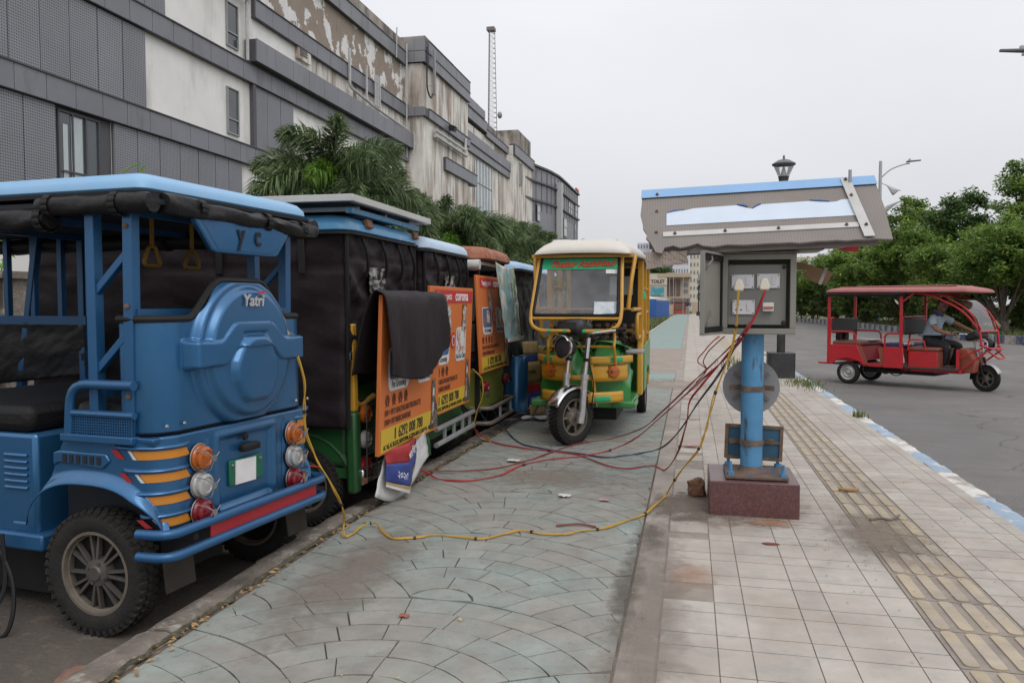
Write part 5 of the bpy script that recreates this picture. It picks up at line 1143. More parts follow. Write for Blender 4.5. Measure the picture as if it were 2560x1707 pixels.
def wq(a, c, t0, t1, o): return [wp(a, t0) + V((o, 0, 0)), wp(a, t1) + V((o, 0, 0)), wp(c, t1) + V((o, 0, 0)), wp(c, t0) + V((o, 0, 0))]
bs = MB().add(wq(-.37, .335, .06, .23, .006), [(0, 1, 2, 3)]).build('name_banner', 'green_tape', yw, 0)
tm = frame(wp(-.30, .195) + V((.01, 0, 0)), (0, 1, .02), wt - wb_); text('Thakur Aashirbad', .088, 'ink_red', bs, tm, 'lettering', .0008, .45, .93, .001); text('Thakur Aashirbad', .088, 'board_orange', bs, Matrix.Translation((-.002, .003, -.003)) @ tm, 'lettering_shade', .0016, .45, .93, .001)
MB().add(wq(.22, .325, .235, .30, -.004), [(0, 1, 2, 3)]).build('sticker', 'plate_white', yw, 0); MB().add(wq(.13, .33, .74, .93, -.004), [(0, 1, 2, 3)]).build('paper_notice', 'notice_print', yw, 0) if mat('notice_print', (.6, .62, .64), .6, var=.05, c2=(.4, .52, .6), c2s=12, lo=.5, hi=.62) else 0
# roof
rf = MB(); n = 24
def rfn(u, v):
    x = lerp(-.42, 2.1, u); y = lerp(-.5, .5, v); e = abs(v - .5) * 2; side = 1 - e ** 5; fr_ = 1 - max(0, (u - .82) / .18) ** 2.2; bk = 1 - max(0, (.06 - u) / .06) ** 2
    hw = lerp(.52, .44, sstep(.6, 1, u)); return (x, (v - .5) * 2 * hw, 1.70 + .145 * (side ** .6) * (fr_ ** .55 if fr_ > 0 else 0) * (bk ** .5 if bk > 0 else 0) + .012 * (1 - e * e))
ro = rf.grid(rfn, 60, 40).build('roof', 'roof_cream', yw, 60, solid=.008)
for a, c in ((-.33, -.17), (.1, .28)): MB().grid(lambda u, v, a=a, c=c: (lerp(1.0, 1.86, u), lerp(a, c, v), 1.86 - .06 * sstep(.75, 1, u)), 8, 3).build('roof_rib', 'roof_cream', ro, 60, solid=.02)
MB().box((.8, 0, 1.705), (2.3, .88, .012)).build('ceiling', 'interior_dark', yw)
# frame, seats, side panels
for sg in (1, -1):
    y = .47 * sg
    MB().tube(fillet([(1.85, y, 1.70), (1.98, sg * .44, 1.45), (2.02, sg * .42, 1.2)], .2, 6), .02, 8).build('front_post', 'yellow_tube', yw)
    bars('post', 'yellow_tube', [((1.05, y, .35), (1.05, y, 1.70)), ((.92, y, .35), (.92, y, 1.70)), ((-.3, y, .3), (-.3, y, 1.70)), ((.35, y, .8), (.35, y, 1.70))], .05, yw)
    MB().tube(fillet([(1.9, sg * .45, 1.2), (1.05, y, 1.2)], .1), .018).build('side_bar', 'yellow_tube', yw); MB().tube([(.92, y, 1.42), (-.3, y, 1.42)], .015).build('side_bar', 'yellow_tube', yw)
    MB().tube(fillet([(1.05, y, 1.15), (1.55, y, 1.15), (1.55, y, .92), (1.05, y, .92)], .09), .018).build('arm_hoop', 'yellow_tube', yw); MB().tube(fillet([(-.3, y, 1.16), (.15, y, 1.16), (.18, y, .95), (-.3, y, .9)], .09), .018).build('arm_hoop', 'yellow_tube', yw)
    MB().prism(rrect(.46, .22, .06), .006, frame((1.3, sg * .455, 1.035), (1, 0, 0), (0, 0, 1))).build('side_screen', 'grey_panel', yw, 0)
    pn = MB().prism([(.98, .32), (1.12, .32), (1.1, .8), (1.02, .98), (.78, .98), (.74, .90), (.96, .82)], .06, frame((0, sg * (.5 if sg > 0 else .44), 0), (1, 0, 0), (0, 0, 1))).build('door_pillar', 'yellow_body', yw, bevel=.015)
    MB().prism([(-.42, .40), (-.3, .42), (-.22, .52), (0, .56), (.22, .52), (.32, .32), (.74, .32), (.74, .8), (-.42, .84)], .03, frame((0, sg * (.5 if sg > 0 else .47), 0), (1, 0, 0), (0, 0, 1))).build('rear_side_panel', 'green_paint', yw, bevel=.01)
    wheel(yw, (0, sg * .43, .24), .24, .1, .155, 'rim_edge', 'rim_edge', 8, side=sg)
    MB().box((1.78, sg * .38, .32), (.36, .22, .05)).build('foot_step', 'green_paint', yw, bevel=.01)
MB().box((.9, 0, .32), (2.1, .92, .06)).build('floor', 'green_paint', yw, bevel=.01)
MB().box((.0, 0, .6), (.6, .9, .3)).build('seat_box', 'green_paint', yw); MB().box((.75, 0, .55), (.3, .86, .4)).build('seat_box', 'green_paint', yw)
for x, z in ((.98, .88), (.98, .80), (-.2, .98), (-.2, .9)):
    for i in range(9): MB().ball((x, -.4 + i * .1, z), (.05, .055, .048), 8, 6).build('seat_tuft', 'tuft_brown', yw)
MB().box((.05, 0, .8), (.5, .88, .1)).build('seat', 'seat_black', yw, bevel=.03); MB().box((-.33, .0, 1.25), (.01, .9, .9)).build('back_sheet', 'cover_grey', yw)
MB().add([(-.32, .02, 1.36), (-.32, .3, 1.36), (-.32, .3, 1.58), (-.32, .02, 1.58)], [(0, 1, 2, 3)]).build('back_window', 'window_pale', yw, 0)
for x in (2.0, 1.05, -.3): MB().bar((x, .47, 1.69), (x, -.47, 1.69), .03).build('roof_beam', 'yellow_tube', yw, 0)
MB().bar((1.05, .47, .98), (1.05, -.47, .98), .03).build('cross_bar', 'yellow_tube', yw, 0); MB().bar((1.05, .47, 1.2), (1.05, -.47, 1.2), .02).build('cross_bar', 'yellow_tube', yw, 0)
MB().tube([(1.0, .47, 1.4), (1.0, .5, 1.3)], .03, 8).build('fabric_tassel', 'green_tape', yw)
MB().tube(spline([(2.16, .07, .75), (2.28, .14, .55), (2.25, .12, .35), (2.1, .1, .3)], 6), .006, 5).build('brake_cable', 'black_rubber', yw)
MB().box((1.0, 0, .22), (1.6, .6, .12)).build('underbody_light_block', 'black_rubber', yw)  # added to shade the ground under the floor; stands for the batteries
# ================================================================ red rickshaw and its driver on the road
mat('red_paint', (.5, .01, .02), .38, var=.1, vs=4, coat=.2, dust=.15, c3=(.3, .03, .025), c3s=6, lo3=.6, hi3=.8); mat('red_tube', (.46, .012, .02), .4, var=.08, dust=.1)
mat('roof_red', (.33, .1, .09), .55, var=.1, vs=3, dust=.3, dcol=(.4, .22, .2)); mat('seat_brown', (.2, .06, .035), .5, var=.15); mat('seat_blue', (.02, .035, .11), .6, var=.15); mat('rexine_dark', (.018, .017, .014), .6, var=.2)
mat('cloth_print', (.5, .16, .05), .7, c2=(.6, .6, .6), c2s=16, lo=.48, hi=.52); mat('panel_rust', (.26, .07, .04), .6, var=.15)
glass('windscreen_clear', (.93, .96, .96), .45, .04, (.6, .6, .6))
TH = RAD(-36.2); rd = thing('electric_rickshaw', 'bright red open sided rickshaw being driven on the road', 'rickshaw', (2.781 + .42 * .5906, 15.174 + .42 * .807, -.17), TH)
roof_shell(rd, 'roof_red', -.42, 2.02, .58, 1.62, .07, .12, .05, lip=False, nose=.02, ribs=2); roll(rd, [(-.38, -.55, 1.59), (.4, -.55, 1.585), (1.0, -.55, 1.59)], .03, 2, 'rolled_curtain', 'vinyl_black', .3); roll(rd, [(-.38, .55, 1.59), (.4, .55, 1.585), (1.0, .55, 1.59)], .03, 3, 'rolled_curtain', 'vinyl_black', .3)
MB().box((.7, 0, 1.61), (2.1, 1.05, .02)).build('ceiling', 'interior_dark', rd)
for sg in (1, -1):
    y = .5 * sg
    bars('post', 'red_tube', [((-.35, y, .36), (-.35, y, 1.62)), ((.925, y, .66), (.915, y, 1.62))], .042, rd); MB().bar((.93, y, 1.45), (1.12, y, 1.6), .022).build('brace', 'red_tube', rd, 0)
    MB().tube(fillet([(1.15, sg * .47, 1.6), (1.35, sg * .46, 1.58), (1.85, sg * .43, 1.33), (2.1, sg * .4, 1.0), (2.13, sg * .4, .76)], .25, 6), .018, 8).build('front_arc', 'red_tube', rd); MB().tube(fillet([(1.3, sg * .45, 1.6), (1.55, sg * .44, 1.57), (1.95, sg * .42, 1.32), (2.12, sg * .4, 1.02)], .25, 6), .014, 8).build('front_arc', 'red_tube', rd)
    MB().prism([(-.36, .35), (-.27, .34), (-.2, .42), (0, .465), (.2, .42), (.29, .355), (.33, .36), (.17, .70), (-.36, .70)], .03, frame((0, y + (.015 if sg > 0 else -.015 + .03), 0), (1, 0, 0), (0, 0, 1))).build('rear_side_panel', 'red_paint', rd, bevel=.008)
    MB().prism([(.325, .36), (.375, .36), (.23, .70), (.175, .70)], .03, frame((0, y * .96, 0), (1, 0, 0), (0, 0, 1))).build('door_slope', 'panel_rust', rd, 0)
    MB().box((.80, y, .51), (.33, .03, .36)).build('front_side_panel', 'red_paint', rd, bevel=.008); MB().prism([(.64, .36), (.60, .36), (.54, .68), (.64, .68)], .02, frame((0, y * .97, 0), (1, 0, 0), (0, 0, 1))).build('door_slope', 'panel_rust', rd, 0)
    MB().tube(fillet([(.655, y, .68), (.655, y, .92), (.92, y, .92)], .09), .017, 8).build('arm_rail', 'red_tube', rd); MB().tube(fillet([(-.33, y, .93), (.13, y, .93), (.16, y, .70)], .08), .017, 8).build('arm_rail', 'red_tube', rd)
    MB().tube(fillet([(-.33, y, .70), (-.31, y, 1.17), (-.28, y * .9, 1.17)], .05), .017, 8).build('back_rail', 'red_tube', rd); MB().tube(fillet([(1.01, y * .84, .64), (1.02, y * .84, .82), (1.26, y * .84, .82), (1.3, y * .84, .64)], .05), .014, 8).build('arm_rail', 'red_tube', rd)
    wheel(rd, (0, sg * .44, .207), .207, .1, .135, 'rim_silver', 'rim_silver', side=sg, disc=True, hubr=.04, tread=False)
    MB().bar((1.8, sg * .33, .34), (2.18, sg * .33, .66), .025).build('front_strut', 'red_tube', rd, 0); MB().bar((1.8, sg * .33, .55), (2.14, sg * .36, .72), .022).build('front_strut', 'red_tube', rd, 0)
MB().box((.5, 0, .355), (.45, .98, .04)).build('floor', 'red_paint', rd); MB().box((.75, 0, .352), (2.1, .9, .03)).build('floor', 'rim_dark', rd); MB().box((1.35, 0, .31), (.95, .74, .05)).build('floor', 'red_paint', rd, bevel=.005)
MB().box((1.24, 0, .485), (.46, .82, .29)).build('driver_seat_box', 'red_paint', rd, bevel=.008); MB().box((1.48, .0, .485), (.02, .8, .29)).build('seat_front', 'panel_rust', rd)
MB().box((1.24, 0, .665), (.5, .84, .07)).build('driver_seat', 'seat_brown', rd, bevel=.03); MB().box((.78, 0, .71), (.32, .9, .09)).build('seat', 'seat_blue', rd, bevel=.03); MB().box((.95, -.28, .74), (.12, .24, .05)).build('folded_cloth', 'cloth_print', rd, bevel=.015)
MB().box((-.05, 0, .72), (.5, .94, .09)).build('seat', 'seat_brown', rd, bevel=.035); MB().box((.1, .15, .775), (.3, .4, .012)).build('paper', 'plate_white', rd); MB().box((-.05, 0, .54), (.45, .92, .26)).build('seat_box', 'red_paint', rd)
MB().box((-.3, 0, 1.03), (.05, .94, .27)).build('backrest', 'rexine_dark', rd, bevel=.03); MB().box((.94, 0, 1.04), (.05, .86, .28)).build('backrest', 'rexine_dark', rd, bevel=.03); MB().tube(fillet([(.93, -.46, .88), (.93, -.46, 1.2), (.93, .46, 1.2), (.93, .46, .88)], .05), .014).build('back_frame', 'red_tube', rd)
sw = wheel(rd, (-.37, .05, .82), .2, .09, .13, 'rim_dark', 'rim_edge', 6, rz=RAD(90), tread=False, name='spare_wheel')
MB().box((-.47, -.2, .345), (.25, .4, .03)).build('rear_step', 'red_paint', rd)
# front end
FS = RAD(-12); FM = Matrix.Translation((2.08, 0, 0)) @ Matrix.Rotation(FS, 4, 'Z')
wheel(rd, FM @ V((0, 0, .212)), .214, .095, .14, 'rim_edge', 'rim_edge', 6, rz=FS, side=-1)
MB().grid(lambda u, v: FM @ V((.235 * math.cos(lerp(.35, 1.75, u)), lerp(-.06, .06, v), .215 + .235 * math.sin(lerp(.35, 1.75, u)))), 12, 4).build('mudguard', 'alu', rd, 60, solid=.004)
MB().grid(lambda u, v: FM @ V((.235 * math.cos(lerp(2.3, 3.3, u)), lerp(-.06, .06, v), .215 + .235 * math.sin(lerp(2.3, 3.3, u)))), 10, 4).build('mud_flap', 'black_rubber', rd, 60, solid=.004)
for sg in (1, -1):
    MB().tube([FM @ V((0, sg * .075, .21)), FM @ V((-.09, sg * .075, .55))], .02).build('fork_leg', 'black_rubber', rd); MB().tube([FM @ V((-.08, sg * .075, .52)), FM @ V((-.17, sg * .075, .84))], .018).build('fork_tube', 'alu', rd)
MB().prism([(1.76, .3), (1.98, .3), (2.0, .5), (1.88, .70), (1.76, .70)], .56, frame((0, .28, 0), (1, 0, 0), (0, 0, 1))).build('front_apron', 'panel_rust', rd, bevel=.02); MB().bar((1.77, -.34, .3), (1.77, -.34, .68), .06, .04).build('apron_edge', 'red_paint', rd)
hm = FM @ frame((.0, 0, .76), (.25, -1, 0), (0, 0, 1)); hd = MB().lathe([(.05, -.1), (.1, -.05), (.115, 0), (.11, .015), (.001, .02)], 22, hm).build('headlight', 'black_rubber', rd); hm2 = FM @ frame((-.02, -.11, .76), (1, 0, 0), (0, 0, 1))
MB().lathe([(.1, 0), (.1, .008), (.086, .008), (.086, 0)], 26, hm2).bar(hm2 @ V((-.08, 0, .006)), hm2 @ V((.06, .06, .006)), .014, .006, (0, 1, 0)).bar(hm2 @ V((-.06, -.06, .006)), hm2 @ V((.08, .0, .006)), .014, .006, (0, 1, 0)).bar(hm2 @ V((-.04, .06, .006)), hm2 @ V((.04, -.07, .006)), .014, .006, (0, 1, 0)).build('emblem_ring', 'plate_white', hd)
MB().tube(fillet([FM @ V((-.36, .3, .96)), FM @ V((-.2, .22, .93)), FM @ V((-.17, 0, .86)), FM @ V((-.2, -.22, .93)), FM @ V((-.36, -.3, .93))], .08), .013).build('handlebar', 'chrome', rd)
for sg in (1, -1): MB().tube([FM @ V((-.3, sg * .27, .94)), FM @ V((-.42, sg * .32, .935))], .019).build('grip', 'black_rubber', rd)
MB().box((1.93, -.02, .9), (.22, .34, .13), rot=(0, -.35, FS)).build('instrument_cowl', 'black_plastic', rd, bevel=.04)
wsg = lambda u, v: (lerp(1.72, 2.13, u) - .02, lerp(-.41, .41, v), 1.50 - .52 * u ** 1.9 - .01); MB().grid(wsg, 14, 8).build('windscreen', 'windscreen_clear', rd, 60)
MB().tube([(2.1, -.41, .985), (2.1, .41, .975)], .016).build('windscreen_bar', 'red_tube', rd); MB().tube(fillet([(2.13, -.4, .76), (2.22, -.3, .71), (2.22, .3, .69), (2.12, .4, .72), (2.1, .4, .98)], .06), .017).build('bumper_hoop', 'red_tube', rd)
MB().tube(fillet([(2.14, -.2, .68), (2.3, -.16, .55), (2.3, .16, .55), (2.14, .2, .68)], .05), .014).build('bumper_hoop', 'red_tube', rd)
MB().tube(fillet([(1.7, -.41, 1.52), (2.05, -.41, 1.2), (2.1, -.41, .99)], .2), .01).build('windscreen_edge', 'black_rubber', rd)
for i, (a, c) in enumerate(((.45, .95), (.5, .8), (.6, 1.05))): MB().tube(spline([(a, -.42, .33), ((a + c) / 2, -.44, .24 - .02 * i), (c, -.42, .32)], 6), .009, 5).build('hanging_cable', 'black_rubber', rd)
MB().box((.8, 0, .27), (1.2, .6, .1)).build('underbody_light_block', 'black_rubber', rd)  # light blocker added beneath the floor, standing for the battery pack
# ---------------------------------------------------------------- people
mat('skin', (.24, .115, .07), .55, var=.1, vs=12); mat('hair', (.008, .007, .007), .6, var=.1); mat('trousers', (.012, .012, .014), .75, var=.2, vs=9, bump=.2, bs=60); mat('shoe', (.09, .06, .045), .7, var=.2); mat('eye_white', (.5, .48, .45), .4, var=0)
def stripes(nt, p, col):
    z = nd(nt, 'ShaderNodeSeparateXYZ', {0: nd(nt, 'ShaderNodeTexCoord').outputs['Object']}).outputs[2]
    f = mathn(nt, 'LESS_THAN', mathn(nt, 'FRACT', mathn(nt, 'MULTIPLY', z, 34)), .36); return mixc(nt, f, col, (.05, .11, .2))
mat('polo_striped', (.5, .6, .66), .8, var=.08, vs=9, extra=stripes, bump=.2, bs=40); mat('collar', (.03, .1, .22), .8, var=.1); mat('shirt_inner', (.45, .34, .16), .8)
def skin_body(name, joints, edges, m, parent, sub=2, root=0):
    """continuous figure grown round a posed skeleton; joints: (x,y,z,rx,ry)"""
    me = bpy.data.meshes.new(name); me.from_pydata([j[:3] for j in joints], edges, []); me.materials.append(MATS[m])
    o = place(name, me, parent); md = o.modifiers.new('k', 'SKIN'); md.use_smooth_shade = True; md.branch_smoothing = .6
    sv = me.skin_vertices[0].data
    for i, j in enumerate(joints): sv[i].radius = (j[3], j[4] if len(j) > 4 else j[3]); sv[i].use_root = (i == root)
    ss = o.modifiers.new('u', 'SUBSURF'); ss.levels = sub; ss.render_levels = sub
    return o
dv = thing('person', 'driver in a striped grey blue polo shirt and black trousers on the red rickshaw', 'person', rd.location, TH)
# body in the pose of the photo: pelvis on the seat, hands on the bar, feet on the floor
BJ = [(1.20, 0, .78, .13, .15), (1.22, 0, .90, .115, .14), (1.265, 0, 1.05, .11, .145), (1.305, 0, 1.17, .1, .14), (1.33, 0, 1.25, .055, .06), (1.355, -.01, 1.33, .05, .05), (1.375, -.015, 1.37, .055, .055),
      (1.31, -.18, 1.20, .06, .06), (1.34, -.26, 1.10, .048), (1.40, -.30, 1.00, .042), (1.55, -.30, .945, .034), (1.645, -.295, .925, .027),
      (1.33, .18, 1.20, .06, .06), (1.42, .25, 1.13, .048), (1.53, .29, 1.07, .042), (1.68, .29, .995, .034), (1.77, .285, .955, .027),
      (1.27, -.11, .745, .095), (1.42, -.14, .735, .08), (1.545, -.16, .715, .066), (1.515, -.155, .57, .055), (1.485, -.15, .44, .043),
      (1.27, .11, .745, .095), (1.45, .13, .745, .08), (1.62, .14, .735, .066), (1.58, .13, .57, .055), (1.53, .12, .44, .043)]
BE = [(0, 1), (1, 2), (2, 3), (3, 4), (4, 5), (5, 6), (3, 7), (7, 8), (8, 9), (9, 10), (10, 11), (3, 12), (12, 13), (13, 14), (14, 15), (15, 16), (0, 17), (17, 18), (18, 19), (19, 20), (20, 21), (0, 22), (22, 23), (23, 24), (24, 25), (25, 26)]
skin_body('body', BJ, BE, 'skin', dv)
def grow(js, d): return [(j[0], j[1], j[2], j[3] + d, (j[4] if len(j) > 4 else j[3]) + d) for j in js]
TJ = grow([BJ[0], BJ[1], BJ[2], BJ[3], BJ[4], BJ[7], BJ[8], (1.365, -.275, 1.055, .052), BJ[12], BJ[13], (1.47, .268, 1.10, .052)], .016); TJ[0] = (1.2, 0, .76, .15, .17); TJ[4] = (1.325, 0, 1.225, .062, .07)
skin_body('polo_shirt', TJ, [(0, 1), (1, 2), (2, 3), (3, 4), (3, 5), (5, 6), (6, 7), (3, 8), (8, 9), (9, 10)], 'polo_striped', dv)
LJ = grow([BJ[0], BJ[17], BJ[18], BJ[19], BJ[20], BJ[21], BJ[22], BJ[23], BJ[24], BJ[25], BJ[26]], .014)
LJ[5] = (1.48, -.15, .385, .06, .06); LJ[10] = (1.525, .12, .385, .06, .06)
skin_body('trousers', LJ, [(0, 1), (1, 2), (2, 3), (3, 4), (4, 5), (0, 6), (6, 7), (7, 8), (8, 9), (9, 10)], 'trousers', dv)
for (x, y) in ((1.53, -.15), (1.58, .12)):
    MB().grid(lambda u, v, x=x, y=y: (x + .13 * math.cos(6.283 * u) * math.sin(math.pi * v) + .0, y + .045 * math.sin(6.283 * u) * math.sin(math.pi * v), .372 + .045 * -math.cos(math.pi * v) * (.7 if math.cos(6.283 * u) > 0 else 1.1)), 14, 8).build('shoe', 'shoe', dv, 60)
# hands: palm and five fingers closed round the grips
for (w, g, s_) in (((1.645, -.295, .925), FM @ V((-.36, -.295, .937)), 1), ((1.77, .285, .955), FM @ V((-.36, .295, .937)), -1)):
    w = V(w); g = V(g); d = (g - w); d.normalize(); c = w + d * .04; J = [tuple(w) + (.026, .03), tuple(c) + (.022, .036), tuple(c + d * .03) + (.018, .036)]; E_ = [(0, 1), (1, 2)]
    for k in range(4):
        o = V((0, (k - 1.5) * .019, 0)); L = (.03, .034, .032, .026)[k]; i = len(J); p = c + d * .045 + o
        for q in (p, p + d * L * .7 + V((0, 0, -.012)), p + d * L * .6 + V((0, 0, -.036)), p + V((0, 0, -.042))): J.append(tuple(q) + (.0088, .0088))
        E_ += [(2, i), (i, i + 1), (i + 1, i + 2), (i + 2, i + 3)]
    i = len(J)
    for q in (c + V((0, .03 * s_, -.01)), c + d * .03 + V((0, .036 * s_, -.025)), c + d * .05 + V((0, .02 * s_, -.035))): J.append(tuple(q) + (.01, .01))
    E_ += [(1, i), (i, i + 1), (i + 1, i + 2)]; skin_body('hand', J, E_, 'skin', dv, 1)
# head turned towards the camera
def head(parent, c, yaw, s=1., hairm='hair', tilt=0.):
    M = Matrix.Translation(c) @ Euler((0, tilt, yaw)).to_matrix().to_4x4() @ Matrix.Scale(s, 4)
    def fn(u, v):
        a = 6.28319 * u; z = -math.cos(math.pi * v); r = math.sin(math.pi * v); x = r * math.cos(a); y = r * math.sin(a)
        w = 1 - .22 * sstep(-.1, -1, z) * 1; X = x * .098 * (w if x > 0 else w * .98); Y = y * .076 * w; Z = z * .122
        if x > 0:
            f = math.exp(-((y / .16) ** 2)); X += .02 * f * math.exp(-((z + .08) / .14) ** 2) * (x > .3); X -= .008 * math.exp(-((abs(y) - .36) / .16) ** 2) * math.exp(-((z - .12) / .1) ** 2); X += .007 * math.exp(-((z - .28) / .09) ** 2) * x
            X += .006 * math.exp(-((z + .45) / .06) ** 2) * math.exp(-(y / .3) ** 2); X -= .004 * math.exp(-((z + .37) / .03) ** 2) * math.exp(-(y / .35) ** 2); X += .012 * math.exp(-((z + .78) / .15) ** 2) * math.exp(-(y / .35) ** 2)
        return M @ V((X, Y, Z))
    h = MB().grid(fn, 40, 36).build('head', 'skin', parent, 80)
    for sg in (1, -1):
        MB().ball((0, 0, 0), (.018, .01, .032), 10, 8, M @ Matrix.Translation((-.01, sg * .076, 0))).build('ear', 'skin', h, 80); MB().ball((0, 0, 0), (.008, .014, .008), 8, 6, M @ Matrix.Translation((.08, sg * .031, .014))).build('eye', 'eye_white', h, 80)
        MB().ball((0, 0, 0), (.005, .006, .006), 8, 6, M @ Matrix.Translation((.0865, sg * .031, .014))).build('pupil', 'hair', h, 80); MB().bar(M @ V((.089, sg * .016, .034)), M @ V((.083, sg * .05, .034)), .01, .008).build('eyebrow', 'hair', h)
    MB().bar(M @ V((.094, -.03, -.032)), M @ V((.094, .03, -.032)), .012, .009).build('moustache', 'hair', h)
    def hf(u, v):
        a = 6.28319 * u; vv = lerp(.42, 1, v); z = -math.cos(math.pi * vv); r = math.sin(math.pi * vv); x = r * math.cos(a); y = r * math.sin(a)
        zz = z; lim = .52 * sstep(.2, .7, x) + (-.1 if x < .2 else 0); zz = max(z, lim); n_ = .004 * nz3(x * 9, y * 9, z * 9)
        k = 1.09 if z > lim else .98; return M @ V((x * .1 * k + n_, y * .079 * k + n_, zz * .122 * (1.09 if zz > 0 else 1) + .004 + n_))
    MB().grid(hf, 36, 18).build('hair', hairm, h, 80); return h
head(dv, V((1.40, -.02, 1.405)), RAD(-58), .98)
MB().tube(fillet([(1.36, -.075, 1.265), (1.39, -.04, 1.235), (1.40, .02, 1.225), (1.385, .075, 1.26), (1.30, .085, 1.30), (1.27, 0, 1.315), (1.30, -.085, 1.30)], .05, 4, True), .022, 8, closed=True).build('collar', 'collar', dv)
MB().add([(1.415, -.035, 1.255), (1.415, .03, 1.245), (1.425, 0, 1.15)], [(0, 1, 2)]).build('shirt_opening', 'shirt_inner', dv, 0, solid=.004)
# walker far down the path
wk = thing('person', 'distant walker in a dark top on the path near the red gate', 'person', (-.3, 92, 0), RAD(90))
WJ = [(0, 0, .95, .13, .16), (0, 0, 1.15, .12, .16), (0, 0, 1.38, .12, .17), (0, 0, 1.5, .06), (0, -.2, 1.36, .06), (.02, -.26, 1.1, .05), (.08, -.26, .88, .04), (0, .2, 1.36, .06), (-.02, .26, 1.1, .05), (.05, .26, .88, .04)]
skin_body('top', WJ, [(0, 1), (1, 2), (2, 3), (2, 4), (4, 5), (5, 6), (2, 7), (7, 8), (8, 9)], 'walker_top', wk) if mat('walker_top', (.03, .035, .06), .8) else 0
mat('walker_trousers', (.35, .33, .3), .8); skin_body('trousers', [(0, 0, .95, .14, .17), (.05, -.1, .85, .1), (.12, -.1, .48, .07), (.1, -.1, .05, .06), (-.05, .1, .85, .1), (-.08, .1, .48, .07), (-.16, .1, .05, .06)], [(0, 1), (1, 2), (2, 3), (0, 4), (4, 5), (5, 6)], 'walker_trousers', wk); head(wk, V((0, 0, 1.63)), 0)
# ================================================================ charging post
mat('granite', (.1, .042, .042), .3, var=.25, vs=60, c2=(.16, .075, .07), c2s=140, lo=.5, hi=.6, dust=.22, dcol=(.24, .18, .16)); mat('pole_blue', (.075, .25, .45), .45, var=.12, vs=6, c3=(.06, .045, .035), c3s=14, lo3=.55, hi3=.66, st3=(1, 1, .25), dust=.1)
mat('rust_plate', (.15, .1, .075), .9, var=.3, vs=14, c2=(.06, .1, .16), c2s=9, lo=.55, hi=.65, bump=.4); mat('sign_back', (.25, .255, .265), .6, var=.08, vs=5); mat('sign_blue_back', (.03, .1, .17), .6, var=.15, vs=8)
mat('box_grey', (.24, .235, .205), .5, var=.06, vs=5, dust=.12); mat('box_inner', (.23, .23, .21), .55, var=.05, vs=6); mat('switch_white', (.72, .72, .75), .35, var=.03); mat('plug_cream', (.72, .66, .55), .4, var=.04); mat('cardboard', (.24, .15, .085), .85, var=.1, vs=8)
mat('cable_yellow', (.5, .29, .03), .5, var=.1); mat('cable_red', (.42, .02, .025), .5, var=.12); mat('cable_black', (.02, .02, .025), .5, var=.1); mat('cable_blue', (.04, .07, .17), .5, var=.1); mat('cable_darkred', (.22, .03, .03), .5, var=.2)
def flute(nt, p, col):
    x = nd(nt, 'ShaderNodeSeparateXYZ', {0: nd(nt, 'ShaderNodeTexCoord').outputs['Object']}).outputs[0]
    f = mathn(nt, 'LESS_THAN', mathn(nt, 'FRACT', mathn(nt, 'MULTIPLY', x, 62)), .22); return mixc(nt, mathn(nt, 'MULTIPLY', f, .38), col, (.12, .1, .09))
mat('fluted_sheet', (.215, .19, .172), .7, var=.07, vs=4, extra=flute, c2=(.22, .18, .15), c2s=3, lo=.55, hi=.75); mat('fluted_dirty', (.27, .22, .18), .8, var=.15, vs=7, extra=flute); mat('ridge_blue', (.2, .38, .63), .4, var=.06, vs=4, dust=.1); mat('alu_strip', (.5, .49, .47), .45, .3, var=.08, vs=8, dust=.15); mat('sticker_pale', (.56, .63, .72), .5, var=.04, vs=5); mat('sticker_blue', (.04, .08, .28), .5)
cp = thing('charging_post', 'blue charging post on a granite plinth with an open grey socket box and fluted canopy', 'charging post', (.375, 5.07, 0))
MB().box((0, 0, .10), (.51, .52, .215)).build('plinth', 'granite', cp, bevel=.006)
bp = MB().box((0.02, -.02, .222), (.36, .38, .016)).build('base_plate', 'rust_plate', cp, bevel=.002)
for x, y in ((-.13, -.17), (.17, -.17), (-.13, .13), (.17, .13)):
    b = MB().lathe([(.022, .23), (.022, .252), (.001, .252)], 6, Matrix.Translation((x, y, 0))).lathe([(.01, .25), (.01, .30), (.001, .302)], 8, Matrix.Translation((x, y, 0))).build('anchor_bolt', 'pole_blue', bp)
MB().lathe([(.066, .225), (.066, 1.072), (.001, 1.072)], 28).build('pole', 'pole_blue', cp, 50); MB().bar((.0, .09, .98), (.0, .09, 1.6), .05).build('back_stay', 'pole_blue', cp); MB().lathe([(.09, .228), (.075, .24), (.066, .262)], 20).build('weld', 'rust_plate', cp)
# sign boards clamped to the pole, seen from behind
ds = MB().lathe([(.001, 0), (.172, 0), (.172, .006), (.001, .006)], 40, frame((0, .10, .735), (1, 0, 0), (0, 0, 1))).build('round_sign', 'sign_back', cp, 30)
for a in (40, 140, 220, 320): MB().box((.115 * math.cos(RAD(a)), .088, .735 + .105 * math.sin(RAD(a))), (.05, .008, .022), rot=(0, RAD(-a if a in (40, 220) else -a), 0)).build('stiffener', 'mast_dark', ds)
def clamp_band(z, w, par): 
    q = MB(); q.lathe([(.069, z - .015), (.072, z - .015), (.072, z + .015), (.069, z + .015)], 24); 
    for s_ in (1, -1): q.box((s_ * .098, .03, z), (.07, .012, .03), rot=(0, .06 * s_, -.3 * s_))
    return q.build('clamp', 'rust_band', par)
clamp_band(.735, 1, cp); clamp_band(.405, 1, cp)
rs = MB().box((.02, .105, .385), (.345, .006, .215), rot=(0, .03, 0)).build('rectangular_sign', 'sign_blue_back', cp)
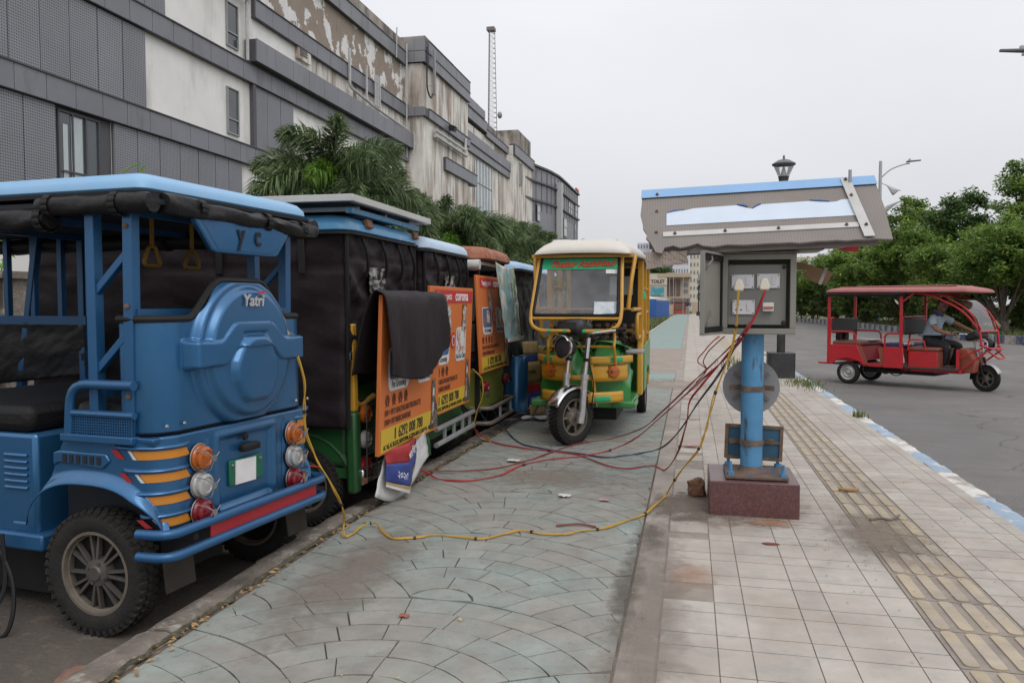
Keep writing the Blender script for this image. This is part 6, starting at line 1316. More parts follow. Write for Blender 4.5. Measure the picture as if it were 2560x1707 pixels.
for (c, d) in (((.02, .097, .485), (.345, .012, .02)), ((.02, .097, .285), (.345, .012, .02)), ((.02, .097, .39), (.345, .012, .016)), ((-.145, .096, .385), (.02, .012, .2)), ((.185, .096, .385), (.02, .012, .2))): MB().box(c, d, rot=(0, .03, 0)).build('frame_bar', 'rust_band', rs)
# socket box: local coordinates, front at y = -.14
F = -.14; x0, x1, z0, z1 = -.193, .23, 1.07, 1.555
bx = MB(); D = .2
for c, d in ((((x0 + x1) / 2, F + D, (z0 + z1) / 2), (x1 - x0, .006, z1 - z0)), ((x0 + .003, F + D / 2, (z0 + z1) / 2), (.006, D, z1 - z0)), ((x1 - .003, F + D / 2, (z0 + z1) / 2), (.006, D, z1 - z0)), (((x0 + x1) / 2, F + D / 2, z0 + .003), (x1 - x0 - .012, D, .006)), (((x0 + x1) / 2, F + D / 2 - .015, z1 - .003), (x1 - x0 + .03, D + .03, .006))): bx.box(c, d)
sbx = bx.build('socket_box', 'box_grey', cp, 0, bevel=.002)
for c, d in ((((x0 + x1) / 2, F, z0 + .018), (x1 - x0, .012, .034)), (((x0 + x1) / 2, F, z1 - .026), (x1 - x0, .012, .034)), ((x0 + .018, F, (z0 + z1) / 2), (.034, .012, z1 - z0 - .07)), ((x1 - .018, F, (z0 + z1) / 2), (.034, .012, z1 - z0 - .07))): MB().box(c, d).build('rim', 'box_grey', sbx, bevel=.004)
MB().box((.012, F + .055, 1.305), (.335, .006, .36)).build('back_plate', 'box_inner', sbx, bevel=.002)
def bxp(x, y): return (x0 + (x - 740) / 553 * (x1 - x0), z1 - .02 - (y - 820) / 555 * (z1 - z0 - .02))
for (a, c, d, e), sw in (((815, 950, 985, 1050), 1), ((1008, 945, 1178, 1048), 1), ((823, 1132, 993, 1235), 2)):
    xa, za = bxp(a, e); xb, zb = bxp(d, c); p = MB().box(((xa + xb) / 2, F + .045, (za + zb) / 2), (xb - xa, .014, zb - za)).build('socket_plate', 'switch_white', sbx, bevel=.003)
    MB().box((lerp(xa, xb, .72), F + .036, (za + zb) / 2), (.022, .008, .045), rot=(.1, 0, 0)).build('rocker', 'switch_white', p, bevel=.002)
    for u in (.07, .93):
        for v in (.1, .9): MB().lathe([(.004, 0), (.001, .002)], 8, frame((lerp(xa, xb, u), F + .038, lerp(za, zb, v)), (1, 0, 0), (0, 0, 1))).build('screw', 'black_plastic', p)
    if sw == 2:
        for dx, dz, rr_ in ((-.03, .018, .0065), (-.043, -.016, .005), (-.014, -.016, .005)): MB().lathe([(rr_, 0), (.001, .001)], 10, frame((lerp(xa, xb, .5) + dx, F + .0375, (za + zb) / 2 + dz), (1, 0, 0), (0, 0, 1))).build('pin_hole', 'black_plastic', p)
x_, z_ = bxp(1091, 1181); mc = MB().box((x_, F + .03, z_), (.062, .04, .052)).build('circuit_breaker', 'switch_white', sbx, bevel=.003); MB().box((x_, F + .006, z_ - .004), (.055, .012, .012)).build('toggle', 'lens_amber', mc)
for zz in (1.47, 1.14): MB().lathe([(.012, 0), (.01, .015), (.001, .017)], 12, frame((.165, F + .052, zz), (1, 0, 0), (0, 0, 1))).build('knob', 'black_plastic', sbx)
for zz in (1.44, 1.16): MB().tube([(x0 - .003, F - .005, zz - .03), (x0 - .003, F - .005, zz + .03)], .008, 8).build('hinge', 'steel', sbx)
dm = frame((x0 - .004, F - .006, 1.31), V((.056 - .375, 4.555 - 5.07, 0)) - V((x0 - .004, F - .006, 0)), (0, 0, 1))
dr = MB().box((.2, 0, .0), (.4, .47, .004), dm).box((.2, .23, -.012), (.4, .012, .024), dm).box((.2, -.23, -.012), (.4, .012, .024), dm).box((.397, 0, -.012), (.012, .45, .024), dm).build('open_door', 'box_grey', sbx, bevel=.001)
MB().box((.2, .205, -.01), (.37, .03, .014), dm).box((.2, -.205, -.01), (.37, .03, .014), dm).box((.02, 0, -.008), (.02, .4, .01), dm).build('door_seal', 'black_rubber', dr)
for zz in (.16, -.16): MB().tube(fillet([dm @ V((.33, zz - .03, -.01)), dm @ V((.33, zz, -.025)), dm @ V((.26, zz + .03, -.025)), dm @ V((.24, zz + .06, -.012))], .01), .005, 6).build('latch', 'mast_dark', dr)
# canopy: two fluted sheets under a blue ridge cap, torn at the near left corner
cn = Matrix.Translation((.01, .18, 0)); roll2 = RAD(-1.9)
RG = V((.01, .18, 1.985)); ca = Matrix.Translation(RG) @ Matrix.Rotation(roll2, 4, 'Y')
sl = V((0, -.5, -.435)).normalized(); L = .655
fmx = ca @ frame((0, 0, 0), (1, 0, 0), -sl)            # x along the ridge, y up the slope
rg_ = random.Random(5)
edge = [(-.70, 0), (-.695, -.12), (-.70, -.25), (-.685, -.34), (-.68, -.4), (-.655, -.46), (-.66, -.5), (-.635, -.54), (-.62, -.58), (-.6, -.64), (-.565, -.655), (-.55, -.60), (-.5, -.585), (-.46, -.61), (-.42, -.60), (-.36, -.575), (-.33, -.60), (-.27, -.615), (-.2, -.60)]
edge += [(-.1 + i * .05, -.612 + rg_.uniform(-.006, .006)) for i in range(15)] + [(.69, -.625), (.70, -.3), (.695, 0)]
pf = MB().prism(edge, .012).build('front_sheet', 'fluted_sheet', cp, 0, mtx=fmx)
bmx = ca @ frame((0, .012, 0), (1, 0, 0), (0, -.52, .40))
MB().prism([(-.68, 0), (-.68, -.55), (-.5, -.6), (-.2, -.63), (.2, -.62), (.55, -.63), (.69, -.6), (.69, 0)], .012, Matrix.Translation((0, 0, -.02))).build('back_sheet', 'fluted_dirty', cp, 0, mtx=bmx)
MB().grid(lambda u, v: (lerp(-.66, -.42, u) + .02 * nz3(v * 5, 0, 1), -.60 - .10 * v * (1 - .5 * u) + .01 * nz3(u * 20, v * 4, 3), -.02 - .05 * v), 14, 6).build('torn_edge', 'fluted_dirty', cp, 0, mtx=fmx, solid=.01)
MB().add([(-.70, -.085, .022), (.70, -.085, .022), (.70, .012, .018), (-.70, .012, .018), (-.70, -.02, -.07), (.70, -.02, -.07)], [(0, 1, 2, 3), (3, 2, 5, 4)]).build('ridge_cap', 'ridge_blue', cp, 0, mtx=fmx, solid=.003)
st_ = [(-.54, -.385), (-.54, -.255)] + [(-.50, -.238), (-.42, -.235), (-.38, -.222), (-.30, -.218), (-.12, -.215), (-.06, -.25), (-.03, -.262), (.0, -.235), (.03, -.22), (.15, -.218), (.3, -.215), (.36, -.228), (.41, -.238), (.45, -.235), (.48, -.218), (.56, -.215), (.565, -.385)]
sk = MB().prism(st_[::-1], .002, Matrix.Translation((0, 0, .0135))).build('torn_sticker', 'sticker_pale', cp, 0, mtx=fmx)
for pts in ([(-.54, -.262), (-.5, -.25), (-.43, -.238), (-.5, -.24)], [(-.12, -.215), (-.08, -.218), (-.055, -.245), (-.09, -.232)], [(.3, -.214), (.36, -.22), (.41, -.238), (.36, -.232)], [(-.03, -.262), (.0, -.228), (.02, -.222), (-.005, -.242)]): MB().prism([(a, c + .006) for a, c in pts], .006, Matrix.Translation((0, 0, .0145))).build('curled_edge', 'sticker_blue', sk, 0)
for poly, nm in (([(.50, -.01), (.555, -.01), (.60, -.605), (.545, -.605)], 'metal_strip'), ([(-.56, -.455), (.535, -.455), (.535, -.50), (-.56, -.50)], 'metal_strip')):
    MB().prism(poly[::-1], .005, Matrix.Translation((0, 0, .0135 if poly[0][0] < 0 else .024))).build(nm, 'alu_strip', cp, 0, mtx=fmx)
for x, y, h in ((.527, -.03, .03), (.535, -.2, .03), (.57, -.5, .03), (-.49, -.478, .02), (-.2, -.478, .02), (.1, -.478, .02), (.47, -.478, .02), (-.6, -.06, .026), (-.6, -.23, .013), (-.6, -.45, .013)):
    MB().lathe([(.011, h), (.009, h + .005), (.005, h + .006), (.005, h + .012), (.001, h + .012)], 8, Matrix.Translation((x, y, 0))).build('bolt', 'rust_band', cp, mtx=fmx)
MB().box((0, -.40, -.40), (1.25, .04, .05), ca).build('frame_rail', 'mast_dark', cp); MB().box((0, .4, -.36), (1.25, .04, .05), ca).build('frame_rail', 'mast_dark', cp); MB().box((.0, 0, -.4), (.06, .8, .04), ca).build('frame_rail', 'mast_dark', cp); MB().box((.05, -.15, -.425), (.62, .3, .012), ca).build('mount_plate', 'box_grey', cp)
MB().prism([(.50, -.40), (.62, -.36), (.62, -.415), (.56, -.41)], .01, Matrix.Translation((.01, .21, 1.985)) @ Matrix.Rotation(RAD(90), 4, 'X')).build('red_scrap', 'refl_red', cp, 0)
MB().tube([(.56, .12, 1.95), (.56, .12, 2.06)], .01, 6).build('ridge_screw', 'steel', cp)
cb = MB().prism([(.627, 1.51), (.708, 1.489), (.845, 1.439), (.805, 1.367), (.74, 1.38), (.66, 1.43), (.70, 1.455), (.631, 1.462)], .006, Matrix.Translation((0, 5.16, 0)) @ Matrix.Rotation(RAD(90), 4, 'X')).build('cardboard_flap', 'cardboard', None, 0); tag(cb, 'torn brown cardboard flap sticking out beside the socket box', 'cardboard')
MB().box((.785, 5.153, 1.42), (.02, .003, .11), rot=(0, .35, 0)).build('tape', 'kerb_pale', cb)
# ================================================================ cables
def cable(name, label, pts, m, r=.0065, twist=1, seed=0, ties=(), wob=.006):
    P_ = spline(pts, 10); t = thing(name, label, 'cable', pts[0]); o0 = V(pts[0]); rr_ = random.Random(seed)
    for k in range(twist + 1 if twist else 1):
        q = []
        for i, p in enumerate(P_):
            a = i * .13 + 2.5 * nz3(i * .07, seed, 3) + k * math.pi; off = V((math.cos(a), math.sin(a) * .6, math.sin(a) * .5)) * (r * 1.05 if twist else 0)
            w = V((nz3(i * .13, k, seed), nz3(i * .13, k, seed + 7), 0)) * wob; z = V((0, 0, abs(off.z)))
            q.append(p + off + w - o0 + (z if p.z < .05 else V((0, 0, 0))))
        MB().tube(q, r, 6).build('strand', m if not isinstance(m, (list, tuple)) else m[k % len(m)], t)
    for s_ in ties:
        i = int(s_ * (len(P_) - 2)); MB().tube([P_[i] - o0, P_[i + 1] - o0], r * 2.6, 8).build('tape_band', 'cable_black', t)
    return t
def lift(pts): return [(x, y, z + (.028 if (z < .02 and x < -1.74) else 0.)) for x, y, z in pts]
CY = [(0.277, 4.87, 1.33), (0.269, 4.865, 1.207), (0.26, 4.86, 1.08), (0.22, 4.87, 0.924), (0.149, 4.9, 0.712), (0.116, 4.93, 0.562), (0.089, 4.95, 0.452), (0.046, 4.98, 0.34), (-0.032, 5.05, 0.23), (-0.10, 5.12, 0.11), (-0.15, 5.15, 0.014), (-0.199, 4.933, 0.012), (-0.253, 4.711, 0.012), (-0.342, 4.546, 0.012), (-0.448, 4.367, 0.012), (-0.559, 4.29, 0.012), (-0.642, 4.204, 0.012), (-0.757, 4.178, 0.012), (-0.885, 4.217, 0.012), (-0.963, 4.132, 0.012), (-1.055, 4.021, 0.012), (-1.176, 4.026, 0.012), (-1.325, 4.034, 0.012), (-1.4, 3.968, 0.012), (-1.518, 3.926, 0.012), (-1.617, 4.019, 0.012), (-1.705, 4.121, 0.03), (-1.766, 4.072, 0.02), (-1.763, 3.936, 0.012), (-1.787, 3.89, .02), (-1.815, 3.95, 0.071), (-1.777, 3.85, 0.182), (-1.792, 3.75, 0.33), (-1.85, 3.7, 0.473), (-1.883, 3.66, 0.611), (-1.878, 3.64, 0.746), (-1.869, 3.62, 0.879), (-1.904, 3.61, 1.009), (-1.944, 3.6, 1.113), (-1.967, 3.6, 1.186), (-1.985, 3.6, 1.2)]
cy = cable('yellow_cable', 'yellow twin cable looping over the paving to the nearest blue rickshaw', CY, 'cable_yellow', .0038, 1, 1, (.045, .1, .17, .22, .3, .36, .44, .51, .58, .66, .78, .87))
RA = [(0.427, 4.87, 1.33), (0.384, 4.865, 1.207), (0.307, 4.86, 1.06), (0.22, 5.0, 0.93), (0.099, 5.3, 0.78), (-0.072, 5.8, 0.56), (-0.277, 6.3, 0.31), (-0.466, 6.6, 0.12), (-0.66, 6.7, 0.014), (-0.84, 6.421, 0.012), (-1.092, 6.215, 0.012), (-1.249, 5.951, 0.012), (-1.333, 5.579, 0.012), (-1.495, 5.338, 0.012), (-1.716, 5.331, 0.014), (-1.83, 5.4, 0.04), (-1.88, 5.2, 0.117), (-1.93, 4.9, 0.176), (-1.99, 4.7, 0.245), (-2.115, 4.55, 0.233), (-2.258, 4.4, 0.275)]
ra = cable('red_cable', 'brightest red twin cable running along the ground to the solar panel rickshaw', RA, 'cable_red', .0038, 1, 2, (.1, .4, .55))
RB = [(0.422, 4.872, 1.32), (0.372, 4.868, 1.195), (0.287, 4.86, 1.061), (0.15, 5.2, 0.88), (-0.012, 5.8, 0.66), (-0.227, 6.6, 0.36), (-0.41, 7.1, 0.15), (-0.70, 7.3, 0.014), (-0.947, 7.0, 0.012), (-1.066, 6.712, 0.012), (-1.227, 6.185, 0.012), (-1.394, 5.835, 0.012), (-1.558, 5.684, 0.012), (-1.73, 5.582, 0.02), (-1.86, 5.5, .03)]
rb = cable('red_cable', 'dark red cable farthest from the camera passing in front of the yellow rickshaw', RB, 'cable_darkred', .0034, 1, 3)
RC = [(0.288, 4.865, 1.051), (0.218, 4.95, 0.944), (0.083, 5.1, 0.756), (0.0, 5.2, 0.62), (-0.02, 5.4, 0.44), (-0.08, 5.7, 0.2), (-0.17, 6.0, 0.014), (-0.272, 6.15, 0.012), (-0.454, 5.996, 0.012), (-0.628, 6.09, 0.012), (-0.879, 6.451, 0.012), (-1.118, 6.576, 0.012), (-1.357, 6.647, 0.012), (-1.625, 6.805, 0.012), (-1.80, 6.95, 0.035), (-1.89, 6.9, 0.124), (-1.921, 6.75, 0.235)]
rc = cable('red_cable', 'red cable with a loop hanging nearest the post before crossing to the board', RC, ('cable_red', 'cable_darkred'), .0038, 1, 4, (.3, .7))
BK = [(0.298, 4.863, 1.054), (0.244, 4.95, 0.953), (0.174, 5.1, 0.807), (0.048, 5.5, 0.57), (-0.072, 6.0, 0.31), (-0.212, 6.4, 0.11), (-0.407, 6.6, 0.014), (-0.529, 6.51, 0.012), (-0.66, 6.404, 0.012), (-0.887, 6.508, 0.012), (-1.168, 6.648, 0.012), (-1.437, 6.847, 0.012), (-1.665, 7.327, 0.02), (-1.837, 7.6, 0.105), (-1.878, 7.5, 0.267)]
cable('black_cable', 'black and dark blue cable sagging from the socket box towards the brown roofed rickshaw', BK, ('cable_black', 'cable_blue'), .004, 1, 5)
cable('blue_cable', 'thin blue cable lying by the kerb beside the yellow rickshaw', lift([(-1.506, 8.0, 0.224), (-1.65, 8.4, 0.05), (-1.714, 8.276, 0.012), (-1.78, 8.038, 0.012), (-1.93, 7.9, 0.012), (-1.94, 7.5, 0.116), (-2.005, 7.4, 0.276)]), 'cable_blue', .0045, 1, 6)
cable('yellow_cable', 'short yellow cable hanging from the olive tail of the brown roofed rickshaw', [(-1.75, 6.9, .02), (-1.84, 6.93, 0.03), (-1.89, 6.9, 0.123), (-1.864, 6.88, 0.266), (-1.806, 6.86, 0.446), (-1.815, 6.85, 0.584), (-1.882, 6.8, 0.672)], ('cable_yellow', 'cable_black'), .005, 1, 7)
for k, (dx, c) in enumerate(((0, 'cable_darkred'), (.03, 'cable_red'))):
    cable('red_cable', ('short loose red wire hanging just below the socket box', 'second loose red wire curving below the socket box')[k], [(.2 - dx, 4.86, 1.06), (.12 - dx, 4.9, .98), (.08 - dx, 5.0, .90), (.1, 5.05, .84), (.04, 5.2, .75)], c, .0035, 0, 8 + k)
mp = MB().prism([(-.026, -.034), (.026, -.034), (.03, -.01), (.016, .036), (-.016, .036), (-.03, -.01)], .03); pme = mp
o = mp.build('plug', 'plug_cream', cy, bevel=.008, mtx=frame((0, .03, .03), (1, 0, 0), (0, 0, 1)))
place('plug', o.data, ra, bevel=.008, mtx=frame((-.005, .03, .035), (1, 0, 0), (0, 0, 1))).data.materials
# ================================================================ lamps, trees and far things
mat('lamp_black', (.02, .021, .024), .5, var=.15, vs=8, dust=.25); mat('lamp_grey', (.11, .115, .12), .5, var=.1); glass('lamp_glass', (.99, .99, 1), .3, .1, (.8, .82, .85)); mat('lamp_white', (.7, .72, .74), .4)
mat('pole_grey', (.42, .43, .44), .45, .2, var=.08); mat('luminaire', (.14, .145, .15), .5, var=.1)
def path_lamp(label, x, y, h=3.72):
    t = thing('path_lamp', label, 'lamp', (x, y, 0), 0, 'black lamps along the path'); s_ = h - 3.72
    MB().prism(rrect(.44, .44, .06), .43).build('footing', 'lamp_black', t, bevel=.01); MB().lathe([(.07, .43), (.065, 2.6), (.06, 3.2 + s_), (.085, 3.24 + s_), (.07, 3.3 + s_), (.09, 3.40 + s_), (.001, 3.4 + s_)], 14).build('post', 'lamp_black', t)
    MB().lathe([(.09, 3.4 + s_), (.175, 3.6 + s_)], 20).build('glass', 'lamp_glass', t); MB().lathe([(.06, 3.4 + s_), (.02, 3.55 + s_), (.001, 3.56 + s_)], 14).build('reflector', 'lamp_white', t)
    MB().lathe([(.19, 3.59 + s_), (.195, 3.61 + s_), (.1, 3.67 + s_), (.02, 3.69 + s_), (.015, 3.75 + s_), (.001, 3.76 + s_)], 22).build('cap', 'lamp_grey', t); return t
path_lamp('black post lamp with a glass funnel head behind the charging canopy', 1.515, 14.25)
path_lamp('second black path lamp just left of the open box door, far away', 1.15, 46, 3.6); path_lamp('tiny black path lamp third along the path', .95, 68, 3.6); path_lamp('farthest tiny black path lamp near the gate', .85, 88, 3.6)
def street_light(label, x, y, h, rz=0., sc=1., arms=2):
    t = thing('street_light', label, 'street light', (x, y, -.2), rz, 'street lights'); t.scale = (sc,) * 3
    MB().lathe([(.11, 0), (.08, h), (.001, h)], 12).build('pole', 'pole_grey', t); MB().lathe([(.125, .02), (.12, 1.2)], 12).build('painted_foot', 'pole_blue', t)
    for sg in ((1, -1)[:arms]):
        a = MB().tube(spline([(0, 0, h - .9), (.5 * sg, 0, h - .45), (1.1 * sg, 0, h - .22), (1.4 * sg, 0, h - .17)], 6), .035, 8).build('arm', 'pole_grey', t)
        MB().prism([(1.25 * sg, -.12), (1.95 * sg, -.05), (1.95 * sg, .05), (1.25 * sg, .12)][::sg], .07, Matrix.Translation((0, 0, h - .2)) @ Matrix.Rotation(RAD(-4 * sg), 4, 'Y')).build('luminaire', 'luminaire', a, bevel=.02); MB().box((1.4 * sg, 0, h - .02), (.1, .1, .16)).build('sensor', 'pole_grey', a)
        MB().grid(lambda u, v: (1.0 * sg * u, 0, h - 1.1 - .45 * u - v * (.04 + .4 * max(0, 1 - abs(u - .62) / .3))), 14, 3).build('decorative_fin', 'pole_grey', t, 40, solid=.03)
        MB().grid(lambda u, v: (1.1 * sg * u, 0, h - 2.6 + .55 * u ** .6 - v * (.55 * (1 - u) ** 1.6 + .05)), 10, 3).build('decorative_fin', 'pole_grey', t, 40, solid=.03)
    return t
street_light('grey street light with curved arm and fins rising behind the canopy corner', 12.35, 58, 8.6, 0, 1.28, 1)
street_light('street light at the right edge of the picture showing only its lamp head', 9.95, 24, 8.25, 0, 1.)
# --- median: raised planting strip beyond the road
MD = [(21, 20), (15.5, 25), (12.2, 29.0), (11.0, 32), (10.35, 36), (10.2, 39.5), (10.1, 46), (9.98, 52), (9.4, 62), (8.6, 69.4), (6.2, 82), (2.5, 100)]
md = [(p.x, p.y) for p in spline([(a, c, 0) for a, c in MD], 10)]
sheet('median', [(a + .1, c) for a, c in md] + [(70, 100), (70, 20)], .0, 'soil_green') if mat('soil_green', (.1, .12, .045), .95, var=.25, vs=.8, c2=(.16, .13, .08), c2s=.5) else 0
mk = struct(bpy.data.objects.new('median_kerb', None)); COL.objects.link(mk)
acc = 0; last = V((md[0][0], md[0][1], 0)); n_ = 0
for a, c in md[1:]:
    p = V((a, c, 0))
    while (p - last).length > .62:
        d = (p - last).normalized(); q = last + d * .3; rz_ = math.atan2(d.y, d.x)
        if n_ < 120: piece('kerb_block', ('kerb_dark', 'kerb_pale')[n_ % 2], mk, (q.x, q.y, -.03), (.585, .14, .32), rz_)
        last = last + d * .6; n_ += 1
def grass(name, n, fx, h0, h1, m='grass_blade', w=.008):
    b = MB()
    for _ in range(n):
        x, y, z = fx(); h = rnd.uniform(h0, h1); a = rnd.random() * 6.28; l = rnd.uniform(.1, .6) * h; dx, dy = math.cos(a), math.sin(a)
        b.add([(x - dy * w, y + dx * w, z), (x + dy * w, y - dx * w, z), (x + dx * l * .4 + dy * w * .7, y + dy * l * .4 - dx * w * .7, z + h * .6), (x + dx * l, y + dy * l, z + h)], [(0, 1, 2), (0, 2, 3)])
    return struct(b.build(name, m, smooth=0), 'stuff')
def mx_at(y): return interp(y, sorted((c, a) for a, c in MD))
def fmed():
    y = 26 + rnd.random() ** 1.4 * 34; return (mx_at(y) + .15 + rnd.random() ** 1.5 * 5, y, 0)
grass('median_grass', 9000, fmed, .1, .32, w=.012)
def fverge():
    return (-1.9 - rnd.random() ** 1.5 * 4, rnd.uniform(24, 75), -.1)
grass('verge_grass', 3000, fverge, .08, .3, w=.012); sheet('verge', [(-9, 23), (-1.8, 23), (-1.8, 96), (-9, 96)], -.1, 'soil_green')
grass('kerb_grass', 420, lambda: (rnd.gauss(1.74, .14), rnd.gauss(13.0, .4), .0), .02, .11, w=.004); grass('lamp_grass', 200, lambda: (rnd.gauss(1.05, .25), rnd.gauss(16.5, .8), .0), .05, .2); grass('kerb_tuft', 40, lambda: (rnd.gauss(1.84, .03), rnd.gauss(9.4, .06), .0), .03, .1)
TR = [(K2, 14.3, 35.5, .9, 'full green tree at the right edge beside the forked one'), (K2, 13.0, 44, 1.0, 'full green tree filling the gap behind the red rickshaw'), (K1, 12.0, 34.5, 1.0, 'bushy tree at the right edge with a forked trunk above the painted kerb'), (K2, 12.2, 40.5, .93, 'rounded tree behind the red rickshaw driver'), (K1, 11.4, 47, 1.22, 'bright rounded tree just right of the canopy corner'), (K2, 10.9, 54, 1.08, 'rounded tree half hidden by the canopy corner'),
      (K1, 10.2, 61, 1.1, 'rounded tree behind the rear of the red rickshaw'), (K2, 9.6, 68, 1.0, 'small rounded tree to the right of the socket box'), (K3, 8.0, 80, .9, 'dark tree directly behind the socket box'), (K5, 17, 46, 1.0, 'tallest loose tree at the right edge rising behind the bushy one'), (K3, 15.2, 50, 1.0, 'dark tall tree behind the rounded trees on the right'), (K5, 14, 57, .95, 'loose crowned tree rising behind the canopy corner tree'), (K3, 12.6, 66, 1.0, 'dark tree filling the gap behind the red rickshaw roof'),
      (K3, 19.5, 42, .9, 'dark tree at the far right behind the tallest one'), (K3, 15.8, 38, .62, 'low dark tree behind the forked trunk at the right edge'), (K3, 9.0, 92, 1.0, 'far dark tree beside the tower blocks'), (K3, 3.2, 120, .85, 'far dark tree right of the gate')]
for kd, x, y, sc, lb in TR: tree('street_tree', kd, x, y, -.05, lb, sc=sc)
SH = [(11.0, 46.5, 1.0), (10.7, 54.0, 1.1), (11.3, 41.2, .9), (10.2, 62.5, 1.2), (8.8, 72.5, 1.3), (11.6, 44.5, .9), (11.3, 49, 1.1), (10.8, 51.5, .8), (10.5, 57, 1.2), (10.1, 60, 1.0), (9.7, 65, 1.2), (9.2, 70, 1.2), (8.3, 75, 1.3), (7.2, 80, 1.3), (12.2, 38.5, .8), (13.5, 36, .9), (14.8, 33.5, .9), (12.6, 42, .9), (15, 40, 1.2)]
SHL = [o_ + ' leafy shrub from the right under the trees beyond the road' for o_ in ('large sixth', 'large ninth', 'large fifth', 'large eleventh', 'large thirteenth', 'sixth', 'seventh', 'eighth', 'ninth', 'tenth', 'eleventh', 'twelfth', 'thirteenth', 'fourteenth', 'fourth', 'third', 'rightmost', 'fifth', 'second')]
for i, (x, y, sc) in enumerate(SH): tree('shrub', K4, x, y, -.02, SHL[i], 'shrub', sc, 'shrubs under the roadside trees')
for i, (x, y, z, s_) in enumerate(((-4.55, 128, 4, .55), (-6.6, 122, 4.5, .45), (-5.6, 119, 3, .4))): tree('small_tree', K3, x, y, -.3, ('dark tree in front of the pale towers, tallest of three', 'dark tree left of the pale hall', 'dark low tree above the toilet building')[i], sc=(1.15, .9, .75)[i], group='trees by the toilet building')
# --- far buildings
mat('tower_white', (.62, .63, .67), .8, var=.05, vs=.1); mat('tower_lilac', (.42, .42, .47), .8, var=.05); mat('tower_window', (.2, .22, .27), .4, var=.2, vs=.5); mat('tower_cream', (.62, .56, .46), .8, var=.05); mat('beige_block', (.5, .41, .31), .85, var=.08, vs=.3); mat('brown_slats', (.17, .12, .11), .7, var=.2, vs=1); mat('teal_poster', (.09, .36, .42), .6, var=.1, c2=(.3, .5, .55), c2s=.8); mat('red_wall', (.42, .1, .07), .8, var=.1, vs=1); mat('blue_sheet', (.03, .11, .36), .5, var=.1, vs=1); mat('roof_pale', (.55, .55, .57), .6); mat('cream_hall', (.6, .58, .5), .8, var=.06)
def tower(label, x0, x1, y, z1, m, nw, nf, wm='tower_window', ww=.45, depth=14):
    t = thing('tower_block', label, 'building', ((x0 + x1) / 2, y, 0), 0, 'towers at the end of the path'); w = x1 - x0
    MB().box((0, depth / 2, z1 / 2 - 1), (w, depth, z1 + 2)).build('wall', m, t, 0); fh = z1 / nf
    for j in range(nf):
        for i in range(nw): piece('window', wm, t, (-w / 2 + w * (i + .5) / nw, -.03, fh * (j + .55)), (w / nw * ww, .1, fh * .45))
    return t
tower('leftmost pale tower block above the blue cabin', -17, -12.5, 262, 21, 'tower_white', 5, 8); tower('pale grey tower block with stacked balconies', -12.4, -8.4, 255, 24, 'tower_white', 4, 9); tower('lilac grey tower slab between two pale ones', -8.3, -5.6, 258, 23, 'tower_lilac', 3, 9)
tower('white tower block with rows of small windows', -5.5, -.6, 250, 25, 'tower_white', 6, 10); tower('narrow cream and purple tower beside the box door', -.4, 3.6, 252, 24, 'tower_cream', 4, 10)
tower('beige building seen below the canopy and above the trees', 17, 40, 150, 9.6, 'tower_cream', 14, 3)
hall = thing('pale_hall', 'pale flat hall standing before the tower blocks', 'building', (-6.1, 150, 0)); MB().box((0, 4, 3.2), (6.4, 8, 7.4)).build('wall', 'cream_hall', hall, 0); MB().box((0, 4, 6.95), (6.7, 8.4, .25)).build('roof', 'tower_lilac', hall, 0)
for i in range(4): piece('window', 'tower_window', hall, (-2 + i * 1.3, -.03, 4.0), (.9, .1, .8))
tb = thing('toilet_building', 'beige building with a TOILET sign and teal poster at the path end', 'building', (0, 104, 0))
MB().box((-4.3, 4, 2.6), (2.6, 6, 5.2)).build('sign_wing', 'tower_cream', tb, 0); MB().box((-1.6, 5, 2.5), (2.9, 6, 5.6)).build('main_wing', 'beige_block', tb, 0); MB().box((-2.0, 3.9, 4.95), (4.2, 6, .5)).build('parapet', 'beige_block', tb, 0)
for x in (-2.75, -2.2, -1.55): piece('slatted_window', 'brown_slats', tb, (x, 1.98, 3.35), (.5, .1, 2.1))
for x in (-.75, -.45): 
    for z in (2.9, 3.7): piece('window', 'tower_window', tb, (x, 1.98, z), (.22, .1, .5))
MB().box((-4.1, .95, 4.15), (2.3, .1, .9)).build('sign_board', 'tower_cream', tb, 0); text('TOILET', .62, 'print_black', tb, frame((-5.0, .88, 3.95), (1, 0, 0), (0, 0, 1)), 'sign_lettering', .012, 0, .85, .01); MB().box((-4.15, .93, 2.9), (1.65, .1, 1.1)).build('poster', 'teal_poster', tb, 0)
MB().box((-1.2, 1.5, 1.75), (2.3, 1.2, .5)).build('balcony', 'mast_dark', tb, 0); MB().box((-1.3, 1.2, .3), (2.0, .3, 2.3)).build('red_gate', 'red_wall', tb, 0); MB().box((-1.3, 1.03, .85), (1.3, .06, .6)).build('grille', 'rim_edge', tb, 0); MB().box((2, 2.2, .4), (3.6, .3, 2.2)).build('side_wall', 'beige_block', tb, 0); MB().box((-3.0, .8, .2), (1.6, .3, 2.0)).build('side_wall', 'beige_block', tb, 0)
for x in (-2.6, -2.1, -.9): MB().tube([(x, -1.5, -.2), (x, -1.5, 4.6)], .035, 6).build('flag_pole', 'pole_grey', tb)
bc = thing('blue_cabin', 'blue corrugated sheet cabin beside the far path', 'cabin', (-3.25, 79, -.15))
def cor(p, q, h, n): 
    b = MB(); p, q = V(p), V(q); d = (q - p); L_ = d.length; d.normalize(); nn = V((d.y, -d.x, 0))
    b.grid(lambda u, v: p + d * L_ * u + nn * (.04 if int(u * n * 2) % 2 else 0) + V((0, 0, h * v)), n * 4, 1); return b
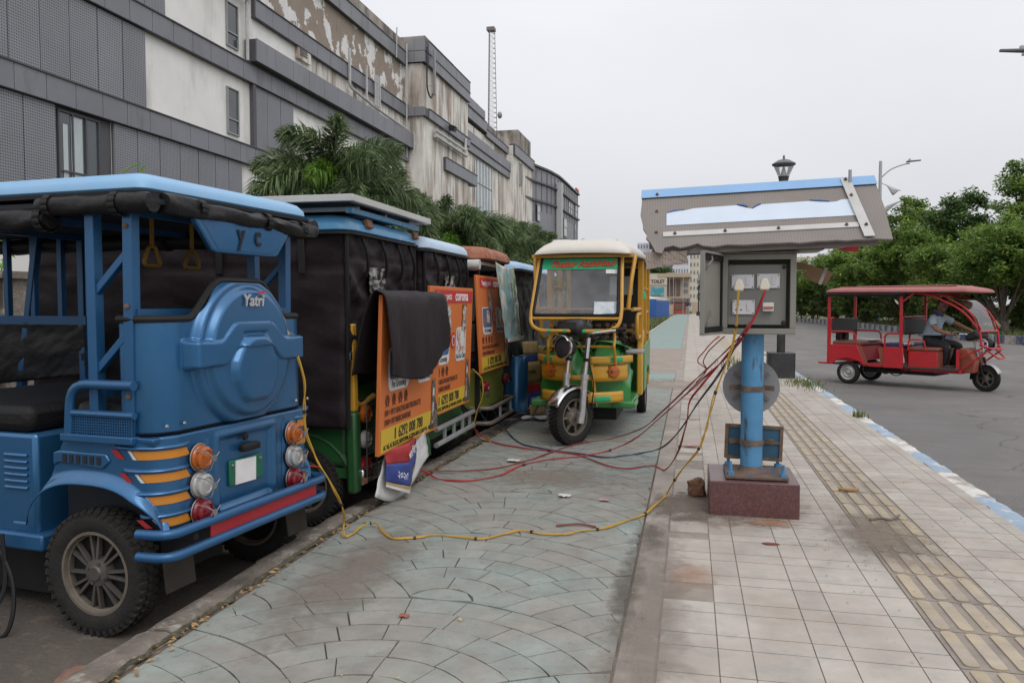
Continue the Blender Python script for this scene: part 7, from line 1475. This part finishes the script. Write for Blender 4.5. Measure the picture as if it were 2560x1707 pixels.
cor((-.8, -1.5, 0), (.0, 0, 0), 1.85, 8).build('front_sheet', 'blue_sheet', bc, 0); cor((.0, 0, 0), (.9, 12.5, 0), 1.75, 30).build('side_sheet', 'blue_sheet', bc, 0); MB().add([(-.9, -1.6, 1.9), (.05, -.1, 1.9), (.95, 12.6, 1.9), (-2, 12, 2.3), (-2.2, 0, 2.3)], [(0, 1, 2, 3, 4)]).build('roof', 'roof_pale', bc, 0, solid=.08)
# vine shoots that climb behind the nearest roof
leafmat('vine_leaf', (.12, .3, .03), (.25, .45, .08), 3, None, .35)
for i, (x, y, z, lb) in enumerate(((-9.3, 10.9, 2.7, 'bright green vine shoot above the roof of the nearest rickshaw'), (-9.6, 9.5, 2.2, 'smaller vine shoot at the left edge above the nearest roof'))):
    t = thing('vine_shoot', lb, 'plant', (x, y, 1.6)); h = z - 1.0; b = MB(); r = random.Random(i)
    MB().tube(spline([(0, 0, 0), (.1, .1, h * .5), (.3, .35, h), (.5, .6, h + .25)], 5), .012, 5).build('stem', 'vine_leaf', t)
    for k in range(26): 
        tt = r.random(); p = V((.5 * tt * tt, .6 * tt * tt, (h + .25) * tt)) + V((r.gauss(0, .12), r.gauss(0, .12), r.gauss(0, .08))); s_ = r.uniform(.05, .1); m = Matrix.Translation(p) @ Euler((r.gauss(0, .6), r.gauss(0, .6), r.random() * 6.28)).to_matrix().to_4x4(); b.add([(-s_, 0, 0), (0, -s_ * .7, 0), (s_, 0, -.02), (0, s_ * .7, 0)], [(0, 1, 2, 3)], m)
    b.build('leaves', 'vine_leaf', t, 0)
# ================================================================ small things on the ground
mat('brick_red', (.3, .1, .06), .9, var=.25, vs=14, bump=.6, bs=40, c2=(.2, .12, .09), c2s=9); mat('stone_brown', (.17, .085, .05), .9, var=.25, vs=14, bump=.6, bs=40); mat('wood_tan', (.42, .24, .1), .8, var=.2, vs=20); mat('paper_white', (.6, .58, .56), .8, var=.06); mat('paper_pink', (.5, .25, .25), .8, var=.3, vs=30)
def lump(name, m, loc, s, seed, label, cat, rz=0., amp=.25, square=1.):
    def fn(u, v):
        a = 6.28319 * u; p = V((math.cos(a) * math.sin(math.pi * v), math.sin(a) * math.sin(math.pi * v), -math.cos(math.pi * v))); q = V([math.copysign(abs(c) ** square, c) for c in p]); k = 1 + amp * nz3(p.x * 1.6 + seed, p.y * 1.6, p.z * 1.6) + amp * .35 * nz3(p.x * 5, p.y * 5 + seed, p.z * 5)
        return (q.x * s[0] * k, q.y * s[1] * k, max(q.z * s[2] * k, -s[2] * .8) + s[2] * .8)
    o = MB().grid(fn, 28, 18).build(name, m, None, 30, loc=loc); o.rotation_euler = (0, 0, rz); return tag(o, label, cat)
lump('rock', 'stone_brown', (.048, 5.28, .004), (.062, .058, .062), 3, 'brown lump of stone left of the granite plinth', 'stone', 0, .3, .8)
lump('brick', 'brick_red', (-2.0, 2.36, -.12), (.15, .07, .05), 5, 'broken red brick lying against the kerb at the bottom left', 'brick', .5, .2, .45)
lump('brick', 'brick_red', (-1.98, 3.05, -.12), (.09, .06, .03), 8, 'flat red brick piece in the gutter by the nearest wheel', 'brick', .9, .3, .45); lump('brick', 'brick_red', (-2.08, 2.1, -.12), (.07, .05, .03), 9, 'small red brick chip at the bottom edge beside the kerb', 'brick', .2, .3, .5)
def stick(label, pts, r, m='wood_tan', cat='stick', nm='stick'):
    return tag(MB().tube(spline(pts, 5), r, 7).build(nm, m), label, cat)
stick('tan bamboo stick lying across the tactile strip', [(.98, 5.62, .018), (1.03, 5.60, .02), (1.1, 5.61, .02)], .011); stick('grey twisted twig on the tactile strip', [(1.02, 4.86, .014), (1.08, 4.89, .02), (1.13, 4.88, .016), (1.2, 4.97, .022)], .008, 'rim_edge', 'twig', 'twig')
tag(MB().prism([(-.045, 0), (-.02, -.016), (.045, -.008), (.03, .014), (-.02, .016)], .004).build('dry_leaf', 'seat_brown', None, 0, loc=(.42, 4.28, .006)), 'brown dry leaf on the tiles in front of the plinth', 'leaf')
for i, (x, y, s_, m, lb) in enumerate(((-.78, 5.05, .04, 'paper_white', 'white paper scrap on the cycle track in front of the wires'), (-.52, 5.0, .03, 'paper_pink', 'small reddish scrap of paper on the cycle track'), (-1.35, 6.1, .05, 'paper_white', 'crumpled pale scrap near the kerb below the uncovered board'), (.02, 7.1, .05, 'paper_pink', 'pink and white wrapper beside the rectangular sign'), (-1.62, 8.35, .13, 'paper_white', 'large pale sheet lying by the kerb beside the blue drum'), (-1.1, 2.95, .02, 'brick_red', 'tiny red brick chip on the pavers near the camera'))):
    r = random.Random(i); tag(MB().grid(lambda u, v: ((u - .5) * 2 * s_, (v - .5) * 1.5 * s_ + .3 * s_ * nz3(u * 3, i, 1), .008 + s_ * .25 * (1 + nz3(u * 3, v * 3, i))), 6, 5).build('litter', m, None, 40, loc=(x, y, 0)), lb, 'litter')
stick('thin brown twig lying on the cycle track beside the yellow cable', [(-.72, 4.35, .014), (-.6, 4.4, .016), (-.5, 4.37, .014)], .006, 'seat_brown', 'twig', 'twig')
